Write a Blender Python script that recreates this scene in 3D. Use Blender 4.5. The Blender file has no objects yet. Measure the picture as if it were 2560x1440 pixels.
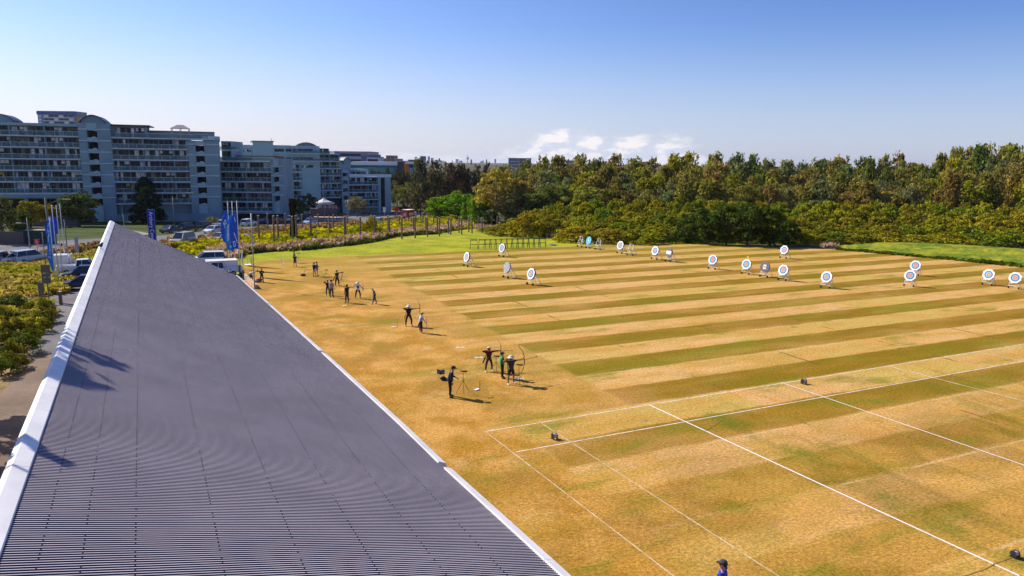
import bpy, math, random
import numpy as np
from mathutils import Vector, Matrix
random.seed(7); rng = np.random.default_rng(7)
D = bpy.data; scene = bpy.context.scene
COL = scene.collection
PI = math.pi
# ------------------------------------------------------------------ camera
F = 1800.0; PITCH = math.atan(315 / F); HC = 13.6; ROLL = 0.012
cp, sp = math.cos(PITCH), math.sin(PITCH)
def ray(u, v):                      # photograph position (2560 px wide) -> world direction
    x = u - 1280; y = v - 720
    X = (x + ROLL * y) / F; Y = (y - ROLL * x) / F
    return (X, cp - Y * sp, -(sp + Y * cp))
Y0, Y1, KS = 122.0, 285.0, 0.043    # the ground is level to Y0 and falls gently to Y1
def zg(y): return -KS * (min(max(y, Y0), Y1) - Y0)
def T(u, v, h=0.0):                 # where that sight line meets the ground (or h above it)
    r = ray(u, v)
    t = (h - HC) / r[2]; 
    if r[2] < 0 and r[1] * t <= Y0: return Vector((r[0] * t, r[1] * t, h))
    t = (h + KS * Y0 - HC) / (r[2] + KS * r[1]) if (r[2] + KS * r[1]) < 0 else 1e9
    if t > 0 and r[1] * t <= Y1: return Vector((r[0] * t, r[1] * t, zg(r[1] * t) + h))
    z = zg(1e9) + h
    t = (z - HC) / r[2] if r[2] < -1e-4 else 9000
    t = min(t, 9000 / r[1])
    return Vector((r[0] * t, r[1] * t, z))
def at(u, v, Y):                    # the point of that sight line at distance Y
    r = ray(u, v); t = Y / r[1]
    return Vector((r[0] * t, Y, HC + r[2] * t))
def proj(p):
    d = HC - p[2]; Z = p[1] * cp + d * sp; Yc = -p[1] * sp + d * cp
    X = F * p[0] / Z; Yc = F * Yc / Z
    return (1280 + X - ROLL * Yc, 720 + Yc + ROLL * X)
def hgt(base, vtop):                # height of an upright thing at base whose top shows at vtop
    lo, hi = 0.0, 80.0
    for _ in range(40):
        m = (lo + hi) / 2
        if proj((base[0], base[1], base[2] + m))[1] > vtop: lo = m
        else: hi = m
    return lo
cam = D.cameras.new('camera'); co = D.objects.new('camera', cam); COL.objects.link(co)
cam.sensor_width = 36; cam.lens = F / 2560 * 36; cam.clip_end = 30000; cam.clip_start = 0.3
fwd = Vector((0, cp, -sp)); dn = Vector((0, -sp, -cp)); rt = Vector((1, 0, 0))
cr = (rt * 1 + dn * -ROLL).normalized(); cd = (dn * 1 + rt * ROLL).normalized()
co.matrix_world = Matrix(((cr.x, -cd.x, -fwd.x, 0), (cr.y, -cd.y, -fwd.y, 0), (cr.z, -cd.z, -fwd.z, HC), (0, 0, 0, 1)))
scene.camera = co
def hv(u, v):
    r = ray(u, v); h = math.hypot(r[0], r[1]); return Vector((r[0] / h, r[1] / h, 0))
UA = hv(5200, 450); UB = hv(337, 394)                 # directions of the field lines
UR = hv(353, 394); NR = Vector((UR.y, -UR.x, 0))      # along / across the pavilion
# ------------------------------------------------------------------ light and sky
SUNH = Vector((-0.904, 0.428, 0)); ELV = math.radians(37.5)
sun = D.lights.new('sun', 'SUN'); so = D.objects.new('sun', sun); COL.objects.link(so)
sun.energy = 4.9; sun.angle = math.radians(0.53); sun.color = (1, 0.93, 0.82)
sd = Vector((SUNH.x * math.cos(ELV), SUNH.y * math.cos(ELV), math.sin(ELV)))
so.rotation_euler = sd.to_track_quat('Z', 'Y').to_euler(); so.location = (0, 0, 60)
class NT:                            # small helper for writing node trees
    def __init__(s, tree): s.t = tree; s.n = tree.nodes; s.l = tree.links
    def new(s, kind, **kw):
        n = s.n.new(kind)
        for k, v in kw.items(): setattr(n, k, v)
        return n
    def link(s, a, b): s.l.new(a, b)
    def put(s, sock, v):
        if isinstance(v, bpy.types.NodeSocket): s.l.new(v, sock)
        elif isinstance(v, (tuple, list)) and sock.type == 'RGBA' and len(v) == 3: sock.default_value = (*v, 1)
        else: sock.default_value = v
    def math(s, op, a, b=None, c=None, clamp=False):
        n = s.new('ShaderNodeMath', operation=op, use_clamp=clamp); s.put(n.inputs[0], a)
        if b is not None: s.put(n.inputs[1], b)
        if c is not None: s.put(n.inputs[2], c)
        return n.outputs[0]
    def mix(s, f, a, b, mode='MIX'):
        n = s.new('ShaderNodeMix', data_type='RGBA', blend_type=mode)
        s.put(n.inputs[0], f); s.put(n.inputs[6], a); s.put(n.inputs[7], b); return n.outputs[2]
    def noise(s, vec, scale, detail=3, rough=0.55, dims='3D', dist=0.0):
        n = s.new('ShaderNodeTexNoise', noise_dimensions=dims)
        if vec is not None: s.put(n.inputs['Vector'], vec)
        n.inputs['Scale'].default_value = scale; n.inputs['Detail'].default_value = detail
        n.inputs['Roughness'].default_value = rough; n.inputs['Distortion'].default_value = dist
        return n.outputs[0]
    def ss(s, x, a, b, lo=0.0, hi=1.0):
        n = s.new('ShaderNodeMapRange', interpolation_type='SMOOTHSTEP'); s.put(n.inputs[0], x)
        n.inputs[1].default_value = a; n.inputs[2].default_value = b
        n.inputs[3].default_value = lo; n.inputs[4].default_value = hi; return n.outputs[0]
    def ramp(s, x, stops, interp='LINEAR'):
        n = s.new('ShaderNodeValToRGB'); s.put(n.inputs[0], x); cr_ = n.color_ramp; cr_.interpolation = interp
        while len(cr_.elements) < len(stops): cr_.elements.new(0.5)
        for e, (p, c) in zip(cr_.elements, stops):
            e.position = p; e.color = (*c, 1) if isinstance(c, tuple) else (c, c, c, 1)
        return n.outputs[0]
    def dot(s, v, d):
        n = s.new('ShaderNodeVectorMath', operation='DOT_PRODUCT'); s.put(n.inputs[0], v)
        n.inputs[1].default_value = d; return n.outputs['Value']
    def comb(s, x, y, z=0.0):
        n = s.new('ShaderNodeCombineXYZ'); s.put(n.inputs[0], x); s.put(n.inputs[1], y); s.put(n.inputs[2], z); return n.outputs[0]
w = D.worlds.new('World'); scene.world = w; w.use_nodes = True
q = NT(w.node_tree); q.n.clear()
sky = q.new('ShaderNodeTexSky', sky_type='NISHITA', sun_disc=False, sun_elevation=ELV,
            sun_rotation=math.atan2(SUNH.x, SUNH.y), altitude=50, air_density=1.0, dust_density=0.5, ozone_density=2.6)
tc = q.new('ShaderNodeTexCoord'); sep = q.new('ShaderNodeSeparateXYZ'); q.link(tc.outputs['Generated'], sep.inputs[0])
az = q.math('MULTIPLY', q.math('ARCTAN2', sep.outputs[0], sep.outputs[1]), 57.2958)
el = q.math('MULTIPLY', q.math('ARCSINE', sep.outputs[2]), 57.2958)
gm_ = q.new('ShaderNodeGamma'); q.link(sky.outputs[0], gm_.inputs[0]); gm_.inputs[1].default_value = 1.12
away = q.math('MULTIPLY', q.ss(az, -25.0, 50.0), q.ss(el, 1.0, 26.0, 0.25, 1.0))       # deeper blue away from the sun
skym = q.mix(1.0, gm_.outputs[0], q.mix(away, (0.62, 0.665, 0.89), (0.27, 0.43, 0.80)), 'MULTIPLY')
# far cumulus over the trees and a low bank of haze cloud: height profile over azimuth, broken up by noise
a01 = q.math('DIVIDE', q.math('ADD', az, 40.0), 80.0, clamp=True)
prof = q.ramp(a01, [(0.0, 0.28), (0.20, 0.24), (0.31, 0.20), (0.40, 0.14), (0.495, 0.12), (0.520, 0.34), (0.546, 0.50),
                    (0.572, 0.45), (0.592, 0.37), (0.615, 0.35), (0.645, 0.41), (0.668, 0.30), (0.70, 0.02), (1.0, 0.0)], 'B_SPLINE')
vec = q.comb(q.math('MULTIPLY', az, 0.55), q.math('MULTIPLY', el, 1.15), 3.1)
n1 = q.noise(vec, 1.1, 5, 0.5); 
vec2 = q.comb(q.math('MULTIPLY', az, 0.12), q.math('MULTIPLY', el, 1.1), 7.7)
n2 = q.noise(vec2, 1.6, 5, 0.6)
nn = q.mix(q.ss(az, -2.0, 0.5), n2, n1)
h = q.math('ADD', q.math('MULTIPLY', prof, 6.0), q.math('MULTIPLY', q.math('SUBTRACT', nn, 0.5), 2.4))
m = q.ss(q.math('SUBTRACT', h, el), -0.15, 1.1)
m = q.math('MULTIPLY', m, q.ss(prof, 0.02, 0.12)); 
m = q.math('MULTIPLY', m, q.ss(az, -3.0, 2.0, 0.5, 0.92))
n3 = q.noise(q.comb(q.math('MULTIPLY', q.math('ADD', az, 0.5), 0.55), q.math('MULTIPLY', q.math('ADD', el, -0.35), 1.15), 3.1), 1.1, 5, 0.5)
lit = q.ss(q.math('SUBTRACT', n1, n3), -0.10, 0.10)
ccol = q.mix(lit, (5.0, 5.4, 6.4), (7.4, 7.1, 7.1))
cf = q.mix(m, skym, ccol)
hz = q.math('MULTIPLY', q.ss(el, -1.0, 11.0, 1.0, 0.0), q.ss(az, -40.0, 35.0, 0.75, 0.55))      # pale band of horizon haze
cf2 = q.mix(hz, cf, q.mix(q.ss(az, -35, 20), (6.5, 5.9, 6.3), (4.9, 5.2, 6.6))); 
cf2 = q.mix(m, cf2, ccol)
bg = q.new('ShaderNodeBackground'); q.link(cf2, bg.inputs[0]); bg.inputs[1].default_value = 0.1
wo = q.new('ShaderNodeOutputWorld'); q.link(bg.outputs[0], wo.inputs[0])
scene.view_settings.view_transform = 'Standard'; scene.view_settings.look = 'None'
scene.view_settings.exposure = 0.45; scene.view_settings.gamma = 1
# ------------------------------------------------------------------ materials
M = {}
def mat(name, col, rough=0.75, metal=0.0, var=0.12, scale=3.0, spec=0.4, trans=0.0, bump=0.0, bscale=20.0, emit=None):
    if name in M: return M[name]
    m_ = D.materials.new(name); m_.use_nodes = True; k = NT(m_.node_tree); b = k.n['Principled BSDF']
    if var > 0:
        g = k.new('ShaderNodeTexCoord'); nz = k.noise(g.outputs['Object'], scale, 4, 0.6)
        f = k.ss(nz, 0.3, 0.7); c0 = tuple(max(0, c * (1 - var)) for c in col); c1 = tuple(min(1, c * (1 + var)) for c in col)
        k.put(b.inputs['Base Color'], k.mix(f, c0, c1))
        if bump > 0:
            bp = k.new('ShaderNodeBump'); bp.inputs['Strength'].default_value = bump
            k.link(k.noise(g.outputs['Object'], bscale, 3), bp.inputs['Height']); k.link(bp.outputs[0], b.inputs['Normal'])
    else: b.inputs['Base Color'].default_value = (*col, 1)
    b.inputs['Roughness'].default_value = rough; b.inputs['Metallic'].default_value = metal
    b.inputs['Specular IOR Level'].default_value = spec
    if trans > 0: b.inputs['Alpha'].default_value = 1 - trans
    M[name] = m_; return m_
def leafmat(name, cols, trans=0.3, rnd=True, scale=0.35, val=(0.6, 1.3)):
    """leaf clumps: colour differs from tree to tree, from clump to clump and from leaf to leaf"""
    m_ = D.materials.new(name); m_.use_nodes = True; k = NT(m_.node_tree); k.n.clear()
    oi = k.new('ShaderNodeObjectInfo'); g = k.new('ShaderNodeNewGeometry'); tc_ = k.new('ShaderNodeTexCoord')
    n_ = len(cols); stops = [(i / max(1, n_ - 1), c) for i, c in enumerate(cols)]
    nz = k.noise(tc_.outputs['Object'], scale, 2)
    x = k.math('ADD', k.math('MULTIPLY', oi.outputs['Random'], 0.75 if rnd else 0.0), k.math('MULTIPLY', nz, 0.45 if rnd else 1.0))
    x = k.math('SUBTRACT', x, 0.1) if rnd else k.ss(x, 0.3, 0.7)
    c = k.ramp(x, stops)
    vv = k.ss(g.outputs['Random Per Island'], 0.0, 1.0, *val)
    hs = k.new('ShaderNodeHueSaturation'); k.put(hs.inputs['Color'], c); k.put(hs.inputs['Value'], vv)
    df = k.new('ShaderNodeBsdfDiffuse'); k.link(hs.outputs[0], df.inputs[0])
    tr = k.new('ShaderNodeBsdfTranslucent'); hs2 = k.new('ShaderNodeHueSaturation'); hs2.inputs['Value'].default_value = 1.15
    hs2.inputs['Saturation'].default_value = 1.15; k.link(hs.outputs[0], hs2.inputs['Color']); k.link(hs2.outputs[0], tr.inputs[0])
    mx = k.new('ShaderNodeMixShader'); mx.inputs[0].default_value = trans
    k.link(df.outputs[0], mx.inputs[1]); k.link(tr.outputs[0], mx.inputs[2])
    o = k.new('ShaderNodeOutputMaterial'); k.link(mx.outputs[0], o.inputs[0]); M[name] = m_; return m_
# ------------------------------------------------------------------ object helpers
def tag(o, label=None, cat=None, group=None, kind=None):
    if label: o['label'] = label
    if cat: o['category'] = cat
    if group: o['group'] = group
    if kind: o['kind'] = kind
    return o
def thing(name, label, cat, loc=(0, 0, 0), rz=0.0, group=None):
    o = D.objects.new(name, None); COL.objects.link(o); o.empty_display_size = 0.2
    o.location = loc; o.rotation_euler = (0, 0, rz); return tag(o, label, cat, group)
KIDS = {}
class MB:
    def __init__(s): s.v = []; s.f = []; s.m = []
    def add(s, vs, fs, mi=0):
        b = len(s.v); s.v += [tuple(p) for p in vs]; s.f += [tuple(b + i for i in f) for f in fs]; s.m += [mi] * len(fs); return s
    def quad(s, a, b, c, d, mi=0): return s.add([a, b, c, d], [(0, 1, 2, 3)], mi)
    def box(s, c, d, rz=0.0, mi=0, taper=1.0):
        x, y, z = d[0] / 2, d[1] / 2, d[2] / 2; cs, sn = math.cos(rz), math.sin(rz); vs = []
        for k in (-1, 1):
            t = taper if k > 0 else 1
            for i, j in ((-1, -1), (1, -1), (1, 1), (-1, 1)):
                px, py = i * x * t, j * y * t; vs.append((c[0] + px * cs - py * sn, c[1] + px * sn + py * cs, c[2] + k * z))
        return s.add(vs, [(3, 2, 1, 0), (4, 5, 6, 7), (0, 1, 5, 4), (1, 2, 6, 5), (2, 3, 7, 6), (3, 0, 4, 7)], mi)
    def b2(s, x0, x1, y0, y1, z0, z1, mi=0): return s.box(((x0 + x1) / 2, (y0 + y1) / 2, (z0 + z1) / 2), (x1 - x0, y1 - y0, z1 - z0), 0, mi)
    def tube(s, pts, r, n=6, mi=0, cap=True):
        pts = [Vector(p) for p in pts]; rs = r if isinstance(r, (list, tuple)) else [r] * len(pts); vs = []; fs = []
        for i, p in enumerate(pts):
            d = (pts[min(i + 1, len(pts) - 1)] - pts[max(i - 1, 0)]).normalized()
            a = d.orthogonal().normalized() if abs(d.z) > 0.99 else d.cross(Vector((0, 0, 1))).normalized()
            b = d.cross(a)
            for k in range(n):
                t = 2 * PI * k / n; vs.append(p + (a * math.cos(t) + b * math.sin(t)) * rs[i])
        for i in range(len(pts) - 1):
            for k in range(n): fs.append((i * n + k, i * n + (k + 1) % n, (i + 1) * n + (k + 1) % n, (i + 1) * n + k))
        if cap: fs.append(tuple(range(n))[::-1]); fs.append(tuple((len(pts) - 1) * n + k for k in range(n)))
        return s.add(vs, fs, mi)
    def sph(s, c, r, n=8, k=6, mi=0, sc=(1, 1, 1), a0=0.0):
        vs = []; fs = []
        for i in range(k + 1):
            t = PI * i / k
            for j in range(n):
                p = 2 * PI * j / n + a0
                vs.append((c[0] + r * sc[0] * math.sin(t) * math.cos(p), c[1] + r * sc[1] * math.sin(t) * math.sin(p), c[2] + r * sc[2] * math.cos(t)))
        for i in range(k):
            for j in range(n): fs.append((i * n + j, (i + 1) * n + j, (i + 1) * n + (j + 1) % n, i * n + (j + 1) % n))
        return s.add(vs, fs, mi)
    def extr(s, prof, y0, y1, mi=0, ax='y', ins=0.0):      # profile in xz pushed along y; ins shrinks the ends
        n = len(prof); vs = [(x, y0, z) for x, z in prof] + [(x, y1, z) for x, z in prof]
        fs = [tuple(range(n)), tuple(range(n, 2 * n))[::-1]] + [(i, n + i, n + (i + 1) % n, (i + 1) % n) for i in range(n)]
        return s.add(vs, fs, mi)
    def build(s, name, mats, parent=None, smooth=False, loc=None, bev=0.0):
        me = D.meshes.new(name); me.from_pydata(s.v, [], s.f)
        if not isinstance(mats, (list, tuple)): mats = [mats]
        for x in mats: me.materials.append(x)
        if max(s.m or [0]) > 0: me.polygons.foreach_set('material_index', s.m)
        if smooth: me.polygons.foreach_set('use_smooth', [True] * len(s.f))
        me.update(); o = D.objects.new(name, me); COL.objects.link(o)
        if loc is not None: o.location = loc
        if parent is not None: o.parent = parent; KIDS.setdefault(parent.name, []).append(o)
        if bev > 0:
            b = o.modifiers.new('bevel', 'BEVEL'); b.width = bev; b.segments = 2; b.limit_method = 'ANGLE'
        return o
def npmesh(name, verts, faces_flat, nper, mats, parent=None):
    me = D.meshes.new(name); nf = len(faces_flat) // nper
    me.vertices.add(len(verts)); me.vertices.foreach_set('co', np.asarray(verts, dtype=np.float32).ravel())
    me.loops.add(len(faces_flat)); me.loops.foreach_set('vertex_index', np.asarray(faces_flat, dtype=np.int32))
    me.polygons.add(nf); me.polygons.foreach_set('loop_start', np.arange(0, nf * nper, nper, dtype=np.int32))
    me.polygons.foreach_set('loop_total', np.full(nf, nper, dtype=np.int32)); me.update(calc_edges=True)
    for x in (mats if isinstance(mats, (list, tuple)) else [mats]): me.materials.append(x)
    return me
def copy_tree(o, parent=None):
    c = o.copy(); COL.objects.link(c)
    if parent is not None: c.parent = parent; KIDS.setdefault(parent.name, []).append(c)
    for ch in list(KIDS.get(o.name, [])): copy_tree(ch, c)
    return c
import bmesh
def sheet(name, pts, off, material, label=None):     # ground sheet from a ring of plan points, following the fall of the ground
    bm = bmesh.new(); vs = [bm.verts.new((p[0], p[1], 0)) for p in pts]; f = bm.faces.new(vs); bmesh.ops.triangulate(bm, faces=[f])
    for yy in (Y0, Y1):
        g = bm.verts[:] + bm.edges[:] + bm.faces[:]
        bmesh.ops.bisect_plane(bm, geom=g, plane_co=(0, yy, 0), plane_no=(0, 1, 0))
    for v_ in bm.verts: v_.co.z = zg(v_.co.y) + off
    for f_ in bm.faces:
        if f_.normal.z < 0: f_.normal_flip()
    bmesh.ops.recalc_face_normals(bm, faces=bm.faces)
    if bm.faces[:] and sum(f_.normal.z for f_ in bm.faces) < 0: bmesh.ops.reverse_faces(bm, faces=bm.faces)
    me = D.meshes.new(name); bm.to_mesh(me); bm.free(); me.materials.append(material)
    o = D.objects.new(name, me); COL.objects.link(o); o['kind'] = 'structure'
    if label: o['label'] = label
    return o
def P(*uv): return [T(u, v) for u, v in uv]
# ------------------------------------------------------------------ ground materials
def gmat(name, fn, rough=0.95, bump=0.25, bs=9.0):
    m_ = D.materials.new(name); m_.use_nodes = True; k = NT(m_.node_tree); b = k.n['Principled BSDF']
    g = k.new('ShaderNodeNewGeometry'); pos = g.outputs['Position']
    k.put(b.inputs['Base Color'], fn(k, pos)); b.inputs['Roughness'].default_value = rough
    b.inputs['Specular IOR Level'].default_value = 0.1
    if bump > 0:
        bp = k.new('ShaderNodeBump'); bp.inputs['Strength'].default_value = bump; bp.inputs['Distance'].default_value = 0.05
        k.link(k.noise(pos, bs, 3, 0.7), bp.inputs['Height']); k.link(bp.outputs[0], b.inputs['Normal'])
    return m_
NB = (-UA.y, UA.x, 0)
def turf(k, pos):
    p = k.dot(pos, tuple(UA)); qv = k.dot(pos, NB)
    pq = k.comb(p, qv)
    wob = k.math('MULTIPLY', k.math('SUBTRACT', k.noise(pq, 0.5, 3), 0.5), 0.5)
    ph = k.math('FRACT', k.math('DIVIDE', k.math('ADD', k.math('SUBTRACT', qv, 32.6), wob), 6.08))
    # mown bands, 3 m wide, dark where ph < .5
    e1 = k.ss(ph, 0.0, 0.06); e2 = k.ss(ph, 0.49, 0.55); e3 = k.ss(ph, 0.955, 1.0)
    dark = k.math('SUBTRACT', e1, e2, clamp=True)
    inside0 = k.ss(k.math('ADD', p, k.math('MULTIPLY', wob, 4.0)), 15.5, 20.5, 0, 0.42); inside = k.ss(p, 22.4, 23.1); near = k.ss(qv, 36.5, 31.5)           # no bands before the shooting line
    inside2 = k.math('MAXIMUM', k.math('MAXIMUM', inside, inside0), k.math('MULTIPLY', near, k.ss(p, 15.0, 15.6)))
    nearfade = k.math('ADD', k.math('MULTIPLY', k.ss(qv, 18.0, 30.0), 0.35), 0.65)
    big = k.noise(k.comb(k.math('MULTIPLY', p, 0.35), qv), 0.22, 3, 0.6)
    amp = k.math('MULTIPLY', k.math('MULTIPLY', inside2, nearfade), k.ss(big, 0.25, 0.6, 0.55, 1.0))
    dk = k.math('MULTIPLY', dark, amp)
    med = k.noise(pos, 0.35, 5, 0.62); med2 = k.noise(k.comb(k.math('MULTIPLY', p, 0.3), qv, 4.0), 0.6, 4, 0.6)
    fine = k.noise(pos, 8.0, 6, 0.85); fine2 = k.noise(k.comb(k.math('MULTIPLY', p, 4.0), k.math('MULTIPLY', qv, 11.0)), 1.0, 3, 0.7)
    light = k.mix(k.ss(med2, 0.35, 0.68), (0.50, 0.295, 0.058), (0.64, 0.375, 0.135))
    light = k.mix(k.ss(med, 0.48, 0.68), light, (0.62, 0.315, 0.075))
    darkc = k.mix(k.ss(med2, 0.42, 0.62), (0.235, 0.140, 0.004), (0.30, 0.160, 0.008))
    darkc = k.mix(k.ss(big, 0.55, 0.70, 0, 0.8), darkc, (0.19, 0.165, 0.006))
    c = k.mix(dk, light, darkc)
    # each mown block between two cross lines has its own tone
    wn = k.new('ShaderNodeTexWhiteNoise', noise_dimensions='2D'); k.link(k.comb(k.math('FLOOR', k.math('DIVIDE', k.math('ADD', p, wob), 9.95)), k.math('FLOOR', k.math('DIVIDE', k.math('ADD', k.math('SUBTRACT', qv, 32.6), wob), 3.04))), wn.inputs['Vector'])
    wv = wn.outputs['Value']
    c = k.mix(k.math('MULTIPLY', k.ss(wv, 0.62, 0.9, 0, 0.5), k.math('MULTIPLY', inside2, k.ss(med2, 0.4, 0.55))), c, k.mix(dk, (0.46, 0.36, 0.06), (0.19, 0.17, 0.004)))
    c = k.mix(k.math('MULTIPLY', k.ss(wv, 0.38, 0.1, 0, 0.5), k.math('MULTIPLY', inside2, k.ss(med, 0.42, 0.56))), c, k.mix(dk, (0.66, 0.37, 0.16), (0.30, 0.145, 0.012)))
    seam = k.math('ABSOLUTE', k.math('SUBTRACT', k.math('FRACT', k.math('DIVIDE', k.math('ADD', p, k.math('MULTIPLY', wob, 0.3)), 9.95)), 0.5)); c = k.mix(k.math('MULTIPLY', k.ss(seam, 0.485, 0.495, 0, 0.7), k.math('MULTIPLY', inside, k.ss(k.noise(pos, 0.25, 3), 0.5, 0.62))), c, (0.10, 0.07, 0.02))
    # worn golden ground before the bands begin
    worn = k.mix(k.ss(med, 0.38, 0.62), (0.40, 0.185, 0.013), (0.60, 0.315, 0.075))
    worn = k.mix(k.ss(k.noise(pos, 0.16, 4, 0.6), 0.48, 0.62, 0, 0.7), worn, (0.30, 0.155, 0.020))
    worn = k.mix(k.ss(k.noise(pos, 0.3, 5, 0.65), 0.55, 0.68, 0, 0.6), worn, (0.60, 0.39, 0.14))
    worn = k.mix(k.ss(k.noise(k.comb(p, qv, 6.0), 0.22, 5, 0.65), 0.52, 0.66, 0, 0.55), worn, (0.29, 0.21, 0.012))
    wf = k.math('SUBTRACT', 1.0, inside2)
    c = k.mix(k.math('MULTIPLY', wf, 0.85), c, worn)
    nearw = k.ss(qv, 31.0, 20.0, 0, 0.5); c = k.mix(nearw, c, k.mix(k.ss(k.noise(pos, 0.19, 4, 0.6), 0.40, 0.60), (0.235, 0.118, 0.005), (0.57, 0.295, 0.055)))
    # green growth in patches, some of it trailing along the lanes
    gp = k.noise(k.comb(k.math('MULTIPLY', p, 0.16), k.math('MULTIPLY', qv, 0.5)), 0.9, 5, 0.62)
    c = k.mix(k.ss(gp, 0.52, 0.70, 0, 0.75), c, (0.19, 0.19, 0.010))
    gq = k.noise(k.comb(k.math('MULTIPLY', p, 0.5), k.math('MULTIPLY', qv, 0.09), 9.0), 1.1, 5, 0.7)
    gm = k.math('MULTIPLY', k.ss(gq, 0.50, 0.64), k.math('MULTIPLY', k.ss(qv, 33, 29), k.ss(p, 24.0, 27.0)))
    c = k.mix(k.math('MULTIPLY', gm, 0.35), c, (0.095, 0.125, 0.006))
    e = k.math('ABSOLUTE', k.math('SUBTRACT', p, 26.3)); c = k.mix(k.math('MULTIPLY', k.ss(e, 1.3, 0.2, 0, 0.6), k.math('MULTIPLY', k.ss(qv, 31, 29), k.ss(k.noise(pos, 0.5, 3), 0.4, 0.6))), c, (0.13, 0.15, 0.007))
    # greener towards the far left end, brown scuffs
    c = k.mix(k.math('MULTIPLY', k.ss(qv, 78, 100), k.ss(med, 0.35, 0.6, 0, 0.45)), c, (0.30, 0.26, 0.02))
    sc_ = k.noise(k.comb(k.math('MULTIPLY', p, 0.25), k.math('MULTIPLY', qv, 0.6), 2.0), 1.0, 5, 0.6)
    c = k.mix(k.ss(sc_, 0.66, 0.75, 0, 0.65), c, (0.115, 0.085, 0.022))
    # faint old lime lines along some band edges, and the 10 m cross lines
    el_ = k.math('ABSOLUTE', k.math('SUBTRACT', k.math('FRACT', k.math('ADD', k.math('DIVIDE', k.math('SUBTRACT', qv, 32.6), 6.08), 0.5)), 0.5))
    ln = k.math('MULTIPLY', k.ss(el_, 0.016, 0.007), k.math('MULTIPLY', inside, k.ss(k.noise(pos, 0.3, 3), 0.42, 0.6, 0, 0.6)))
    c = k.mix(ln, c, (0.62, 0.44, 0.20))
    fx = k.ss(fine, 0.28, 0.72, 0.50, 1.46); fy = k.ss(fine2, 0.3, 0.7, 0.80, 1.20)
    c = k.mix(1.0, c, k.comb(fx, fx, fx), 'MULTIPLY'); return k.mix(1.0, c, k.comb(fy, fy, fy), 'MULTIPLY')
def twotone(a, b, s1=0.3, s2=5.0, lo=0.35, hi=0.65, f=0.25):
    def fn(k, pos):
        c = k.mix(k.ss(k.noise(pos, s1, 4, 0.6), lo, hi), a, b)
        x = k.ss(k.noise(pos, s2, 3, 0.7), 0.25, 0.75, 1 - f, 1 + f); return k.mix(1.0, c, k.comb(x, x, x), 'MULTIPLY')
    return fn
m_turf = gmat('turf', turf, bump=0.5, bs=22)
m_lawn = gmat('lawn_green', twotone((0.22, 0.25, 0.010), (0.40, 0.375, 0.014), 0.22, 2.5, 0.3, 0.7, f=0.3), bump=0.3)
m_verge_shade = gmat('verge', twotone((0.030, 0.050, 0.008), (0.065, 0.09, 0.010), 0.12, 3.0))  # shade over the hill lawn is put into this darker green
m_earth = gmat('earth', twotone((0.05, 0.055, 0.020), (0.10, 0.09, 0.030), 0.2, 2.0))
m_asph = gmat('asphalt', twotone((0.15, 0.14, 0.145), (0.21, 0.19, 0.19), 0.15, 8.0, f=0.12), rough=0.9, bump=0.1)
m_path = gmat('path_surface', twotone((0.17, 0.12, 0.09), (0.25, 0.18, 0.135), 0.25, 6.0, f=0.15), rough=0.9, bump=0.1)
m_soil = gmat('soil', twotone((0.19, 0.13, 0.055), (0.34, 0.24, 0.11), 0.6, 6.0, f=0.4))
m_pave = gmat('paving', twotone((0.42, 0.26, 0.20), (0.5, 0.34, 0.27), 0.5, 4.0, f=0.15))
m_kerb = mat('kerb_stone', (0.42, 0.38, 0.33)); m_lime = gmat('lime_line', twotone((0.55, 0.45, 0.30), (0.80, 0.71, 0.58), 1.5, 14.0, 0.35, 0.6, 0.3), bump=0)
m_lime2 = gmat('fresh_line', twotone((0.72, 0.66, 0.56), (0.85, 0.80, 0.74), 1.5, 14.0, 0.3, 0.5, 0.2), bump=0)
m_lime3 = gmat('worn_line', twotone((0.48, 0.34, 0.17), (0.66, 0.53, 0.38), 1.2, 12.0, 0.35, 0.6, 0.3), bump=0)
m_limeo = gmat('old_lime_line', twotone((0.42, 0.26, 0.08), (0.60, 0.42, 0.20), 1.2, 10.0, 0.35, 0.6, 0.3), bump=0)
m_mound = gmat('mound_grass', twotone((0.10, 0.16, 0.012), (0.28, 0.27, 0.018), 0.3, 1.6, f=0.4), bump=0.8, bs=2.0)
# ------------------------------------------------------------------ ground, field, roads
bm = bmesh.new(); xs = [-9000, -1500, -400, -150, 0, 150, 400, 1500, 9000]; ys = [-400, -60, 0, 60, Y0, 200, Y1, 500, 1500, 12000]
gv = [[bm.verts.new((x, y, zg(y))) for x in xs] for y in ys]
for i in range(len(ys) - 1):
    for j in range(len(xs) - 1): bm.faces.new((gv[i][j], gv[i][j + 1], gv[i + 1][j + 1], gv[i + 1][j]))
me = D.meshes.new('ground'); bm.to_mesh(me); bm.free(); me.materials.append(m_earth); o = D.objects.new('ground', me); COL.objects.link(o); o['kind'] = 'structure'
def RW(a, t): p = NR * a + UR * t; return Vector((p.x, p.y, 0))        # pavilion plan coordinates
fe = P((600, 668), (660, 652), (800, 643), (940, 637), (1100, 631), (1240, 626), (1380, 617), (1530, 611), (1755, 611), (1920, 616), (2060, 622), (2095, 624), (2245, 637), (2560, 667), (2900, 705), (3600, 800))
sheet('archery_field', [RW(5.0, -12), RW(5.0, 50)] + [T(612, 690)] + fe + [Vector((140, 60, 0)), Vector((140, -12, 0)), Vector((20, -30, 0))], 0.004, m_turf)
lw = P((566, 668), (575, 655), (605, 640), (640, 633), (700, 629), (760, 626), (850, 617), (900, 611), (940, 605), (985, 593), (1040, 587), (1090, 585), (1130, 577), (1180, 570), (1215, 574), (1300, 577), (1400, 585), (1530, 598), (1755, 605), (1830, 607), (1870, 612), (1530, 613), (1380, 619), (1240, 628), (940, 639), (660, 654), (606, 671), (600, 690), (590, 690))
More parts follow.
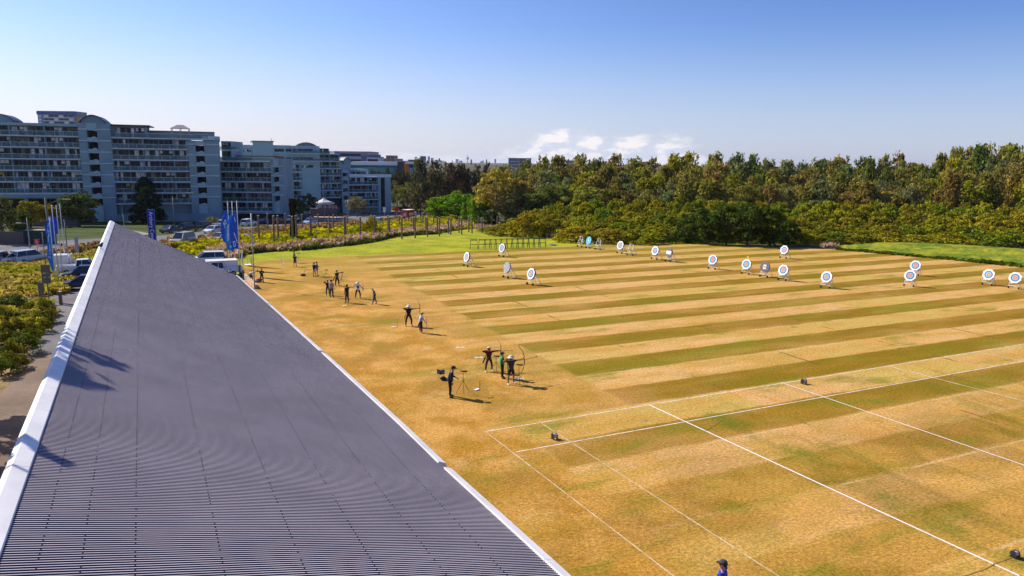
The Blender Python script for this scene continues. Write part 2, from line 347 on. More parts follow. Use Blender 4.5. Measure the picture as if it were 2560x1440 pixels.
m_weed = gmat('weedy_ground', twotone((0.20, 0.22, 0.012), (0.40, 0.33, 0.012), 0.15, 2.0, f=0.4), bump=0.5, bs=3)
m_gold = gmat('rough_ground', twotone((0.30, 0.26, 0.02), (0.42, 0.29, 0.06), 0.15, 2.0, f=0.4), bump=0.5, bs=3)
sheet('weedy_ground', P((425, 612), (470, 612), (560, 603), (640, 595), (700, 588), (760, 584), (850, 574), (940, 564), (1000, 556), (1045, 550), (1075, 545), (1130, 544), (1165, 552), (1190, 572), (1130, 578), (1060, 586), (985, 594), (940, 606), (850, 618), (760, 627), (690, 630), (640, 634), (600, 645), (560, 668), (520, 648), (470, 632)), 0.0015, m_weed)
sheet('rough_ground', P((-60, 676), (0, 671), (60, 662), (105, 655), (150, 647), (200, 640), (246, 628), (238, 652), (215, 675), (192, 690), (182, 712), (170, 733), (120, 741), (40, 744), (-80, 748)), 0.0105, m_gold)
sheet('lawn', lw, 0.002, m_lawn)
sheet('ground_cover', P((1500, 560), (1600, 520), (2700, 500), (3300, 640), (2560, 640), (2245, 622), (2090, 612), (1870, 612), (1700, 606), (1500, 602), (1250, 590), (1190, 565), (1300, 540)), 0.001, m_earth)
road_pts = P((-60, 600), (120, 603), (250, 596), (330, 594), (400, 589), (450, 584), (560, 573), (700, 561), (830, 547), (900, 538), (1000, 531), (1045, 527), (1060, 531), (1045, 547), (1000, 552), (940, 556), (850, 562), (760, 568), (640, 577), (560, 587), (470, 598), (400, 603), (330, 610), (250, 613), (170, 622), (110, 632), (0, 648), (-60, 655))
sheet('road', road_pts, 0.006, m_asph)
sheet('car_park', P((-60, 645), (60, 640), (110, 640), (60, 660), (-60, 672)), 0.008, m_asph)
sheet('car_park', [RW(-9.5, 58), RW(-2.0, 58), RW(-2.0, 95), RW(-8.5, 95)] , 0.008, m_asph)
sheet('car_park', [RW(-2.0, 64.5), RW(5.8, 66), RW(6.5, 95), RW(-2.0, 95)], 0.0085, m_asph)
sheet('footpath', [T(-400, 760), T(-60, 742), T(0, 747), T(120, 743), T(170, 735), T(200, 722), T(235, 690), RW(-1.5, 56), RW(-1.5, -14), RW(-22, -14)], 0.006, m_path)
sheet('soil_bed', P((-500, 770), (-20, 757), (130, 758), (137, 790), (125, 825), (95, 850), (70, 890), (42, 925), (20, 965), (-60, 1040), (-600, 1200)), 0.012, m_soil)
sheet('lawn_hill', P((-80, 560), (60, 578), (150, 566), (250, 545), (440, 548), (560, 546), (760, 539), (850, 541), (830, 546), (700, 559), (560, 571), (450, 582), (400, 587), (250, 594), (120, 600), (-80, 597)), 0.003, m_verge_shade)
sheet('footpath', P((40, 582), (110, 570), (140, 566), (150, 570), (110, 578), (20, 592), (-60, 590), (-60, 580)), 0.007, m_pave)
sheet('paving', P((770, 540), (850, 533), (930, 530), (980, 531), (900, 537), (835, 545), (790, 547)), 0.008, m_pave)
sheet('lawn_strip', P((900, 529), (1000, 524), (1060, 522), (1062, 526), (1000, 529), (905, 534)), 0.012, m_lawn)
sheet('footpath', P((470, 606), (560, 597), (640, 590), (760, 579), (850, 569), (940, 560), (942, 563), (850, 573), (760, 583), (640, 594), (560, 602), (475, 612)), 0.005, m_path)
def line(name, p0, p1, wd, mm, off=0.006, n=1):
    d = (p1 - p0); d.z = 0; d.normalize(); s = Vector((-d.y, d.x, 0)) * wd / 2
    return sheet(name, [p0 - s, p1 - s, p1 + s, p0 + s], off, mm)
LN = [((1213, 1079), (3500, 707), 0.075, 0), ((1290, 1130), (3500, 735), 0.075, 0), ((1213, 1079), (1683, 1440), 0.05, 0), ((1350, 1056), (1945, 1440), 0.055, 0),
      ((1622, 1012), (2548, 1440), 0.085, 1), ((1952, 956), (2950, 1296), 0.065, 1), ((2222, 916), (2950, 1103), 0.07, 0), ((2448, 880), (2950, 987), 0.06, 0)]
for i, (a, b, wd, fr) in enumerate(LN):
    p0, p1 = T(*a), T(*b)
    if i in (2, 3): p1 = p0 + (p1 - p0) * 1.25
    line('field_line', p0, p1, wd, m_lime2 if fr else (m_lime3 if i in (2, 3) else m_lime), 0.008 if i < 2 else 0.012)
for a, b in (((852, 685), (960, 735)), ((1100, 805), (1410, 955)), ((1130, 885), (1235, 948)), ((1160, 980), (1310, 955)), ((1250, 905), (1480, 878)), ((1330, 955), (1560, 921)), ((1180, 858), (1330, 838)), ((1080, 905), (1180, 882))):
    line('field_line', T(*a), T(*b), 0.022, m_limeo, 0.010)
# grassy bank along the right of the field
fr_ = [(2085, 622), (2160, 629), (2245, 637), (2400, 651), (2560, 667), (2900, 705), (3500, 790)]
bk_ = [(2110, 606, 0.3), (2180, 605, 0.8), (2262, 606, 1.1), (2400, 611, 1.3), (2560, 622, 1.4), (2900, 645, 1.5), (3500, 690, 1.5)]
gv = []; NS = 60; NW = 8
def lerpl(L, t):
    x = t * (len(L) - 1); i = min(int(x), len(L) - 2); f = x - i; return tuple(L[i][j] * (1 - f) + L[i + 1][j] * f for j in range(len(L[i])))
for i in range(NS + 1):
    a = lerpl(fr_, i / NS); b = lerpl(bk_, i / NS); p0 = T(a[0], a[1]); p1 = T(b[0], b[1], b[2]); row = []
    for j in range(NW + 1):
        f = j / NW; e = math.sin(min(f, 1) * PI / 2); z = (b[2] + p1.z - b[2]) * e; z = p1.z * e
        j_ = 0.10 * math.sin(i * 1.7 + j) * math.sin(j * PI / NW)
        row.append((p0.x + (p1.x - p0.x) * f, p0.y + (p1.y - p0.y) * f, z + (0.01 if j == 0 else j_)))
    d = (p1 - p0); d.z = 0; d.normalize(); row.append((p1.x + d.x * 5, p1.y + d.y * 5, p1.z * 0.2)); row.append((p1.x + d.x * 8, p1.y + d.y * 8, -0.6)); gv.append(row)
mb = MB(); w_ = len(gv[0])
mb.add([p for r in gv for p in r], [(i * w_ + j, (i + 1) * w_ + j, (i + 1) * w_ + j + 1, i * w_ + j + 1) for i in range(NS) for j in range(w_ - 1)])
o = mb.build('grass_bank', m_mound, smooth=True); o['kind'] = 'structure'
# ------------------------------------------------------------------ the pavilion
PK = 1.15                                            # its size against the first fit of the picture
def RP(a, t, z): p = NR * (a * PK) + UR * (t * PK); return Vector((p.x, p.y, HC - (HC - z) * PK))
def zr(t): return 8.32 + 0.0105 * (t - 11)                                   # ridge height along the roof
GT = [(-12, 6.75), (10.4, 6.05), (16.4, 5.80), (20.2, 5.72), (30.8, 5.33), (45.7, 4.73), (64, 3.98)]
def zgut(t):
    for (a, za), (b, zb) in zip(GT, GT[1:]):
        if t <= b: return za + (zb - za) * (t - a) / (b - a)
    return GT[-1][1]
AR, AG = -2.1, 6.42; TN, TF = -10.0, 60.6
def tfar(a): return TF + (a - AR) / (AG - AR) * 2.6
def roofp(a, t, lift=0.0):
    zr_, zg_ = zr(t), zgut(t); f = (a - AR) / (AG - AR); return RP(a, t, zr_ + (zg_ - zr_) * f + lift)
m_roof = mat('corrugated_steel', (0.80, 0.70, 0.73), 0.5, 0.0, var=0.10, scale=0.45, spec=0.5)
m_white = mat('flashing_white', (0.84, 0.80, 0.77), 0.5, 0.0, var=0.09, scale=0.9)
m_dark = mat('dark_steel', (0.03, 0.03, 0.035), 0.5, var=0.1); m_screw = mat('screw_dark', (0.035, 0.03, 0.035), 0.6, var=0)
pav = thing('archery_pavilion', 'long pavilion with a sloping grey corrugated metal roof and white edge flashings in the foreground', 'building', RW(0, 0))
bo = RW(0, 0)
pitch = 0.076 / PK; NC = int((TF - TN) / pitch); SEG = 8; NA = 9
ks = np.arange(NC * SEG + 1) / SEG; aa = np.linspace(AR - 0.02, AG + 0.03, NA)
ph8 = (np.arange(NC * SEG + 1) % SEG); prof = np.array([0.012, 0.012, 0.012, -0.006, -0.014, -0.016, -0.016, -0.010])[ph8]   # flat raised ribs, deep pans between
tv = TN + ks * pitch; V = []
for j, a in enumerate(aa):
    tt = tv * (1 + ((a - AR) / (AG - AR) * 2.6) / (TF - TN) * 0) + (tv - TN) / (TF - TN) * ((a - AR) / (AG - AR) * 2.6)
    zz = np.array([zr(t) + (zgut(t) - zr(t)) * (a - AR) / (AG - AR) for t in tt])
    wave = 0.0012 * np.sin(tt * 2.1 + a * 3) + 0.001 * np.sin(tt * 0.7)
    X = (NR.x * a + UR.x * tt) * PK; Yv = (NR.y * a + UR.y * tt) * PK; Z = HC - (HC - zz) * PK + prof + wave
    V.append(np.stack([X, Yv, Z], 1))
V = np.concatenate(V); n_ = len(tv)
ii = np.arange(n_ - 1)[None, :] + (np.arange(NA - 1) * n_)[:, None]; ii = ii.ravel()
Fq = np.stack([ii, ii + n_, ii + n_ + 1, ii + 1], 1).ravel()
m_pan = mat('roof_pan_shade', (0.042, 0.036, 0.080), 0.6, 0.0, var=0.15, scale=0.6, spec=0.3)  # shade in the valleys between ribs, painted as a navy pan colour
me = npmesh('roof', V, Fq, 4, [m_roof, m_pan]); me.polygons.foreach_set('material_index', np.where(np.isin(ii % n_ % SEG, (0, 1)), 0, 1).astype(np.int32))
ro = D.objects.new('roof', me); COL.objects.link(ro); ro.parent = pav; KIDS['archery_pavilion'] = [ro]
# screw heads on the crests along every batten
mb = MB()
for a in (-1.62, -1.12, -0.47, 0.68, 1.85, 3.0, 4.15, 5.3):
    for c in range(0, NC, 2):
        if random.random() < 0.25: continue
        t = TN + c * pitch + (c * pitch) / (TF - TN) * ((a - AR) / (AG - AR) * 2.6); p = roofp(a, t + 1.0 * pitch / SEG); p.z += 0.0125
        s_ = 0.014; mb.add([(p.x - s_, p.y - s_, p.z), (p.x + s_, p.y - s_, p.z), (p.x + s_, p.y + s_, p.z), (p.x - s_, p.y + s_, p.z), (p.x, p.y, p.z + 0.009)], [(0, 1, 4), (1, 2, 4), (2, 3, 4), (3, 0, 4)])
o = mb.build('roof_screws', m_screw, pav); o['kind'] = 'stuff'
# ridge capping in lengths
L = 3.0; t = TN; nseg = 0
while t < TF:
    t1 = min(t + L, TF + 0.05); mb = MB()
    def ring(tt, e=0.0):
        return [roofp(AR + 0.06, tt, 0.018), roofp(AR + 0.05, tt, 0.045), roofp(AR - 0.19, tt, 0.062), roofp(AR - 0.31, tt, -0.05), roofp(AR - 0.33, tt, -0.34), roofp(AR - 0.28, tt, -0.34)]
    a_, b_ = ring(t + 0.006), ring(t1 - 0.006); n6 = 6
    mb.add(a_ + b_, [(i, i + 1, n6 + i + 1, n6 + i) for i in range(n6 - 1)] + [tuple(range(n6))[::-1], tuple(range(n6, 2 * n6))])
    mb.build('ridge_capping', m_white, pav); t = t1
# eave flashings with the water gaps between them
gaps = [16.6, 31.0, 46.0]; cuts = [TN] + sum([[g - 0.28, g + 0.10] for g in gaps], []) + [TF + 2.7]
for s0, s1 in zip(cuts[::2], cuts[1::2]):
    nn_ = max(1, round((s1 - s0) / 5.2)); 
    for i in range(nn_):
        ta, tb = s0 + (s1 - s0) * i / nn_ + 0.008, s0 + (s1 - s0) * (i + 1) / nn_ - 0.008; mb = MB(); rings = []
        for kx in range(4):
            tt = ta + (tb - ta) * kx / 3
            rings.append([roofp(AG - 0.02, tt, -0.015), roofp(AG - 0.01, tt, 0.055), roofp(AG + 0.20, tt, 0.03), roofp(AG + 0.23, tt, -0.10), roofp(AG + 0.05, tt, -0.16)])
        vs = sum(rings, []); fs = [(k * 5 + i5, k * 5 + (i5 + 1) % 5, (k + 1) * 5 + (i5 + 1) % 5, (k + 1) * 5 + i5) for k in range(3) for i5 in range(5)]
        mb.add(vs, fs + [(0, 1, 2, 3, 4), (19, 18, 17, 16, 15)]); mb.build('eave_flashing', m_white, pav)
for g in gaps:                                        # a spout plate that fills each gap
    mb = MB(); a_ = [roofp(AG + 0.0, g - 0.26, -0.03), roofp(AG + 0.0, g + 0.08, -0.03), roofp(AG + 0.16, g - 0.02, -0.12), roofp(AG + 0.16, g - 0.14, -0.12)]
    b_ = [p - Vector((0, 0, 0.03)) for p in a_]; mb.add(a_ + b_, [(0, 1, 2, 3), (7, 6, 5, 4), (0, 4, 5, 1), (1, 5, 6, 2), (2, 6, 7, 3), (3, 7, 4, 0)]); mb.build('rain_spout', m_dark, pav)
m_wallb = mat('block_wall', (0.42, 0.40, 0.38), 0.85)
def wall_(a0, t0, a1, t1, name, topf=-0.25, mm=m_wallb, th=0.12):
    mb = MB(); p = [roofp(a0, t0, topf), roofp(a1, t1, topf)]; d = (p[1] - p[0]); d.z = 0; d.normalize(); s = Vector((-d.y, d.x, 0)) * th
    vs = [Vector((p[0].x, p[0].y, 0)), Vector((p[1].x, p[1].y, 0)), p[1], p[0]]; vs2 = [v_ + s for v_ in vs]
    mb.add(vs + vs2, [(0, 1, 2, 3), (7, 6, 5, 4), (0, 4, 5, 1), (1, 5, 6, 2), (2, 6, 7, 3), (3, 7, 4, 0)]); return mb.build(name, mm, pav)
wall_(AR + 0.3, TN + 1, AR + 0.3, TF - 1, 'rear_wall'); wall_(AR + 0.3, TF - 0.9, 3.0, TF - 0.2, 'end_wall')
for i in range(12):
    t = TN + 3 + i * 6.0
    if t < TF + 1: pt = roofp(AG - 0.5, t, -0.15); MB().tube([(pt.x, pt.y, 0), (pt.x, pt.y, pt.z)], 0.06, 8).build('column', m_dark, pav)
# ------------------------------------------------------------------ archery targets
m_alu = mat('stand_aluminium', (0.66, 0.66, 0.67), 0.4, 0.25, var=0.05)
m_tyre = mat('rubber', (0.025, 0.022, 0.022), 0.8, var=0.1); m_boss = mat('boss_foam_edge', (0.035, 0.03, 0.05), 0.8)
m_bossg = mat('boss_foam_grey', (0.15, 0.15, 0.18), 0.85, var=0.3, scale=5); m_bosslt = mat('boss_foam_worn', (0.36, 0.37, 0.42), 0.85, var=0.35, scale=5)
m_paper = mat('target_paper', (0.88, 0.87, 0.88), 0.7, var=0.03)
m_tb = mat('ring_blue_dark', (0.015, 0.10, 0.26), 0.7, var=0); m_tb2 = mat('ring_blue', (0.06, 0.33, 0.66), 0.7, var=0); m_tb3 = mat('ring_blue_light', (0.30, 0.55, 0.80), 0.7, var=0)
m_tr = mat('ring_red', (0.70, 0.10, 0.05), 0.7, var=0); m_tr2 = mat('ring_red_light', (0.80, 0.28, 0.20), 0.7, var=0); m_ty = mat('ring_gold', (0.90, 0.52, 0.04), 0.7, var=0)
m_skyb = mat('face_sky_blue', (0.10, 0.50, 0.75), 0.7, var=0.05); m_yel = mat('yellow_card', (0.85, 0.60, 0.12), 0.7, var=0)
TL = math.radians(14)
def tilt(x, r, off, z0=1.28, y0=0.10):   # point on the leaning board: x sideways, r up the board, off in front of it
    return (x, y0 + r * math.sin(TL) - off * math.cos(TL), z0 + r * math.cos(TL) + off * math.sin(TL))
def disc(mb, r, off, n, mi, cx=0, cz=0, sx=1, sz=1, a0=0.0):
    pts = [tilt(cx + sx * r * math.cos(a0 + 2 * PI * k / n), cz + sz * r * math.sin(a0 + 2 * PI * k / n), off) for k in range(n)]
    mb.add(pts, [tuple(range(n))], mi)
def ringf(mb, r0, r1, off, n, mi):
    for k in range(n):
        a, b = 2 * PI * k / n, 2 * PI * (k + 1) / n
        mb.add([tilt(r * math.cos(t), r * math.sin(t), off) for r, t in ((r0, a), (r1, a), (r1, b), (r0, b))], [(0, 1, 2, 3)], mi)
def make_target(kind, label):
    t = thing('archery_target' if kind != 'bare' else 'target_stand', label, 'archery target' if kind != 'bare' else 'target stand', group='targets standing on the archery field')
    mb = MB(); top = tilt(0, 0.42, -0.16)
    for s in (-1, 1):
        a = (s * 0.52, -0.02, 0.12); b = (s * 0.30, top[1], top[2] + 0.05)
        mb.tube([a, (s * 0.50, 0.02, 0.35), b], 0.032, 6); mb.tube([(s * 0.27, top[1] + 0.05, top[2]), (s * 0.42, 1.28, 0.02)], 0.028, 6)
        k = 0.55; ry = top[1] + (1.28 - top[1]) * k; mb.tube([(s * 0.46, 0.04, 0.78), (s * 0.36, ry, 0.78)], 0.024, 6)
    mb.tube([(-0.42, 0.05, 0.62), (0.42, 0.05, 0.62)], 0.03, 6); mb.tube([(-0.30, top[1], top[2] + 0.05), (0.30, top[1], top[2] + 0.05)], 0.03, 6)
    mb.tube([(-0.47, 0.0, 0.36), (0.47, 0.0, 0.36)], 0.022, 6); mb.tube([(-0.36, 0.83, 0.78), (0.36, 0.83, 0.78)], 0.024, 6)
    mb.tube([(-0.30, top[1], top[2]), (0.42, 0.05, 0.62)], 0.015, 5); mb.tube([(-0.41, 1.2, 0.1), (0.41, 1.2, 0.1)], 0.02, 6)
    mb.build('stand_frame', m_alu, t, smooth=True)
    for s in (-1, 1):
        w_ = MB().tube([(s * 0.50 - 0.05, -0.02, 0.13), (s * 0.50 + 0.05, -0.02, 0.13)], 0.13, 14).build('wheel', m_tyre, t)
    if kind == 'bare': return t
    mb = MB(); n = 28; R_ = 0.64
    fr = [tilt(R_ * math.cos(2 * PI * k / n), R_ * math.sin(2 * PI * k / n), 0.0) for k in range(n)]; bk = [tilt(R_ * math.cos(2 * PI * k / n), R_ * math.sin(2 * PI * k / n), -0.17) for k in range(n)]
    bm_ = {'grey': m_bosslt, 'small': m_bossg, 'cards': m_bossg}.get(kind, m_boss)
    mb.add(fr + bk, [tuple(range(n)), tuple(range(n, 2 * n))[::-1]] + [(k, n + k, n + (k + 1) % n, (k + 1) % n) for k in range(n)]); mb.build('boss', bm_, t)
    if kind == 'face':
        mb = MB(); disc(mb, 0.675, 0.012, 8, 0, a0=PI / 8)
        for r0, r1, mi in ((0.375, 0.435, 1), (0.295, 0.375, 2), (0.215, 0.295, 3), (0.155, 0.215, 4), (0.105, 0.155, 5), (0.0, 0.105, 6)): ringf(mb, max(r0, 0.001), r1, 0.018, 24, mi)
        mb.build('target_face', [m_paper, m_tb, m_tb2, m_tb3, m_tr2, m_tr, m_ty], t)
    elif kind == 'blue':
        mb = MB(); disc(mb, 0.655, 0.012, 16, 0); ringf(mb, 0.17, 0.26, 0.018, 20, 1); ringf(mb, 0.001, 0.17, 0.018, 20, 2)
        mb.build('target_face', [m_skyb, m_tb, m_paper], t)
    elif kind == 'small':
        mb = MB(); mb.add([tilt(x, z, 0.014) for x, z in ((-0.2, -0.27), (0.2, -0.27), (0.2, 0.27), (-0.2, 0.27))], [(0, 1, 2, 3)], 0)
        for r0, r1, mi in ((0.001, 0.09, 2), (0.09, 0.17, 1)): ringf(mb, r0, r1, 0.02, 18, mi)
        mb.build('target_face', [m_paper, m_tr2, m_ty], t)
    elif kind == 'cards':
        for i, (cx, cz) in enumerate(((-0.33, 0.03), (0, 0.03), (0.33, 0.03))):
            mb = MB(); mb.add([tilt(cx + x, cz + z, 0.014) for x, z in ((-0.14, -0.24), (0.14, -0.24), (0.14, 0.24), (-0.14, 0.24))], [(0, 1, 2, 3)], 0)
            for zz in (-0.15, 0, 0.15): disc(mb, 0.055, 0.02, 10, 1, cx, cz + zz)
            mb.build('target_face', [m_paper, m_tb3], t)
    return t
TG = [('face', (1160, 665), (1169, 667.5), 'leftmost archery target, alone near the left front of the range'),
 ('face', (1248, 641), (1258, 642.5), 'archery target standing just in front of the row of green trestles'),
 ('grey', (1259, 693.6), (1270, 696.5), 'worn pale grey target boss without a paper face, left of the nearest left-hand target'),
 ('face', (1318, 711), (1332, 714), 'nearest archery target on the left half, right of the pale grey boss'),
 ('bare', (1444.5, 616.7), (1453, 618), 'empty white target stand left of the sky blue target'),
 ('blue', (1465, 620), (1475, 622), 'archery target with a sky blue face between two empty stands'),
 ('bare', (1489, 624), (1499, 625), 'empty white target stand right of the sky blue target'),
 ('face', (1542.6, 633), (1554.7, 634.7), 'archery target with an empty white stand close to its right'),
 ('bare', (1569, 638), (1580, 639), 'empty white target stand between two white-faced targets'),
 ('face', (1629, 647.6), (1642, 649.5), 'archery target just left of the grey boss that carries three white cards'),
 ('cards', (1662.6, 653), (1676, 655.8), 'dark grey target boss with three small white cards side by side'),
 ('face', (1771, 672), (1787.6, 674), 'archery target standing alone in the middle of the target line'),
 ('face', (1854, 684.7), (1872, 687), 'archery target with a yellow number card on top'),
 ('small', (1899, 691.7), (1918.7, 694.5), 'dark grey target boss with one small paper face in its centre'),
 ('face', (1944.5, 700), (1965, 703), 'archery target close to the right of the dark grey boss with a small face'),
 ('face', (1949.7, 644.8), (1965.6, 646.9), 'far archery target by the tree shade at the back edge of the field'),
 ('face', (2050.5, 718.6), (2074.7, 722), 'archery target standing alone right of the middle, nearer than its neighbours'),
 ('face', (2258.6, 715), (2284.8, 717.8), 'front target of the overlapping pair on the right'),
 ('face', (2273.5, 687.6), (2296.3, 690), 'rear target of the overlapping pair on the right'),
 ('face', (2453.6, 711.5), (2480.6, 715), 'archery target second from the right edge of the picture'),
 ('face', (2519, 720.4), (2548, 723.7), 'archery target at the right edge of the picture')]
proto = {}
for i, (kind, a, b, lab) in enumerate(TG):
    pa, pb = T(*a), T(*b); c = (pa + pb) / 2; ang = math.atan2(pb.y - pa.y, pb.x - pa.x); ang = 0.6 * ang + 0.4 * math.radians(-53)
    if kind not in proto: proto[kind] = o = make_target(kind, lab)
    else: o = copy_tree(proto[kind]); o['label'] = lab
    o.location = c; o.rotation_euler = (0, 0, ang)
    if i == 12:
        mb = MB(); mb.box((0.06, 0.26, 2.12), (0.24, 0.015, 0.34)); mb.tube([(0.06, 0.27, 1.8), (0.06, 0.27, 2.0)], 0.012, 5); mb.build('number_card', m_yel, o)
# a scoring reels / cable drums on the near grass
m_steelp = mat('reel_steel', (0.65, 0.60, 0.72), 0.4, 0.5); m_blackp = mat('black_plastic', (0.03, 0.027, 0.035), 0.5); m_cordy = mat('yellow_cord', (0.62, 0.45, 0.10), 0.8, var=0)
def reel(u, v, rz, lab, sc=1.0):
    t = thing('line_reel', lab, 'reel', T(u, v), rz, 'line reels on the near grass'); t.scale = (sc, sc, sc)
    MB().tube([(-0.13, 0, 0.24), (0.13, 0, 0.24)], 0.15, 16).build('drum', m_steelp, t)
    for s in (-1, 1): MB().tube([(s * 0.13, 0, 0.24), (s * 0.155, 0, 0.24)], 0.21, 18).build('drum_flange', m_blackp, t)
    MB().tube([(-0.21, -0.16, 0.02), (-0.21, -0.02, 0.3), (-0.21, 0, 0.52), (0.21, 0, 0.52), (0.21, -0.02, 0.3), (0.21, -0.16, 0.02)], 0.013, 6).build('carry_frame', m_blackp, t)
    MB().tube([(-0.21, 0.18, 0.02), (-0.21, 0, 0.26)], 0.013, 6).tube([(0.21, 0.18, 0.02), (0.21, 0, 0.26)], 0.013, 6).tube([(-0.21, 0.18, 0.02), (0.21, 0.18, 0.02)], 0.013, 6).build('foot_frame', m_blackp, t)
    return t
reel(1386, 1098, 0.5, 'small dark line reel by the crossing white lines, nearest the pavilion', 0.72); reel(2009, 960, 0.4, 'small dark line reel on the far white line', 0.75); reel(2536, 1394, 0.3, 'white and dark line reel in the lower right corner with a yellow cord', 0.62)
c0 = [T(2528, 1390), T(2490, 1408), T(2461, 1423), T(2420, 1437), T(2380, 1448)]
tag(MB().tube([p + Vector((0, 0, 0.03 if i else 0.1)) for i, p in enumerate(c0)], 0.012, 5).build('yellow_cord', m_cordy), 'thin yellow cord trailing over the grass from the corner reel', 'cord')
c0 = [T(1762, 1078), T(1790, 1062), T(1806, 1048)]
tag(MB().tube([p + Vector((0, 0, 0.015)) for p in c0], 0.010, 5).build('yellow_cord', m_cordy), 'short length of yellow cord lying beside the bright white line', 'cord')
# green trestles
m_green = mat('trestle_green', (0.012, 0.06, 0.03), 0.5)
def make_trestle():
    t = thing('green_trestle', '', 'trestle', group='green metal trestles in a row'); mb = MB()
    mb.tube([(-0.55, 0, 1.5), (0.55, 0, 1.5)], 0.045, 6).tube([(-0.5, 0, 1.36), (0.5, 0, 1.36)], 0.03, 6).build('top_rail', m_green, t)
    for s in (-1, 1):
        for k in (-1, 1): MB().tube([(s * 0.48, k * 0.04, 1.48), (s * 0.60, k * 0.42, 0.02)], 0.035, 6).build('leg', m_green, t)
        MB().tube([(s * 0.55, -0.24, 0.72), (s * 0.55, 0.24, 0.72)], 0.022, 6).build('brace', m_green, t)
    MB().tube([(-0.55, -0.24, 0.72), (0.55, -0.24, 0.72)], 0.025, 6).tube([(-0.55, 0.24, 0.72), (0.55, 0.24, 0.72)], 0.025, 6).build('brace', m_green, t); return t
tr0 = None; TX = [1184.5] + [1205.5 + i * 13.6 for i in range(12)]
p0, p1 = T(1180, 623), T(1370, 617); d = (p1 - p0); ang = math.atan2(d.y, d.x)
for i, u in enumerate(TX):
    o = make_trestle() if tr0 is None else copy_tree(tr0); tr0 = tr0 or o
    v = 623 - (u - 1180) / 190 * 5.5; o.location = T(u, v); o.rotation_euler = (0, 0, ang - 0.28)
    o['label'] = ('green metal trestle standing apart at the left end of the row' if i == 0 else 'green metal trestle at the right end of the row beside the flat lid' if i == 12 else
                  'green metal trestle behind the left-hand target, %s' % ['', 'first after the gap', 'second after the gap', 'third after the gap', 'just left of the target', 'seen over the target', 'just right of the target'][i] if i < 7 else
                  'green metal trestle in the packed right half of the row, %s' % ['sixth', 'fifth', 'fourth', 'third', 'second', 'next'][i - 7] + ' from its right end')
tag(MB().tube([(0, 0, 0.02), (0, 0, 0.12)], 0.55, 20).build('pit_lid', mat('lid_grey', (0.08, 0.10, 0.10)), None, loc=T(1383, 613)), 'flat dark round lid lying on the lawn beside the trestles', 'lid')
# ------------------------------------------------------------------ timber posts
m_post = mat('weathered_timber', (0.20, 0.145, 0.10), 0.9, var=0.35, scale=1.2, bump=0.4, bscale=8); m_cap = mat('post_cap', (0.66, 0.62, 0.56), 0.6)
POSTS = [(648, 604, 539), (670.6, 585.6, 534), (685.6, 613.7, 540), (696, 604, 539), (714.6, 578.7, 534), (733, 609.4, 541), (742, 603, 539), (756, 577.5, 536), (778.7, 603, 541), (796, 575.6, 536),
 (825, 595, 541), (833.5, 570, 537), (862, 600, 541), (864.5, 594, 541), (869, 568, 540), (901.6, 599, 542), (937.5, 595, 539), (970.5, 590, 539), (973.5, 593, 543), (999, 568, 540), (1005, 598, 543),
 (1028, 565.6, 541), (1034, 584, 542.5), (1038, 595.6, 543), (1057, 562.5, 539), (1065, 584, 542.5), (1068.5, 592, 543), (1084, 567, 541), (1093.5, 584, 542.5), (1098.7, 590.6, 544), (1121, 584, 543),
 (1126.6, 587, 544), (1147.5, 582.5, 542.5), (1154, 586, 544), (1172, 580.6, 542.5), (1180, 583, 544), (1196, 572, 542.5), (1205, 582.5, 544), (1219, 570, 542.5), (1228.5, 573, 544), (1243, 574, 542.5), (1251, 577, 544)]
ORD = ['first', 'second', 'third', 'fourth', 'fifth', 'sixth', 'seventh', 'eighth', 'ninth', 'tenth', 'eleventh', 'twelfth', 'thirteenth', 'fourteenth', 'fifteenth', 'sixteenth', 'seventeenth', 'eighteenth', 'nineteenth', 'twentieth', 'twenty-first']
rows = {'near': [p for p in POSTS if p[1] > 581.6 + (p[0] < 860) * 5], 'far': [p for p in POSTS if not p[1] > 581.6 + (p[0] < 860) * 5]}
pp = None
for rn, lst in rows.items():
    lst.sort()
    for i, (u, v, vt) in enumerate(lst):
        b = T(u, v); h_ = hgt(b, vt)
        if pp is None:
            pp = thing('timber_post', '', 'post', b, 0, 'timber posts in the wild grass'); MB().tube([(0, 0, -0.3), (0, 0, 1.0)], 0.15, 10).build('shaft', m_post, pp, smooth=False)
            MB().tube([(0, 0, 1.0), (0, 0, 1.012)], 0.165, 10).build('cap', m_cap, pp); o = pp
        else: o = copy_tree(pp)
        o.location = b; o.scale = (1.0, 1.0, h_); o.rotation_euler = (random.uniform(-.01, .01), random.uniform(-.012, .012), random.uniform(0, 3))
        where = ('among the yellow weeds on the left' if u < 800 else 'beside the yellow bush' if u < 960 else 'below the red truck' if u < 1060 else 'below the bright green tree' if u < 1185 else 'by the dark tree edge')
        j = len([x for x in lst[:i] if ((x[0] < 800) == (u < 800)) and ((x[0] < 960) == (u < 960)) and ((x[0] < 1060) == (u < 1060)) and ((x[0] < 1185) == (u < 1185))])
        o['label'] = '%s timber post from left, %s row, %s' % (ORD[j], rn, where)
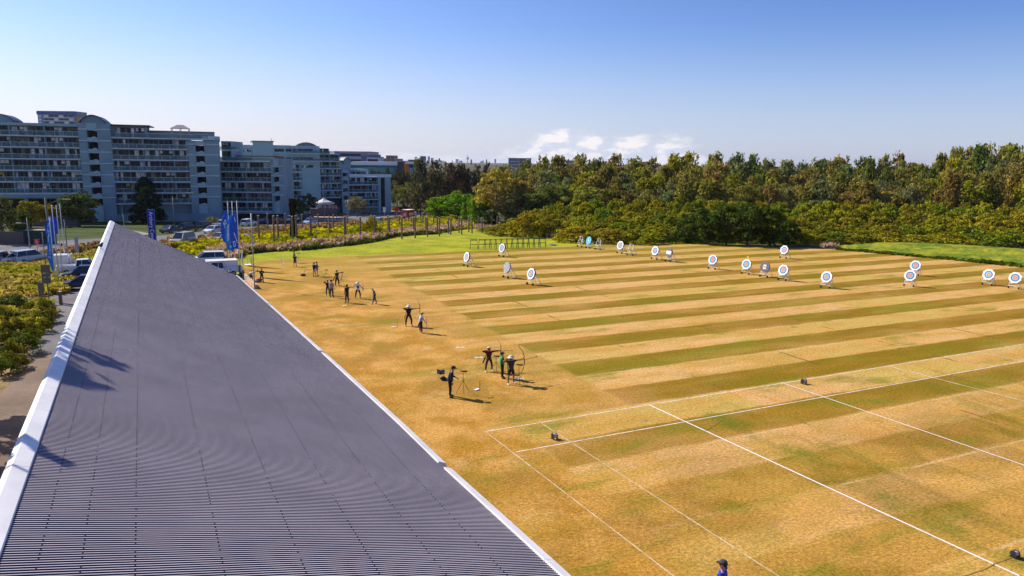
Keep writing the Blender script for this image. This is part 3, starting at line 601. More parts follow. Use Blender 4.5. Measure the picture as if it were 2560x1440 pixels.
# ------------------------------------------------------------------ poles and lamps
m_pole = mat('pole_white', (0.62, 0.60, 0.58), 0.45, 0.1, var=0.06); m_poled = mat('pole_grey', (0.17, 0.17, 0.18), 0.5, 0.1); m_wood = mat('utility_pole_wood', (0.24, 0.22, 0.16), 0.9, var=0.25)
m_galv = mat('pole_galvanised', (0.36, 0.36, 0.38), 0.45, 0.4)
def pole(name, u, v, vt, lab, mm, r=0.06, cat='flagpole', arm=None, group=None, r1=None, head=True):
    b = T(u, v); h_ = hgt(b, vt); t = thing(name, lab, cat, b, 0, group)
    MB().tube([(0, 0, 0), (0, 0, h_)], [r, (r1 or r * 0.6)], 8).build('shaft', mm, t, smooth=True)
    MB().tube([(0, 0, 0), (0, 0, 0.12)], r * 2.2, 10).build('base_collar', mm, t)
    if arm:
        dx, dz, at_ = arm; z = h_ * at_; MB().tube([(0, 0, z), (dx * 0.7, 0, z + dz * 0.8), (dx, 0, z + dz)], 0.035, 6).build('lamp_arm', mm, t)
        MB().box((dx * 1.12, 0, z + dz - 0.02), (abs(dx) * 0.35 + 0.25, 0.22, 0.10)).build('lamp_head', m_pole, t)
    elif head: MB().sph((0, 0, h_ + 0.05), r * 1.3, 8, 6).build('finial', mm, t)
    return t, h_
m_fb = mat('flag_blue', (0.004, 0.085, 0.52), 0.6, var=0.12, scale=0.7); m_fb2 = mat('flag_cyan_blue', (0.006, 0.20, 0.62), 0.6, var=0.12, scale=0.7); m_fw = mat('flag_white', (0.80, 0.82, 0.84), 0.6, var=0)
LET = {'A': '0110100111111001', 'S': '0111100001101110', 'Y': '1001011001000100', 'D': '1110100110011110', 'N': '1001110110111001', 'E': '1111110010001111', 'O': '0110100110010110', 'C': '0111100010000111', 'R': '1110100111101001', 'H': '1001111110011001', 'T': '1111010001000100', 'P': '1110100111101000', 'L': '1000100010001111', 'I': '0100010001000100', 'M': '1001111110011001', 'K': '1010110011001010'}
def flag(base, h_, zt, zb, wdt, side, ang, lab, mm, art, ph=0.0):
    t = thing('blue_banner_flag', lab, 'flag', (base[0], base[1], base[2] + zt), ang, 'blue flags'); NX, NZ = 16, 72; wdt *= 0.82; mb = MB(); H_ = zt - zb
    def pt(i, j):
        x = i / NX; z = j / NZ; drop = 0.16 * x * (1 - z * 0.9) + 0.02
        nar = (0.55 + 0.45 * min(1, z * 2.6)) * (1 - 0.25 * max(0, z - 0.75) / 0.25 * 0.6)
        return (side * (0.07 + wdt * x * nar), 0.10 * math.sin(5.5 * x + 7 * z + ph) * x + 0.06 * math.sin(13 * z + ph) * x, -H_ * (z + drop * (1 - z) * 0.8 + 0.03 * math.sin(4 * x + ph) * z))
    vs = [pt(i, j) for j in range(NZ + 1) for i in range(NX + 1)]; bits = set()
    if art[0] == 'text':                               # letters running down the cloth
        for n, ch in enumerate(art[1]):
            bm_ = LET.get(ch)
            if not bm_: continue
            for r_ in range(4):
                for c_ in range(4):
                    if bm_[r_ * 4 + c_] == '1': bits.add((11 - r_, int(20 + n * 5 + c_)))
    for (cx, cz, rr, kx) in art[2]:
        for i in range(NX):
            for j in range(NZ):
                dx, dz = (i - cx), (j - cz) / 1.9; r_ = math.hypot(dx, dz)
                if (kx == 'o' and rr - 1.1 < r_ < rr) or (kx == 'c' and r_ < rr and math.hypot(dx - 1.3, dz + 0.6) > rr * 0.8) or (kx == '/' and abs(dx + dz * 0.5) < 0.7 and abs(dz) < rr): bits.add((i, j))
    mb.add(vs, [])
    for j in range(NZ):
        for i in range(NX):
            a = j * (NX + 1) + i; mb.f.append((a, a + 1, a + NX + 2, a + NX + 1)); mb.m.append(1 if (i, j) in bits else 0)
    mb.build('cloth', [mm, m_fw], t, smooth=True); return t
b_, h_ = pole('flagpole', 577.5, 660, 505, 'left pole of the central group of three flagpoles', m_pole, group='flagpoles')
flag(b_.location, h_, h_ - 0.8, 2.0 + (h_ - 6.6) * 0.6, 1.1, -1, 0.25, 'blue flag with a white looped emblem, left of the three central flags', m_fb, ('x', '', [(6, 26, 2.9, 'o'), (8, 34, 4, '/')]), 0.4)
b_, h_ = pole('flagpole', 589, 672, 505, 'middle pole of the central group of three flagpoles', m_pole, group='flagpoles')
flag(b_.location, h_, h_ - 1.2, h_ - 6.1, 1.15, -1, 0.15, 'lighter blue flag with white lettering, middle of the three central flags', m_fb2, ('text', 'ARCHERY', [(6, 60, 3.0, 'c')]), 2.0)
b_, h_ = pole('flagpole', 601.7, 688, 505, 'right pole of the central group of three flagpoles', m_pole, group='flagpoles')
flag(b_.location, h_, h_ - 0.9, h_ - 5.6, 1.15, -1, 0.1, 'deep blue flag with a white ring near its lower end, rightmost of the central three', m_fb, ('x', '', [(8, 62, 3.0, 'o'), (5, 14, 3, '/'), (4, 50, 5, '/')]), 3.3)
pole('light_pole', 637, 722, 533, 'slim grey light pole at the edge of the range with a small side arm', m_galv, 0.07, 'light pole', (-0.55, 0.02, 0.72))
pole('light_pole', 569, 648, 570, 'short thin grey pole behind the central flagpoles', m_poled, 0.05, 'light pole')
LP = [(141, 720, 545, 'first'), (148, 703, 516, 'second'), (157.5, 690, 516, 'third'), (165, 673, 512, 'fourth')]
for i, (u, v, vt, s) in enumerate(LP):
    b_, h_ = pole('flagpole', u, v, vt, s + ' flagpole from the left in the left-hand group', m_pole, group='flagpoles')
    if i == 0: flag(b_.location, h_, h_ - 0.5, 1.9, 0.75, -1, -0.3, 'long narrow blue flag hanging lowest in the left-hand group', m_fb2, ('text', 'OLYMPIC', [(7, 12, 3, 'c')]), 1.0)
    if i == 1: flag(b_.location, h_, h_ - 0.8, 4.4, 1.15, -1, -0.1, 'wide blue flag with white script in the left-hand group', m_fb, ('text', 'SYDNEY', [(6, 12, 3, 'c')]), 2.2)
    if i == 2: flag(b_.location, h_, h_ - 1.1, 4.8, 0.95, -1, 0.3, 'plain deep blue flag at the right of the left-hand group', m_fb, ('x', '', []), 4.0)
pole('light_pole', 172.5, 672, 553, 'dark grey pole right of the left-hand flagpoles', m_poled, 0.09, 'light pole')
pole('street_lamp', 77, 640, 545, 'grey street lamp with a short left arm beside the white cars', m_galv, 0.09, 'street lamp', (-1.1, 0.05, 0.86))
pole('street_lamp', 125, 612, 495, 'tall wooden utility pole with a lamp arm in front of the trees', m_wood, 0.17, 'street lamp', (2.9, 0.9, 0.86), r1=0.15)
pole('street_lamp', 437, 572, 492, 'tall grey street lamp among the parked cars with a long right arm', m_poled, 0.13, 'street lamp', (3.4, 1.6, 0.90))
pole('street_lamp', 310, 565, 536, 'slim white lamp behind the ridge of the pavilion roof', m_pole, 0.08, 'street lamp', (1.3, 0.0, 0.35))
pole('light_pole', 285, 560, 538, 'short slim pole just above the tip of the pavilion roof', m_galv, 0.06, 'light pole')
for i, (u, v, vt, s) in enumerate([(811, 545, 470, 'beside the white shade canopy'), (859, 535, 470, 'between the canopy and the rounded tree'), (925, 533, 469, 'in front of the right-hand apartments'), (954, 532, 468, 'nearest the red hedge')]):
    pole('flagpole', u, v, vt, 'tall bare white flagpole ' + s, m_pole, 0.11, group='bare white flagpoles in front of the apartments')
pole('street_lamp', 745, 545, 490, 'thin street lamp left of the palms', m_galv, 0.08, 'street lamp')
pole('street_lamp', 871, 542, 500, 'thin street lamp in front of the rounded tree', m_galv, 0.08, 'street lamp')
pole('street_lamp', 813, 530, 424, 'very tall mast lamp standing before the right-hand apartments', m_galv, 0.14, 'street lamp', (1.0, 0.0, 0.99))
m_grey = mat('sign_back_grey', (0.13, 0.115, 0.10), 0.6)
t, h_ = pole('sign_pole', 123, 753, 580, 'tall grey pole with three dark sign panels near the path', m_poled, 0.06, 'sign pole', head=False)
for (v0, v1, w_) in ((662, 682, 0.85), (683, 692, 0.85), (693, 708, 0.85)):
    z0, z1 = hgt(t.location, v1), hgt(t.location, v0); MB().box((0, -0.08, (z0 + z1) / 2), (w_, 0.05, z1 - z0)).build('sign_panel', m_grey, t)
t, h_ = pole('sign_pole', 107.5, 758, 710, 'short sign pole with one dark panel beside the bushes', m_poled, 0.035, 'sign pole', head=False)
MB().box((0, -0.06, h_ - 0.45), (0.55, 0.04, 1.2)).build('sign_panel', m_grey, t)
t, h_ = pole('sign_pole', 195, 640, 600, 'slim sign pole with a pale grey panel by the road verge', m_poled, 0.05, 'sign pole', head=False)
MB().box((0, -0.06, 1.5), (0.5, 0.05, 2.4)).build('sign_panel', mat('sign_pale', (0.35, 0.37, 0.42)), t)
t = thing('bollard', 'square timber bollard with a pale top on the path', 'bollard', T(153, 762)); MB().box((0, 0, 0.62), (0.22, 0.22, 1.24)).build('post', m_post, t, bev=0.01); MB().box((0, 0, 1.26), (0.24, 0.24, 0.04)).build('cap', m_cap, t)
for u, v, s in ((600, 690, 'nearest'), (609, 700, 'middle'), (590, 671, 'farthest')):
    t = thing('bollard', s + ' of the three brown bollards by the roof corner and flagpoles', 'bollard', T(u, v), 0.2, 'bollards by the roof corner'); MB().box((0, 0, 0.6), (0.16, 0.16, 1.2)).build('post', m_post, t); MB().box((0, 0, 1.22), (0.18, 0.18, 0.04)).build('cap', m_cap, t)
m_edge = mat('timber_edging', (0.50, 0.34, 0.22), 0.9, var=0.2)
pa, pb, pc = T(592, 672), T(640, 722), T(576, 655); d = pb - pa
mb = MB(); L_ = d.length
mb.box(((pa + pb) / 2 + Vector((0, 0, 0.22)))[:], (L_, 0.35, 0.44), math.atan2(d.y, d.x)); tag(mb.build('timber_edging', m_edge), 'low pale timber edging beside the flagpoles at the range corner', 'edging')
# red warning sign, blue pylon sign
m_red = mat('sign_red', (0.62, 0.01, 0.015), 0.5, var=0.05); m_signblue = mat('sign_blue', (0.006, 0.02, 0.33), 0.5, var=0.05); m_txt = mat('lettering_white', (0.85, 0.85, 0.86), 0.5, var=0)
def text(s, size, mm, parent, loc, rot, name='lettering', ext=0.004, sp=1.0):
    c = D.curves.new(name, 'FONT'); c.body = s; c.size = size; c.extrude = ext; c.align_x = 'LEFT'; c.align_y = 'CENTER'; c.space_character = sp; c.materials.append(mm)
    tmp = D.objects.new(name, c); COL.objects.link(tmp); bpy.context.view_layer.update(); me_ = D.meshes.new_from_object(tmp); D.objects.remove(tmp); o = D.objects.new(name, me_); COL.objects.link(o); o.parent = parent; o.location = loc; o.rotation_euler = rot; return o
b = T(95, 632); t = thing('red_notice_sign', 'red notice board with white lines of text beside the road', 'sign', b); z0, z1 = hgt(b, 611), hgt(b, 598)
MB().tube([(0, 0, 0), (0, 0, z0 + 0.1)], 0.04, 6).build('post', m_galv, t); wd = 14 / F * b.y; MB().box((0, 0, (z0 + z1) / 2), (wd, 0.06, z1 - z0)).build('panel', m_red, t, bev=0.01)
for i, wln in enumerate((0.3, 0.62, 0.55, 0.25)): MB().box((0, -0.037, z1 - (z1 - z0) * (0.22 + 0.19 * i)), (wd * wln, 0.012, (z1 - z0) * 0.055)).build('text_line', m_txt, t)
b = T(384, 628); t = thing('pylon_sign', 'tall deep blue pylon sign reading Archery Centre beyond the roof', 'sign', b, 0.12); z1 = hgt(b, 524); wd = 16.5 / F * b.y
mb = MB(); mb.box((0, 0, z1 / 2), (wd, 0.5, z1)); mb.build('pylon', m_signblue, t, bev=0.02)
text('Archery Centre', wd * 0.74, m_txt, t, (0.08, -0.262, z1 * 0.955), (PI / 2, PI / 2, 0), sp=1.0)
text('Sydney Olympic Park', wd * 0.2, m_txt, t, (-wd * 0.36, -0.262, z1 * 0.60), (PI / 2, PI / 2, 0))
# birds
m_bird = mat('bird_black', (0.03, 0.022, 0.04), 0.7); m_birdw = mat('bird_white', (0.7, 0.7, 0.7), 0.7)
def bird(loc, rz, lab, s=1.0, pied=False):
    t = thing('bird', lab, 'bird', loc, rz); t.scale = (s, s, s); mb = MB()
    mb.sph((0, 0, 0.16), 0.09, 10, 8, sc=(1.9, 0.9, 1.0)); mb.sph((0.17, 0, 0.27), 0.055, 8, 6, sc=(1.1, 1, 1)); mb.tube([(0.08, 0, 0.2), (0.15, 0, 0.26)], 0.05, 8); mb.tube([(0.21, 0, 0.27), (0.28, 0, 0.265)], [0.018, 0.004], 6)
    mb.tube([(-0.12, 0, 0.15), (-0.36, 0, 0.08)], [0.05, 0.03], 6); mb.build('body', m_bird, t, smooth=True)
    for y in (-0.03, 0.03): MB().tube([(0.02, y, 0.1), (0.03, y, 0.0)], 0.008, 5).build('leg', m_bird, t)
    if pied: MB().sph((-0.02, 0, 0.22), 0.075, 8, 6, sc=(1.3, 0.9, 0.5)).build('back_patch', m_birdw, t)
    return t
p = roofp(AR - 0.15, 44.0, 0.06); bird(p, -0.6, 'black bird perched on the white ridge capping', 1.25)
p = roofp(5.6, 60.5, 0.02); bird(p, 2.4, 'pied black and white bird standing low on the grey roof', 1.1, True)
p = roofp(5.75, 62.5, 0.02); bird(p, 0.4, 'dark bird near the far lower corner of the roof', 0.8)
# ------------------------------------------------------------------ people
def cloth(name, c): return mat('cloth_' + name, c, 0.85, var=0.15, scale=6)
CL = {'navy': (0.010, 0.014, 0.055), 'black': (0.012, 0.011, 0.014), 'maroon': (0.10, 0.008, 0.012), 'green': (0.01, 0.26, 0.07), 'darkgrey': (0.04, 0.04, 0.05), 'grey': (0.16, 0.16, 0.19),
      'bluewhite': (0.35, 0.48, 0.72), 'lilac': (0.32, 0.30, 0.42), 'olive': (0.07, 0.07, 0.05), 'white': (0.75, 0.74, 0.76), 'jeans': (0.025, 0.06, 0.14), 'teal': (0.01, 0.22, 0.28), 'blue': (0.015, 0.05, 0.50),
      'yellow': (0.75, 0.45, 0.03), 'khaki': (0.40, 0.36, 0.28), 'red': (0.55, 0.05, 0.03), 'cream': (0.72, 0.66, 0.58)}
def cm(n): return cloth(n, CL[n])
m_skin = mat('skin', (0.46, 0.25, 0.16), 0.6, var=0.05); m_skind = mat('skin_tanned', (0.30, 0.15, 0.085), 0.6, var=0.05)
m_hair = mat('hair_dark', (0.02, 0.014, 0.012), 0.7); m_hairf = mat('hair_fair', (0.45, 0.36, 0.26), 0.7); m_shoe = mat('shoe_dark', (0.02, 0.02, 0.022), 0.6); m_shoew = mat('shoe_white', (0.62, 0.60, 0.60), 0.6)
def skin(name, chains, mm, parent, root=0, lvl=1):
    idx = {}; vs = []; rs = []; es = []
    for ch in chains:
        prev = None
        for p, r in ch:
            k = (round(p[0], 4), round(p[1], 4), round(p[2], 4))
            if k not in idx: idx[k] = len(vs); vs.append(tuple(p)); rs.append(r)
            if prev is not None and prev != idx[k]: es.append((prev, idx[k]))
            prev = idx[k]
    me = D.meshes.new(name); me.from_pydata(vs, es, []); me.materials.append(mm); o = D.objects.new(name, me); COL.objects.link(o); o.parent = parent
    md = o.modifiers.new('skin', 'SKIN'); sv = me.skin_vertices[0].data
    for i, r in enumerate(rs):
        sv[i].radius = (r, r) if not isinstance(r, tuple) else r; sv[i].use_root = (i == root)
    md.use_smooth_shade = True
    ss = o.modifiers.new('sub', 'SUBSURF'); ss.levels = lvl; ss.render_levels = lvl
    KIDS.setdefault(parent.name, []).append(o); return o
def V3(*a): return Vector(a)
ARMS = {'down': ((0.01, 0.24, 1.15), (0.05, 0.26, 0.90)), 'front': ((0.06, 0.25, 1.17), (0.27, 0.10, 1.12)), 'phone': ((0.10, 0.22, 1.17), (0.26, 0.06, 1.27)), 'scope': ((0.16, 0.20, 1.26), (0.34, 0.05, 1.44)),
        'bow': ((0.02, 0.46, 1.44), (0.02, 0.72, 1.45)), 'draw': ((-0.05, 0.46, 1.50), (0.05, 0.10, 1.50)), 'brow': ((0.06, 0.42, 1.50), (0.12, 0.14, 1.62)), 'out': ((0.08, 0.34, 1.22), (0.22, 0.42, 1.02)),
        'hang': ((0.03, 0.2, 1.12), (0.12, 0.14, 0.88)), 'back': ((-0.1, 0.25, 1.18), (-0.16, 0.12, 0.98))}
def person(u, v, vt, rz, lab, top='black', legs='black', arms=('down', 'down'), lean=0.0, head=0.0, nod=0.0, hat=None, hair='dark', sleeves=False, shorts=False, shoes='dark', stance=0.13, stride=0.0, vest=None, skn=None, quiver=None, cut=None, hh=None):
    base = T(u, v) if cut is None else cut; s = (hh or hgt(base, vt) / (1.79 if hat else 1.76)) 
    t = thing('person', lab, 'person', base, rz); t.scale = (s * 1.13, s * 1.13, s); sk = skn or m_skin
    R = Matrix.Rotation(lean, 4, 'Y'); piv = V3(0, 0, 0.95)
    def U(p): return R @ (V3(*p) - piv) + piv
    RH = Matrix.Rotation(head, 4, 'Z'); nk = V3(0, 0, 1.50)
    def HD(p):
        q_ = Matrix.Rotation(nod, 4, 'Y') @ (V3(*p) - nk); q_ = RH @ q_; return U(q_ + nk)
    pel = U((0, 0, 0.97)); sp1 = U((0, 0, 1.13)); ch = U((0.0, 0, 1.32)); nb_ = U((0, 0, 1.44)); nt = U((0.0, 0, 1.52))
    body = []; shirt = []; sl = []
    hd = [(nb_, 0.06), (nt, 0.052), (HD((0.025, 0, 1.585)), 0.072), (HD((0.01, 0, 1.655)), 0.088), (HD((0.0, 0, 1.72)), 0.068)]
    body.append([(pel, 0.125), (sp1, 0.115), (ch, 0.13)] + hd)
    body.append([(HD((0.01, 0, 1.655)), 0.088), (HD((0.112, 0, 1.632)), 0.014)])
    for e in (-1, 1): body.append([(HD((0.01, 0, 1.655)), 0.088), (HD((-0.005, e * 0.098, 1.645)), 0.018)])
    shirt.append([(U((0, 0, 0.86)), 0.15), (U((0, 0, 0.96)), 0.158), (sp1, 0.15), (U((0, 0, 1.30)), 0.155), (U((0, 0, 1.42)), 0.10)])
    for sgn, an in ((1, arms[0]), (-1, arms[1])):
        el_, wr = ARMS[an]; sh = U((0.0, sgn * 0.175, 1.415)); E_ = U((el_[0], sgn * el_[1], el_[2])); W_ = U((wr[0], sgn * wr[1], wr[2]))
        if an == 'draw': W_ = U((0.07, sgn * 0.04, 1.545))
        if an == 'bow': E_ = U((0.02, sgn * 0.46, 1.43)); W_ = U((0.02, sgn * 0.73, 1.44))
        dr = (W_ - E_).normalized(); Hn = W_ + dr * 0.075; side = dr.cross(V3(0, 0, 1)); side = side.normalized() if side.length > 0.1 else V3(0, 1, 0); dnv = dr.cross(side).normalized()
        body.append([(ch, 0.13), (sh, 0.058), (E_, 0.042), (W_, 0.028), (Hn, 0.034)])
        for k, (o_, L_) in enumerate(((-0.03, 0.062), (-0.01, 0.075), (0.01, 0.072), (0.03, 0.055))):
            f0 = Hn + side * o_ + dr * 0.02; f1 = f0 + dr * L_ * 0.55 + dnv * -0.008; f2 = f1 + (dr * 0.5 + dnv * 0.7 * (1 if an in ('down', 'hang') else 1)).normalized() * L_ * 0.5
            body.append([(Hn, 0.034), (f0, 0.0095), (f1, 0.009), (f2, 0.008)])
        th = W_ + dr * 0.03 + side * (-0.045 * sgn); body.append([(Hn, 0.034), (th, 0.011), (th + dr * 0.045 + side * (-0.012 * sgn), 0.009)])
        shirt.append([(U((0, 0, 1.30)), 0.155), (sh, 0.078), (sh + (E_ - sh) * 0.62, 0.060)] + ([(E_, 0.056), (W_ - (W_ - E_) * 0.12, 0.043)] if sleeves else []))
    trs = [[(U((0, 0, 1.12)), 0.135), (U((0, 0, 1.04)), 0.15), (pel, 0.15)]]; shoe = []
    for sgn in (-1, 1):
        hx = stride * sgn; kn = V3(hx * 0.5 + 0.02 + abs(stride) * 0.10, sgn * stance * 1.0, 0.51); an_ = V3(hx, sgn * (stance + 0.02), 0.085); hp = V3(0, sgn * 0.09, 0.90)
        body.append([(pel, 0.125), (hp, 0.085), (kn, 0.056), (V3(*an_), 0.038), (an_ + V3(0.10, sgn * 0.02, -0.045), 0.033), (an_ + V3(0.17, sgn * 0.03, -0.05), 0.026)])
        if shorts: trs.append([(pel, 0.15), (hp, 0.108), (hp + (kn - hp) * 0.85, 0.088)])
        else: trs.append([(pel, 0.15), (hp, 0.105), (kn, 0.076), (an_ + V3(0, 0, 0.03), 0.058)])
        sh_ = skin('shoe', [[(an_ + V3(-0.05, 0, -0.035), 0.046), (an_ + V3(0.05, sgn * 0.01, -0.04), 0.048), (an_ + V3(0.18, sgn * 0.03, -0.05), 0.034)]], m_shoew if shoes == 'white' else m_shoe, t)
    skin('body', body, sk, t); skin('shirt', shirt, cm(top), t, lvl=2); skin('trousers' if not shorts else 'shorts', trs, cm(legs), t)
    mb = MB(); hc = HD((-0.005, 0, 1.675)); mh = Matrix.Translation(hc) @ R @ RH @ Matrix.Rotation(nod, 4, 'Y')
    if hair:
        hb = MB().sph((-0.018, 0, 0.0), 0.104, 12, 8, sc=(0.98, 0.93, 1.0)); hb.v = [tuple(mh @ (V3(*p) if not (p[0] > 0.03 and p[2] < 0.02) else V3(0.0, p[1] * 0.6, p[2]))) for p in hb.v]; hb.build('hair', m_hair if hair == 'dark' else m_hairf, t, smooth=True)
    if hat:
        kind, hc_ = hat; hb = MB().sph((0, 0, 0.035), 0.113, 14, 8, sc=(1.02, 0.96, 0.82))
        hb.v = [(p[0], p[1], max(p[2], 0.02)) for p in hb.v]
        if kind == 'cap':
            hb.add([(0.07, -0.085, 0.035), (0.16, -0.06, 0.022), (0.20, 0, 0.018), (0.16, 0.06, 0.022), (0.07, 0.085, 0.035), (0.07, -0.085, 0.022), (0.16, -0.06, 0.010), (0.20, 0, 0.006), (0.16, 0.06, 0.010), (0.07, 0.085, 0.022)],
                   [(0, 1, 2, 3, 4), (9, 8, 7, 6, 5), (0, 5, 6, 1), (1, 6, 7, 2), (2, 7, 8, 3), (3, 8, 9, 4), (4, 9, 5, 0)])
        else:
            n_ = 18
            for rr0, z0, rr1, z1 in ((0.105, 0.045, 0.185, -0.015), (0.185, -0.015, 0.183, -0.025), (0.183, -0.025, 0.10, 0.03)):
                b_ = len(hb.v); hb.add([(rr * math.cos(2 * PI * k / n_), rr * math.sin(2 * PI * k / n_), z) for rr, z in ((rr0, z0), (rr1, z1)) for k in range(n_)], [(k, (k + 1) % n_, n_ + (k + 1) % n_, n_ + k) for k in range(n_)])
        hb.v = [tuple(mh @ V3(*p)) for p in hb.v]; hb.build('cap' if kind == 'cap' else 'sun_hat', cm(hc_), t, smooth=True)
    if vest:
        skin('vest', [[(U((0, 0, 1.0)), 0.158), (U((0, 0, 1.15)), 0.156), (U((0, 0, 1.32)), 0.168), (U((0, 0, 1.42)), 0.11)]], cm(vest), t, lvl=2)
    if quiver:
        mb = MB(); a = U((-0.12, -0.2, 0.98)); mb.tube([a, a + V3(-0.20, -0.06, -0.42)], [0.055, 0.045], 8)
        for k in range(4): mb.tube([a + V3(0.01 * k, 0.01 * (k - 2), 0), a + V3(0.13 + 0.01 * k, 0.03 * (k - 2), 0.28)], 0.006, 4)
        mb.build('quiver', cm(quiver), t)
    return t
m_bow = mat('bow_black', (0.02, 0.018, 0.022), 0.4); m_limbw = mat('bow_limb_white', (0.75, 0.74, 0.76), 0.4, var=0); m_purp = mat('bow_purple', (0.14, 0.04, 0.42), 0.4, var=0); m_tan = mat('bow_tan', (0.45, 0.28, 0.13), 0.5, var=0); m_str = mat('bow_string', (0.55, 0.55, 0.55), 0.6, var=0)
def bow(loc, rz, lab, limb, drawn=0.0, rest=0.0, stab=True, roll=0.0, s=1.0):
    """recurve bow; local z runs along the bow, local y points at the target"""
    t = thing('recurve_bow', lab, 'bow', loc, rz, 'bows of the archers'); t.rotation_euler = (rest, roll, rz); t.scale = (s, s, s); bd = 0.06 * drawn; s *= 0.74
    MB().tube([(0, 0.0, -0.33), (0, 0.05, -0.15), (0, 0.0, 0.0), (0, 0.05, 0.15), (0, 0.0, 0.33)], 0.022, 6).build('riser', m_bow if limb is not m_purp else m_purp, t)
    for sg in (-1, 1): MB().tube([(0, 0.0, sg * 0.33), (0, -0.06 - bd * 0.3, sg * 0.52), (0, -0.16 - bd * 0.8, sg * 0.70), (0, -0.17 - bd, sg * 0.78), (0, -0.12 - bd, sg * 0.84)], [0.017, 0.016, 0.014, 0.012, 0.009], 5).build('limb', limb, t)
    dy = -0.2 - 0.45 * drawn; MB().tube([(0, -0.15 - bd, -0.82), (0, dy, 0), (0, -0.15 - bd, 0.82)], 0.006, 4).build('string', m_str, t)
    if stab:
        MB().tube([(0, 0.04, -0.06), (0, 0.82, -0.10)], 0.011, 5).tube([(0, 0.80, -0.10), (0, 0.88, -0.10)], 0.02, 6).build('stabiliser', m_bow, t)
        for sg in (-1, 1): MB().tube([(0, 0.04, -0.06), (sg * 0.22, -0.16, -0.12)], 0.009, 5).build('side_rod', m_bow, t)
    return t
def scope(u, v, vt, rz, lab, s=None, leg=0.38):
    b = T(u, v); h_ = hgt(b, vt); t = thing('scope_tripod', lab, 'tripod', b, rz, 'spotting scopes on tripods'); ap = h_ * 0.58
    for k in range(3):
        a = 2 * PI * k / 3 + 0.5; MB().tube([(0, 0, ap), (leg * math.cos(a), leg * math.sin(a), 0)], 0.013, 5).build('leg', m_blackp, t)
    MB().tube([(0, 0, ap - 0.05), (0, 0, h_ - 0.1)], 0.016, 6).build('centre_post', m_blackp, t)
    MB().tube([(-0.16, 0, h_ + 0.03), (0.02, 0, h_ - 0.02), (0.24, 0, h_ - 0.02)], [0.03, 0.045, 0.05], 8).build('spotting_scope', m_blackp, t, smooth=True); return t
def handat(p, side, an):                        # world position of a hand
    el_, wr = ARMS[an]; q_ = (0.02, 0.80, 1.44) if an == 'bow' else (wr[0], wr[1], wr[2] - 0.06 if an == 'down' else wr[2])
    l = Vector((q_[0] * p.scale[0], side * q_[1] * p.scale[0], q_[2] * p.scale[2])); c, s_ = math.cos(p.rotation_euler.z), math.sin(p.rotation_euler.z)
    return Vector(p.location) + Vector((l.x * c - l.y * s_, l.x * s_ + l.y * c, l.z))
RG = math.radians
RH_ = RG(-62)           # right-handed archers turn their chest this way
p = person(1125, 992, 914, RG(5), 'person in a navy jacket and cap bending to a spotting scope, nearest the pavilion', 'navy', 'black', ('front', 'hang'), lean=0.20, nod=0.15, hat=('cap', 'black'), sleeves=True)
scope(1158, 984, 928, RG(12), 'tall tripod with a spotting scope in front of the person in the navy jacket', leg=0.45)
b = T(1103, 946); t = thing('camp_chair', 'folding camp chair loaded with bags behind the person in navy', 'chair', b, RG(40)); s_ = hgt(b, 918) / 0.85; s_ *= 0.85; t.scale = (s_, s_, s_)
for sx in (-1, 1):
    for sy in (-1, 1): MB().tube([(sx * 0.26, sy * 0.24, 0.0), (-sx * 0.0 + sx * 0.2, -sy * 0.22, 0.45)], 0.012, 5).build('leg', m_blackp, t)
MB().box((0, 0, 0.44), (0.5, 0.46, 0.04)).build('seat', cm('darkgrey'), t, bev=0.02); MB().box((-0.25, 0, 0.66), (0.05, 0.48, 0.36)).build('backrest', cm('black'), t, bev=0.02)
for sy in (-1, 1): MB().tube([(-0.25, sy * 0.24, 0.4), (-0.27, sy * 0.24, 0.86)], 0.012, 5).build('back_post', m_blackp, t)
o = MB().sph((0, 0, 0.14), 0.2, 10, 8, sc=(1, 0.8, 0.75)).build('shoulder_bag', cm('grey'), None, smooth=True, loc=b + Vector((0.05, -0.05, 0.46 * s_))); tag(o, 'grey bag resting on the camp chair seat', 'bag')
o = MB().sph((0, 0, 0.14), 0.17, 10, 8, sc=(1.2, 0.8, 0.8)).build('kit_bag', cm('navy'), None, smooth=True, loc=T(1108, 951)); tag(o, 'dark kit bag on the grass beside the camp chair', 'bag')
p = person(1222, 928, 867, RH_, 'archer in a maroon long-sleeved top and pale cap drawing a bow behind the green shirt', 'maroon', 'darkgrey', ('bow', 'draw'), head=PI / 2 - 0.15, hat=('cap', 'cream'), sleeves=True, shoes='white', stance=0.2, quiver='maroon', skn=m_skind)
bow(handat(p, 1, 'bow'), RH_, 'recurve bow with white limbs held by the archer in maroon', m_limbw, 1.0, s=p.scale[0])
scope(1240, 926, 890, RG(10), 'tripod with scope between the maroon archer and the green shirt', leg=0.42)
p = person(1255, 945, 880, RG(10), 'person in a green shirt, black cap and black leggings standing between two archers', 'green', 'black', ('down', 'front'), hat=('cap', 'black'))
scope(1268, 943, 898, RG(10), 'tripod standing between the green shirt and the archer in a white sun hat')
p = person(1277, 960, 888, RH_ + 0.1, 'archer in a white sun hat, grey top and black shorts at full draw', 'darkgrey', 'black', ('bow', 'draw'), head=PI / 2 - 0.1, hat=('sun', 'cream'), shorts=True, shoes='white', stance=0.16, skn=m_skind)
bow(handat(p, 1, 'bow'), RH_ + 0.1, 'recurve bow with long stabiliser held by the archer in the white sun hat and shorts', m_bow, 1.0, rest=0.12, s=p.scale[0])
scope(1297, 962, 912, RG(10), 'tripod with a scope just right of the archer in shorts', leg=0.42)
p = person(1022, 815, 762, RH_ - 0.1, 'archer in white sun hat and black top with a yellow quiver, bow arm level', 'black', 'black', ('bow', 'draw'), head=PI / 2 - 0.1, hat=('sun', 'white'), stance=0.2, quiver='yellow', skn=m_skind)
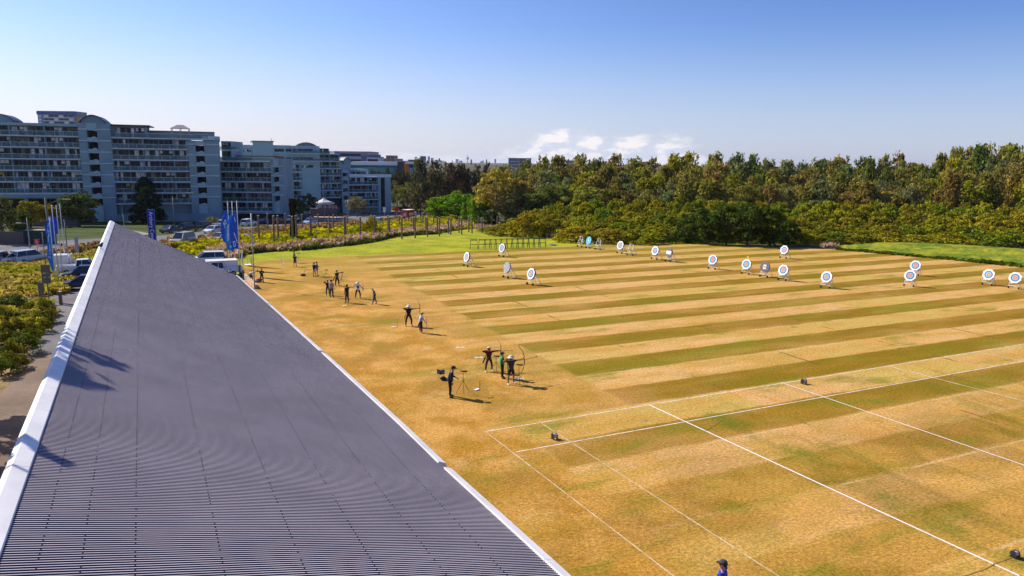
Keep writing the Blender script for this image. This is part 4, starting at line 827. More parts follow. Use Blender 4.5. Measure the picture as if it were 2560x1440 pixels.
bow(handat(p, 1, 'bow'), RH_ - 0.1, 'pale recurve bow of the archer with the yellow quiver', m_limbw, 1.0, stab=False, s=p.scale[0])
p = person(1052, 832, 780, RG(25), 'woman in yellow cap, pale blue top and black leggings holding a purple bow low', 'bluewhite', 'black', ('hang', 'out'), lean=0.12, nod=0.2, head=-0.3, hat=('cap', 'yellow'), shoes='white', stance=0.2, quiver='black')
bow(handat(p, -1, 'out') + Vector((0.1, 0.0, -0.15)), RG(20), 'purple recurve bow held low by the woman in the yellow cap', m_purp, 0.0, stab=False, s=0.8)
p = person(937, 760, 720, RG(200), 'fair-haired person in an olive top and jeans walking with bowed head', 'olive', 'jeans', ('front', 'hang'), lean=0.18, nod=0.5, hair='fair', stride=0.2, stance=0.09)
p = person(895, 746, 704, RH_, 'archer in a white hat with white sleeves and a dark vest holding a tan bow', 'white', 'black', ('out', 'draw'), head=PI / 2 - 0.3, hat=('sun', 'white'), sleeves=True, vest='navy', stance=0.2)
bow(handat(p, 1, 'out') + Vector((0, 0, 0.1)), RH_, 'tan recurve bow held by the archer with white sleeves', m_tan, 0.0, roll=0.3, s=1.0)
p = person(868, 757, 711, RG(150), 'person in a plain black shirt and dark trousers standing apart with arms in front', 'black', 'darkgrey', ('down', 'front'), hair='dark', skn=m_skind)
p = person(829, 743, 699, RG(75), 'person in a lilac grey shirt and dark grey trousers seen from behind', 'lilac', 'darkgrey', ('down', 'down'), hat=('cap', 'black'), stance=0.12)
p = person(820, 738, 700, RG(100), 'person in black raising an arm to the brow, half hidden by the lilac shirt', 'black', 'darkgrey', ('brow', 'down'), hair='dark', sleeves=True)
p = person(843, 715, 675, RG(-30), 'archer in a navy shirt and grey cap looking down range beside a tripod', 'navy', 'black', ('bow', 'front'), head=0.6, hat=('cap', 'grey'), stance=0.2, quiver='maroon')
ARMS_ = handat(p, 1, 'bow'); bow(T(850, 713) + Vector((0.25, 0, 1.0)), RG(-40), 'dark recurve bow hanging beside the archer in the navy shirt', m_bow, 0.0, roll=0.5, s=0.9)
scope(854, 714, 681, RG(10), 'tripod with a scope beside the archer in the navy shirt')
p = person(793, 690, 654, RG(15), 'person in a pale grey shirt and shorts reaching forward, right of the black jacket', 'grey', 'grey', ('front', 'front'), shorts=True)
p = person(786, 692, 656, RG(60), 'person in a black jacket and pale shorts standing back to the camera', 'black', 'khaki', ('front', 'front'), sleeves=True, shorts=True)
scope(815, 691, 675, RG(20), 'tripod with a scope standing alone right of the two people in shorts')
p = person(738, 667, 636, RG(100), 'person in black shorts and a dark top seen from behind near the green lawn', 'darkgrey', 'black', ('front', 'front'), shorts=True, hair='dark', vest='black')
p = person(736, 657, 627, RG(20), 'person in teal shirt and dark hat at a scope behind the person in black shorts', 'teal', 'maroon', ('scope', 'down'), hat=('sun', 'black'))
scope(746, 655, 633, RG(10), 'orange legged tripod in front of the person in the teal shirt')
p = person(655, 706, 671, RG(-50), 'person in black with grey trousers standing with folded hands near the tall poles', 'black', 'darkgrey', ('phone', 'phone'), nod=0.35, sleeves=True)
p = person(628, 704, 683, RG(15), 'person in a pale shirt bending right over to a kit bag by the timber edging', 'white', 'jeans', ('hang', 'hang'), lean=1.15, nod=0.2, hair='dark', hh=0.97, stance=0.15, stride=0.12)
o = MB().sph((0, 0, 0.16), 0.3, 12, 8, sc=(1.3, 0.7, 0.6)).build('kit_bag', cm('red'), None, smooth=True, loc=T(648, 703)); tag(o, 'red and black kit bag open on the grass', 'bag')
o = MB().sph((0, 0, 0.12), 0.3, 12, 8, sc=(1.3, 0.7, 0.5)).build('kit_bag', cm('grey'), None, smooth=True, loc=T(643, 706)); tag(o, 'pale grey kit bag beside the red one', 'bag')
o = MB().sph((0, 0, 0.12), 0.28, 12, 8, sc=(1.2, 0.8, 0.6)).build('kit_bag', cm('maroon'), None, smooth=True, loc=T(758, 690)); tag(o, 'dark maroon kit bag alone on the grass', 'bag')
cam_foot = T(1808, 1407, 1.70); cam_foot = Vector((cam_foot.x, cam_foot.y, 0))
p = person(0, 0, 0, RG(150), 'person in a bright blue jacket and dark cap at the bottom edge of the picture', 'blue', 'black', ('down', 'down'), hat=('cap', 'darkgrey'), sleeves=True, cut=cam_foot + Vector((0.0, 0.0, 0)), hh=1.0, head=0.2)
for u, v, vt, rz, lab, c1, c2 in ((155, 621, 607, 2.4, 'dark pedestrian on the far side of the road behind the flags', 'black', 'navy'), (988, 543, 531, 0.3, 'pedestrian in black on the road left of the red truck', 'black', 'black'),
      (967, 534, 527, 1.0, 'small pedestrian in pink and black by the red hedge', 'lilac', 'black'), (842, 546, 536, 2.0, 'tiny pedestrian in a white top by the hedge and kerb', 'white', 'navy')):
    person(u, v, vt, rz, lab, c1, c2, ('down', 'front'), stride=0.15, stance=0.09)
# equipment on the grass
for i, (u, v, rz, lab) in enumerate(((762, 690, 0.3, 'recurve bow resting on a stand left of the maroon kit bag'), (826, 726, 1.2, 'dark bow on a low stand left of the lilac shirt, upper one'), (824, 734, 1.0, 'dark bow on a low stand left of the lilac shirt, lower one'))):
    bow(T(u, v) + Vector((0, 0, 0.55)), rz, lab, (m_tan, m_bow, m_bow)[i], 0.0, rest=0.5 if i == 0 else 1.15, roll=0.5, s=0.8)
for i, (u, v, lab) in enumerate(((984, 819, 'white tray and upright arrow peg beside the archer with the yellow quiver'), (862, 765, 'white tray on the grass below the person in the plain black shirt'), (1192, 975, 'white tray with a short upright peg on the golden grass'), (612, 703, 'white papers on the grass at the foot of the eave'))):
    t = thing('score_tray', lab, 'tray', T(u, v), 0.5 * i, 'white trays and pegs on the grass'); MB().box((0, 0, 0.04), (0.34, 0.2, 0.04)).build('tray', m_paper, t, bev=0.01)
    if i != 3: MB().tube([(0.32, 0, 0), (0.32, 0, 0.75 if i < 2 else 0.5)], 0.018, 5).build('peg', m_tan if i == 0 else m_blackp, t)
for i, (u, v, lab) in enumerate(((1151, 869, 'white cross shaped lane mark upper left of the maroon archer'), (1197, 894, 'white cross shaped lane mark nearest the maroon archer'), (1300, 948, 'white lane mark under the tripod right of the archer in shorts'))):
    t = thing('lane_marker', lab, 'lane marker', T(u, v) + Vector((0, 0, 0.012)), 0.2, 'white lane markers')
    for a in (0.5, -0.5): MB().box((0, 0, 0.004 + 0.004 * (a > 0)), (0.7, 0.09, 0.01), a).build('marker_strip', m_lime2, t)
t = thing('frame_stand', 'dark frame with a round white base on the bright lawn edge', 'stand', T(622, 662), 0.3); MB().tube([(0, 0, 0), (0, 0, 0.06)], 0.5, 16).build('base', m_paper, t); MB().tube([(-0.1, 0, 0.05), (-0.2, 0, 1.2), (0.12, 0, 1.2), (0.3, 0, 0.05)], 0.03, 6).build('frame', m_tan, t)
t = thing('frame_stand', 'thin white leaning stand on the golden grass', 'stand', T(706, 662), 0.3); MB().tube([(0, 0, 0), (-0.15, 0, 0.6), (-0.2, 0, 1.1)], 0.04, 6).build('frame', m_paper, t); MB().tube([(0, 0, 0), (0.3, 0.1, 0.55)], 0.03, 6).build('leg', m_paper, t)
t = thing('marker_post', 'white and yellow marker strip beside the grey light pole', 'post', T(630, 668), 0.3); MB().box((0, 0, 0.7), (0.12, 0.03, 1.4)).build('strip', m_yel, t); MB().box((0, 0, 1.3), (0.14, 0.035, 0.3)).build('top_band', m_paper, t)
t = thing('marker_post', 'thin white marker post between the flagpoles and the roof corner', 'post', T(607, 676), 0.3); MB().box((0, 0, 1.6), (0.2, 0.05, 1.3)).build('strip', m_paper, t); MB().tube([(0.05, 0, 0), (0.05, 0, 2.2)], 0.04, 6).build('shaft', m_wood, t)
# ------------------------------------------------------------------ vehicles
m_glass = mat('car_glass', (0.015, 0.02, 0.035), 0.08, var=0, spec=0.8); m_rim = mat('rim', (0.35, 0.35, 0.36), 0.35, 0.7, var=0); m_lamp = mat('lamp_clear', (0.75, 0.75, 0.72), 0.2, var=0); m_tail = mat('lamp_red', (0.5, 0.01, 0.01), 0.25, var=0)
def paint(n, c): return mat('paint_' + n, c, 0.28, 0.0, var=0.02, spec=0.6)
PT = {'white': (0.72, 0.73, 0.76), 'silver': (0.38, 0.40, 0.44), 'black': (0.012, 0.012, 0.016), 'darkgrey': (0.05, 0.065, 0.075), 'blue': (0.01, 0.02, 0.16), 'red': (0.30, 0.008, 0.015), 'navy': (0.008, 0.01, 0.05), 'truckred': (0.60, 0.02, 0.02), 'paleblue': (0.40, 0.52, 0.66)}
KD = {'sedan': ([(-2.3, .32), (-2.34, .62), (-2.2, .90), (-1.45, .98), (1.0, .95), (2.0, .80), (2.32, .60), (2.34, .32)], [(-1.75, .96), (-1.0, 1.42), (0.25, 1.44), (1.15, .94)], 4.6),
      'suv': ([(-2.3, .38), (-2.34, .8), (-2.22, 1.04), (-1.4, 1.08), (1.1, 1.06), (2.05, .95), (2.32, .72), (2.34, .38)], [(-2.2, 1.05), (-1.95, 1.66), (0.35, 1.70), (1.15, 1.05)], 4.6),
      'van': ([(-2.4, .35), (-2.44, .8), (-2.42, 1.12), (-1.4, 1.14), (1.4, 1.12), (2.2, 1.0), (2.42, .75), (2.44, .35)], [(-2.41, 1.12), (-2.28, 1.86), (0.9, 1.92), (1.75, 1.1)], 4.9),
      'ute': ([(-2.6, .42), (-2.62, .75), (-2.6, .80), (-0.7, .82), (-0.65, 1.02), (1.3, 1.02), (2.3, .92), (2.6, .70), (2.62, .42)], [(-0.62, 1.02), (-0.5, 1.66), (0.65, 1.70), (1.35, 1.02)], 5.1)}
def car(kind, u, v, rz, colour, lab, pos=None, tray=None):
    body_, cab, L_ = KD[kind]; pm = paint(colour, PT[colour]); t = thing('parked_car' if kind in ('sedan', 'suv') else {'van': 'parked_van', 'ute': 'parked_ute'}[kind], lab, {'van': 'van', 'ute': 'ute'}.get(kind, 'car'), pos or T(u, v), rz, 'vehicles on the street and car park')
    mb = MB(); n = len(body_); W = 0.9
    rows_ = [(-W * 0.93, 0.97), (-W, 1.0), (W, 1.0), (W * 0.93, 0.97)]; vs = []
    for y, s_ in ((-W, 1), (W, 1)): vs += [(x, y * (0.97 if z > 0.85 else 1.0), z) for x, z in body_]
    mb.add(vs, [tuple(range(n)), tuple(range(n, 2 * n))[::-1]] + [(i, n + i, n + (i + 1) % n, (i + 1) % n) for i in range(n)]); mb.build('body', pm, t, bev=0.06)
    m4 = len(cab); wb, wt = 0.84, 0.66
    def ringc(e=0.0, top=0.0): return [(x + (e if i in (2, 3) else -e), sg * ((wb if i in (0, 3) else wt) + e), z + (top if i in (1, 2) else 0)) for sg in (-1, 1) for i, (x, z) in enumerate(cab)]
    MB().add(ringc(), [(0, 1, 2, 3), (7, 6, 5, 4), (0, 4, 5, 1), (1, 5, 6, 2), (2, 6, 7, 3), (3, 7, 4, 0)]).build('window_glass', m_glass, t)
    mb = MB(); (x1, z1), (x2, z2) = cab[1], cab[2]; mb.add([(x, y, z) for z_ in (0.005, 0.06) for (x, y, z) in ((x1 - .04, -wt - .02, z1 + z_), (x2 + .04, -wt - .02, z2 + z_), (x2 + .04, wt + .02, z2 + z_), (x1 - .04, wt + .02, z1 + z_))], [(3, 2, 1, 0), (4, 5, 6, 7), (0, 1, 5, 4), (1, 2, 6, 5), (2, 3, 7, 6), (3, 0, 4, 7)])
    for sg in (-1, 1):
        for a, b in ((0, 1), (3, 2)):
            pa_ = (cab[a][0], sg * (wb + .005), cab[a][1]); pb_ = (cab[b][0], sg * (wt + .005), cab[b][1]); mb.tube([pa_, pb_], 0.04, 5)
        xm = (cab[1][0] + cab[2][0]) / 2; mb.tube([(xm - .1, sg * (wb + .005), cab[0][1]), (xm - .05, sg * (wt + .005), cab[1][1])], 0.03, 5)
    mb.build('roof', pm, t)
    for x in (-L_ * 0.31, L_ * 0.30):
        for sg in (-1, 1):
            w_ = MB().tube([(x, sg * 0.72, 0.33), (x, sg * 0.92, 0.33)], 0.33, 16).build('wheel', m_tyre, t); MB().tube([(x, sg * 0.92, 0.33), (x, sg * 0.93, 0.33)], 0.2, 12).build('rim', m_rim, w_)
    for sg in (-1, 1):
        MB().box((L_ / 2 - 0.03, sg * 0.62, 0.68 if kind == 'sedan' else 0.78), (0.14, 0.38, 0.14)).build('headlight', m_lamp, t); MB().box((-L_ / 2 + 0.03, sg * 0.70, 0.80 if kind == 'sedan' else 0.92), (0.12, 0.26, 0.2)).build('tail_light', m_tail, t)
    if kind == 'ute':
        mb = MB(); mb.b2(-2.6, -0.75, -0.9, -0.84, 0.8, 1.1); mb.b2(-2.6, -0.75, 0.84, 0.9, 0.8, 1.1); mb.b2(-2.62, -2.56, -0.84, 0.84, 0.8, 1.1); mb.b2(-0.80, -0.74, -0.84, 0.84, 0.8, 1.1); mb.build('tray_sides', pm, t)
    return t
sa, sb = T(400, 592), T(700, 566); ST = math.atan2((sb - sa).y, (sb - sa).x)
VH = [('sedan', 428, 582, ST, 'darkgrey', 'dark grey sedan parked at the left end of the street row'), ('suv', 471, 578, ST, 'black', 'black estate car second in the street row'), ('suv', 512, 573, ST, 'navy', 'dark four wheel drive left of the white ute on the street'),
 ('sedan', 533, 583, ST + PI, 'white', 'white sedan driving past the row of dark parked cars'), ('ute', 556, 569, ST, 'white', 'white ute with a light bar half behind the central flags'), ('suv', 622, 565, ST, 'white', 'white hatchback parked right of the central flags'),
 ('sedan', 662, 559, ST, 'blue', 'blue sedan parked between the white hatchback and the red car'), ('sedan', 698, 558, ST, 'red', 'dark red sedan parked on the shaded street'), ('suv', 733, 554, ST, 'white', 'white car parked behind the dark tree trunk'),
 ('suv', 770, 550, ST, 'navy', 'dark car parked in shade beyond the moving silver sedan'), ('sedan', 774, 560, ST + PI, 'paleblue', 'pale silver sedan driving on the street beside the posts'), ('sedan', 946, 558, ST, 'paleblue', 'small pale blue car showing behind the yellow bush'),
 ('van', 458, 611, ST + PI + 0.1, 'silver', 'silver van at the roadside beyond the pavilion roof'), ('sedan', 550, 604, ST + PI, 'silver', 'low silver car mostly hidden by yellow weeds'),
 ('sedan', 226, 556, ST + 0.3, 'navy', 'dark blue sedan parked on the slope under the big round tree'), ('suv', 248, 548, ST + 0.3, 'white', 'white car parked behind the dark blue sedan'),
 ('suv', 2, 662, ST + 0.1, 'silver', 'silver estate at the left edge of the picture'), ('sedan', 44, 659, ST - 0.35, 'white', 'white sedan between two white cars at the left edge'), ('suv', 76, 657, ST - 0.2, 'paleblue', 'pale blue and white four wheel drive left of the flagpoles')]
for k_, u, v, rz, c_, lab in VH: car(k_, u, v, rz, c_, lab)
ax = math.atan2(NR.y, NR.x)
car('suv', 0, 0, ax + PI, 'white', 'white four wheel drive beyond the far corner of the roof', pos=Vector((T(519, 662).x, T(519, 662).y, 0)))
car('ute', 0, 0, ax + PI, 'white', 'white ute with canopy nearest the far corner of the roof', pos=Vector((T(546, 690).x, T(546, 690).y, 0)))
t = thing('canopy_trailer', 'white box canopy trailer parked against the far roof corner', 'trailer', Vector((T(556, 688).x, T(556, 688).y, 0)), ax); 
mb = MB(); mb.b2(-1.7, 1.7, -0.95, 0.95, 0.6, 1.75); mb.build('box', paint('white', PT['white']), t, bev=0.03); MB().b2(-1.72, 1.72, -1.0, 1.0, 1.75, 1.85).build('lid', m_cap, t)
for sg in (-1, 1): MB().tube([(0, sg * 0.8, 0.33), (0, sg * 0.98, 0.33)], 0.33, 14).build('wheel', m_tyre, t)
for k_, u, v, c_, lab in (('ute', 196, 684, 'white', 'white ute with a red tail light beside the white ridge capping'), ('suv', 200, 702, 'black', 'black four wheel drive beside the ridge capping'), ('sedan', 200, 722, 'navy', 'dark car nearest the path beside the ridge capping')):
    car(k_, u + 12, v, ax + PI - PI * (k_ == 'ute') + 0.0, c_, lab)
b = T(200, 672); t = thing('flatbed_truck', 'white flatbed truck with high tray sides beyond the white ute', 'truck', b, ax + PI); pm = paint('white', PT['white'])
MB().b2(-2.6, 0.9, -1.0, 1.0, 0.75, 0.9).build('tray', m_galv, t); MB().b2(0.75, 0.85, -1.0, 1.0, 0.9, 1.9).build('headboard', pm, t); MB().b2(-2.6, -2.5, -1.0, 1.0, 0.9, 1.3).build('tailboard', pm, t); MB().b2(1.0, 2.7, -0.9, 0.9, 0.5, 1.9).build('cab', pm, t, bev=0.15)
MB().b2(2.6, 2.74, -0.8, 0.8, 1.2, 1.75).build('windscreen', m_glass, t)
for x in (-1.6, 1.9):
    for sg in (-1, 1): MB().tube([(x, sg * 0.75, 0.36), (x, sg * 0.98, 0.36)], 0.36, 14).build('wheel', m_tyre, t)
b = T(1024, 547); hz_ = hgt(b, 523.5); t = thing('delivery_truck', 'red box truck with a white roof on the street', 'truck', b, RG(62)); s_ = hz_ / 3.1; t.scale = (s_, s_, s_); tr_ = paint('truckred', PT['truckred'])
MB().b2(-2.6, 1.2, -1.15, 1.15, 0.75, 3.0).build('box', tr_, t, bev=0.03); MB().b2(-2.62, 1.22, -1.17, 1.17, 3.0, 3.1).build('roof', m_paper, t); MB().b2(1.3, 2.7, -1.05, 1.05, 0.5, 2.2).build('cab', paint('white', PT['white']), t, bev=0.15); MB().b2(-2.64, -2.60, -0.6, 0.6, 1.0, 2.0).build('rear_panel', paint('silver', PT['silver']), t)
MB().b2(-1.8, 0.6, -1.18, -1.15, 1.3, 2.1).build('side_panel', m_paper, t); MB().b2(-2.7, -2.6, -1.1, 1.1, 0.45, 0.7).build('bumper', m_blackp, t)
for x in (-1.7, 1.9):
    for sg in (-1, 1): MB().tube([(x, sg * 0.85, 0.42), (x, sg * 1.1, 0.42)], 0.42, 14).build('wheel', m_tyre, t)
# ------------------------------------------------------------------ apartment buildings
m_wall = mat('render_bluegrey', (0.26, 0.365, 0.395), 0.85, var=0.12, scale=0.25); m_wall2 = mat('render_pale', (0.37, 0.51, 0.53), 0.8, var=0.08, scale=0.3)
m_slab = mat('slab_edge', (0.62, 0.70, 0.73), 0.8, var=0.08, scale=0.4); m_win = mat('window_dark', (0.008, 0.012, 0.016), 0.25, var=0.3, scale=0.6, spec=0.25); m_frame = mat('window_frame', (0.13, 0.18, 0.21), 0.5)
m_cur = mat('curtain_pale', (0.85, 0.82, 0.78), 0.9, var=0.25, scale=1.3); m_cur2 = mat('curtain_tan', (0.26, 0.20, 0.15), 0.9, var=0.3, scale=1.3); m_cur3 = mat('curtain_yellow', (0.55, 0.38, 0.06), 0.9, var=0.2)
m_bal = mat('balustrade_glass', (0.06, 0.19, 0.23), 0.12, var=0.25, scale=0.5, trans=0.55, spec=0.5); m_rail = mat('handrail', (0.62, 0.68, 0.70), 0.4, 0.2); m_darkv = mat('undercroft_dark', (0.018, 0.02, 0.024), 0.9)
m_roofp = mat('roof_purple', (0.05, 0.045, 0.10), 0.5); m_rooft = mat('roof_sheet', (0.28, 0.25, 0.27), 0.6); m_ac = mat('ac_white', (0.5, 0.52, 0.54), 0.5)
class Face:
    def __init__(s, name, label, a, b, u0, cat='apartment building'):
        s.A = at(a[0], 405, a[1]); B = at(b[0], 405, b[1]); d = B - s.A; d.z = 0; s.d = d.normalized(); s.n = Vector((-s.d.y, s.d.x, 0))
        s.o = Vector((0, 0, 0)); s.O = s.hit(u0, 405); s.O.z = 0; s.gz = zg(s.O.y)
        s.root = thing(name, label, cat, s.O, math.atan2(s.d.y, s.d.x))
    def hit(s, u, v):
        r = Vector(ray(u, v)); t = (s.A.dot(s.n)) / (r.dot(s.n)); return Vector((r.x * t, r.y * t, HC + r.z * t))
    def S(s, u, v=405): return (s.hit(u, v) - s.O).dot(s.d)
    def Z(s, u, v): return s.hit(u, v).z
    def part(s, name, x0, x1, y0, y1, z0, z1, mm, bev=0): return MB().b2(x0, x1, y0, y1, z0, z1).build(name, mm, s.root, bev=bev)
    def window(s, x0, x1, z0, z1, y=1.5, rs=random, plain=False):
        mb = MB(); n = max(2, round((x1 - x0) / 0.95)); w_ = (x1 - x0) / n; mb.b2(x0, x1, y, y + 0.06, z0, z1, 0)
        for i in range(n + 1): mb.b2(x0 + i * w_ - .035, x0 + i * w_ + .035, y - 0.05, y - 0.002, z0, z1, 1)
        mb.b2(x0, x1, y - 0.06, y - 0.003, z1 - 0.18, z1, 1)
        st = rs.random(); cmi = 2 if st < 0.62 else (3 if st < 0.93 else 4)
        for i in range(n):
            if rs.random() < (0.44 if not plain else 0.25):
                f = rs.choice((1.0, 0.55, 0.8, 1.0)); hh = rs.choice((1, 1, 1, 0.35)); a = x0 + i * w_ + 0.06 + (0 if rs.random() < .5 else (1 - f) * (w_ - .12)); mb.b2(a, a + (w_ - .12) * f, y - 0.03, y - 0.002, z1 - 0.18 - (z1 - z0 - 0.22) * hh, z1 - 0.19, cmi)
        return mb.build('window', [m_win, m_frame, m_cur, m_cur2, m_cur3], s.root)
    def bay(s, u0, u1, zs, unit=3.9, back=1.5, rail=True, fins=True, bow_=0.0, skiptop=False, wu=None, base=None):
        """zs: slab tops from the highest down; the storey above each slab gets windows up to the slab above"""
        x0, x1 = s.S(u0), s.S(u1); rs = random.Random(int(u0 * 7 + 13))
        for i in range(1, len(zs)):
            zt, zb = zs[i - 1], zs[i]; n = max(1, round((x1 - x0) / unit)); w_ = (x1 - x0) / n
            bal = s.part('balcony', x0, x1, -0.35 , back, zb - 0.34, zb, m_slab)
            if rail:
                mb = MB().b2(x0 + .05, x1 - .05, -0.30, -0.27, zb + 0.10, zb + 0.98); mb.build('balustrade', m_bal, bal)
                mb = MB().b2(x0, x1, -0.33, -0.25, zb + 1.0, zb + 1.07)
                k = 0.0
                while x0 + k < x1: mb.b2(x0 + k, x0 + k + .06, -0.32, -0.26, zb, zb + 1.0); k += 1.9
                mb.build('handrail', m_rail, bal)
            h1 = zt - 0.34
            for j in range(n):
                s.window(x0 + j * w_ + 0.15, x0 + (j + 1) * w_ - 0.1, zb + 0.02, h1, back, rs)
                if fins and j % 2 == 0: s.part('party_wall', x0 + j * w_ - 0.12, x0 + j * w_ + 0.12, -0.1, back + 0.3, zb, h1, m_wall)
                if rs.random() < 0.35: s.part('air_conditioner', x0 + j * w_ + 0.4, x0 + j * w_ + 1.2, 0.2, 0.6, zb, zb + 0.7, m_ac)
        return x0, x1
    def stair(s, u0, u1, o0, o1, zlist, z0, z1, y=-0.5, oh=2.0):
        x0, x1, a, b = s.S(u0), s.S(u1), s.S(o0), s.S(o1)
        if a - x0 > 0.05: s.part('wall_pier', x0, a, y, 12, z0, z1, m_wall)
        if x1 - b > 0.05: s.part('wall_pier', b, x1, y, 12, z0, z1, m_wall)
        for zo in zlist:                                # pale bands at each floor
            for p0_, p1_ in ((x0, a - .02), (b + .02, x1)):
                if p1_ - p0_ > 0.1 and zo + oh + .5 < z1: s.part('floor_band', p0_, p1_, y - 0.03, y + 0.5, zo + oh + .2, zo + oh + .42, m_slab)
        prev = z1
        for zo in zlist:                                # zo: floor of an opening
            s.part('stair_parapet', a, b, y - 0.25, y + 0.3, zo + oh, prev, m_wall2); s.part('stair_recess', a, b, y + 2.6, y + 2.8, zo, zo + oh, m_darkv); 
            s.part('stair_floor', a, b, y + 0.0, y + 2.6, zo - 0.2, zo, m_wall2); MB().b2((a + b) / 2 - .1, (a + b) / 2 + .7, y + 0.32, y + 0.5, zo + 0.02, zo + 0.2).build('stair_light', m_paper, s.root)
            prev = zo
        s.part('stair_parapet', a, b, y - 0.25, y + 0.3, z0, prev, m_wall2)
    def vault(s, u0, u1, z, rise, y0, y1, mm=None, wall=True):
        x0, x1 = s.S(u0), s.S(u1); mb = MB(); n = 12; top = []
        for k in range(n + 1): t = k / n; top.append((x0 + (x1 - x0) * t, z + rise * (1 - (2 * t - 1) ** 2)))
        pr = top + [(x, zz - 0.22) for x, zz in reversed(top)]; m_ = len(pr)
        mb.add([(x, y, zz) for y in (y0 - .6, y1) for x, zz in pr], [(i, i + 1, 2 * n + 0 - i, 2 * n + 1 - i) for i in range(n)] + [(m_ + i, m_ + 2 * n + 1 - i, m_ + 2 * n - i, m_ + i + 1) for i in range(n)] + [(i, m_ + i, m_ + i + 1, i + 1) for i in range(n)] + [(i, i + 1, m_ + i + 1, m_ + i) for i in range(n + 1, 2 * n + 1)])
        mb.build('vault_roof', mm or m_roofp, s.root)
        if wall: mb = MB(); mb.add([(x, y, zz) for y in (y0, y1 - .5) for x, zz in [(x0 + .4, z - 1.2)] + [(x, zz - .2) for x, zz in top[1:-1]] + [(x1 - .4, z - 1.2)]], [tuple(range(n + 1))[::-1], tuple(range(n + 1, 2 * n + 2))] + [(i, n + 1 + i, n + 1 + (i + 1) % (n + 1), (i + 1) % (n + 1)) for i in range(n + 1)]); mb.build('roof_room', m_wall, s.root)
# --- left wing
f1 = Face('apartment_building', 'long blue-grey apartment block at the far left with two stair towers and curved rooftop rooms', (100, 181), (480, 193), -60)
zl = [f1.Z(200, v) for v in (314, 340, 368, 396.7, 425, 453, 481.7)]; gz = -4.5
x0, x1 = f1.bay(-60, 203, zl, 3.9)
f1.part('body', x0, x1, 1.62, 15, zl[-1] - 1.6, zl[0] + 0.1, m_wall); f1.part('parapet', x0, x1 + 0.2, -0.4, 15, zl[0] - 0.30, zl[0] + 0.35, m_wall2)
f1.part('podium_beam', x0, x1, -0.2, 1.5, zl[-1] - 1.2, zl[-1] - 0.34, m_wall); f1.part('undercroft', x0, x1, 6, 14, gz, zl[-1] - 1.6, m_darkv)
for i in range(6): f1.part('column', x0 + 2 + i * 7, x0 + 2.8 + i * 7, 0.5, 1.3, gz, zl[-1] - 1.2, m_wall)
f1.vault(-40, 40, zl[0] + 0.9, 1.6, 3, 10); f1.vault(204, 272, zl[0] + 0.9, 1.9, 1, 9)
zo = [f1.Z(240, 344 + 28.3 * i) for i in range(7)]; f1.stair(203, 283, 224, 250, zo, gz, f1.Z(240, 308), -0.5, 1.75)
zb = [f1.Z(380, v) for v in (318, 344.5)] ; zB = [zl[1] - 0.05] + zl[2:] + [f1.Z(480, 506.7)]
x0, x1 = f1.bay(283, 473, zB, 3.4); f1.part('body', x0, x1, 1.62, 15, gz, zB[0] - 0.02, m_wall)
bal = f1.part('balcony', x0, x1 + 6.5, -0.35, 3.0, zB[0] - 0.34, zB[0], m_slab); MB().b2(x0 + 1, x1 + 5, -0.30, -0.27, zB[0] + .1, zB[0] + .98).build('balustrade', m_bal, bal); MB().b2(x0 + 1, x1 + 5, -0.33, -0.25, zB[0] + 1.0, zB[0] + 1.07).build('handrail', m_rail, bal)
xa, xb = f1.S(294), f1.S(366); f1.part('penthouse', xa - 2.5, xb, 2.2, 12, zB[0], zB[0] + 2.9, m_wall)
for j in range(3): f1.window(xa + (xb - xa) * j / 3 + .1, xa + (xb - xa) * (j + 1) / 3 - .1, zB[0] + .05, zB[0] + 2.6, 2.15)
f1.part('overhang_roof', f1.S(270), f1.S(379), 0.2, 12, zB[0] + 2.9, zB[0] + 3.15, m_roofp); f1.part('roof_room', f1.S(366), f1.S(536), 8, 14, zB[0], zB[0] + 1.9, m_rooft); f1.part('roof_edge', f1.S(366), f1.S(537), 7.8, 14.2, zB[0] + 1.9, zB[0] + 2.1, m_roofp)
xg0, xg1 = f1.S(428), f1.S(478); mb = MB(); zc = zB[0] + 2.6
mb.add([(xg0, 2.5, zc), (xg1, 2.5, zc), (xg1, 6.5, zc), (xg0, 6.5, zc), ((xg0 + xg1) / 2 - .8, 4.5, zc + 1.0), ((xg0 + xg1) / 2 + .8, 4.5, zc + 1.0)], [(0, 1, 5, 4), (1, 2, 5), (2, 3, 4, 5), (3, 0, 4), (3, 2, 1, 0)]); mb.build('gazebo_roof', m_rooft, f1.root)
for xx in (xg0 + .3, xg1 - .3, (xg0 + xg1) / 2):
    for yy in (2.8, 6.2): f1.part('gazebo_post', xx - .08, xx + .08, yy - .08, yy + .08, zB[0], zc, m_rooft)
zo = [f1.Z(503, 379.5 + 26.1 * i) for i in range(6)]; f1.stair(473, 548, 491, 513, zo, gz, f1.Z(503, 352), -0.5, 1.65)
f1.part('ground_wall', f1.S(283), f1.S(545), -1.6, -1.3, gz, f1.Z(480, 533), m_wall); f1.part('roof_tank_room', f1.S(509), f1.S(551), 2, 9, f1.Z(503, 352), f1.Z(530, 340), m_wall2)
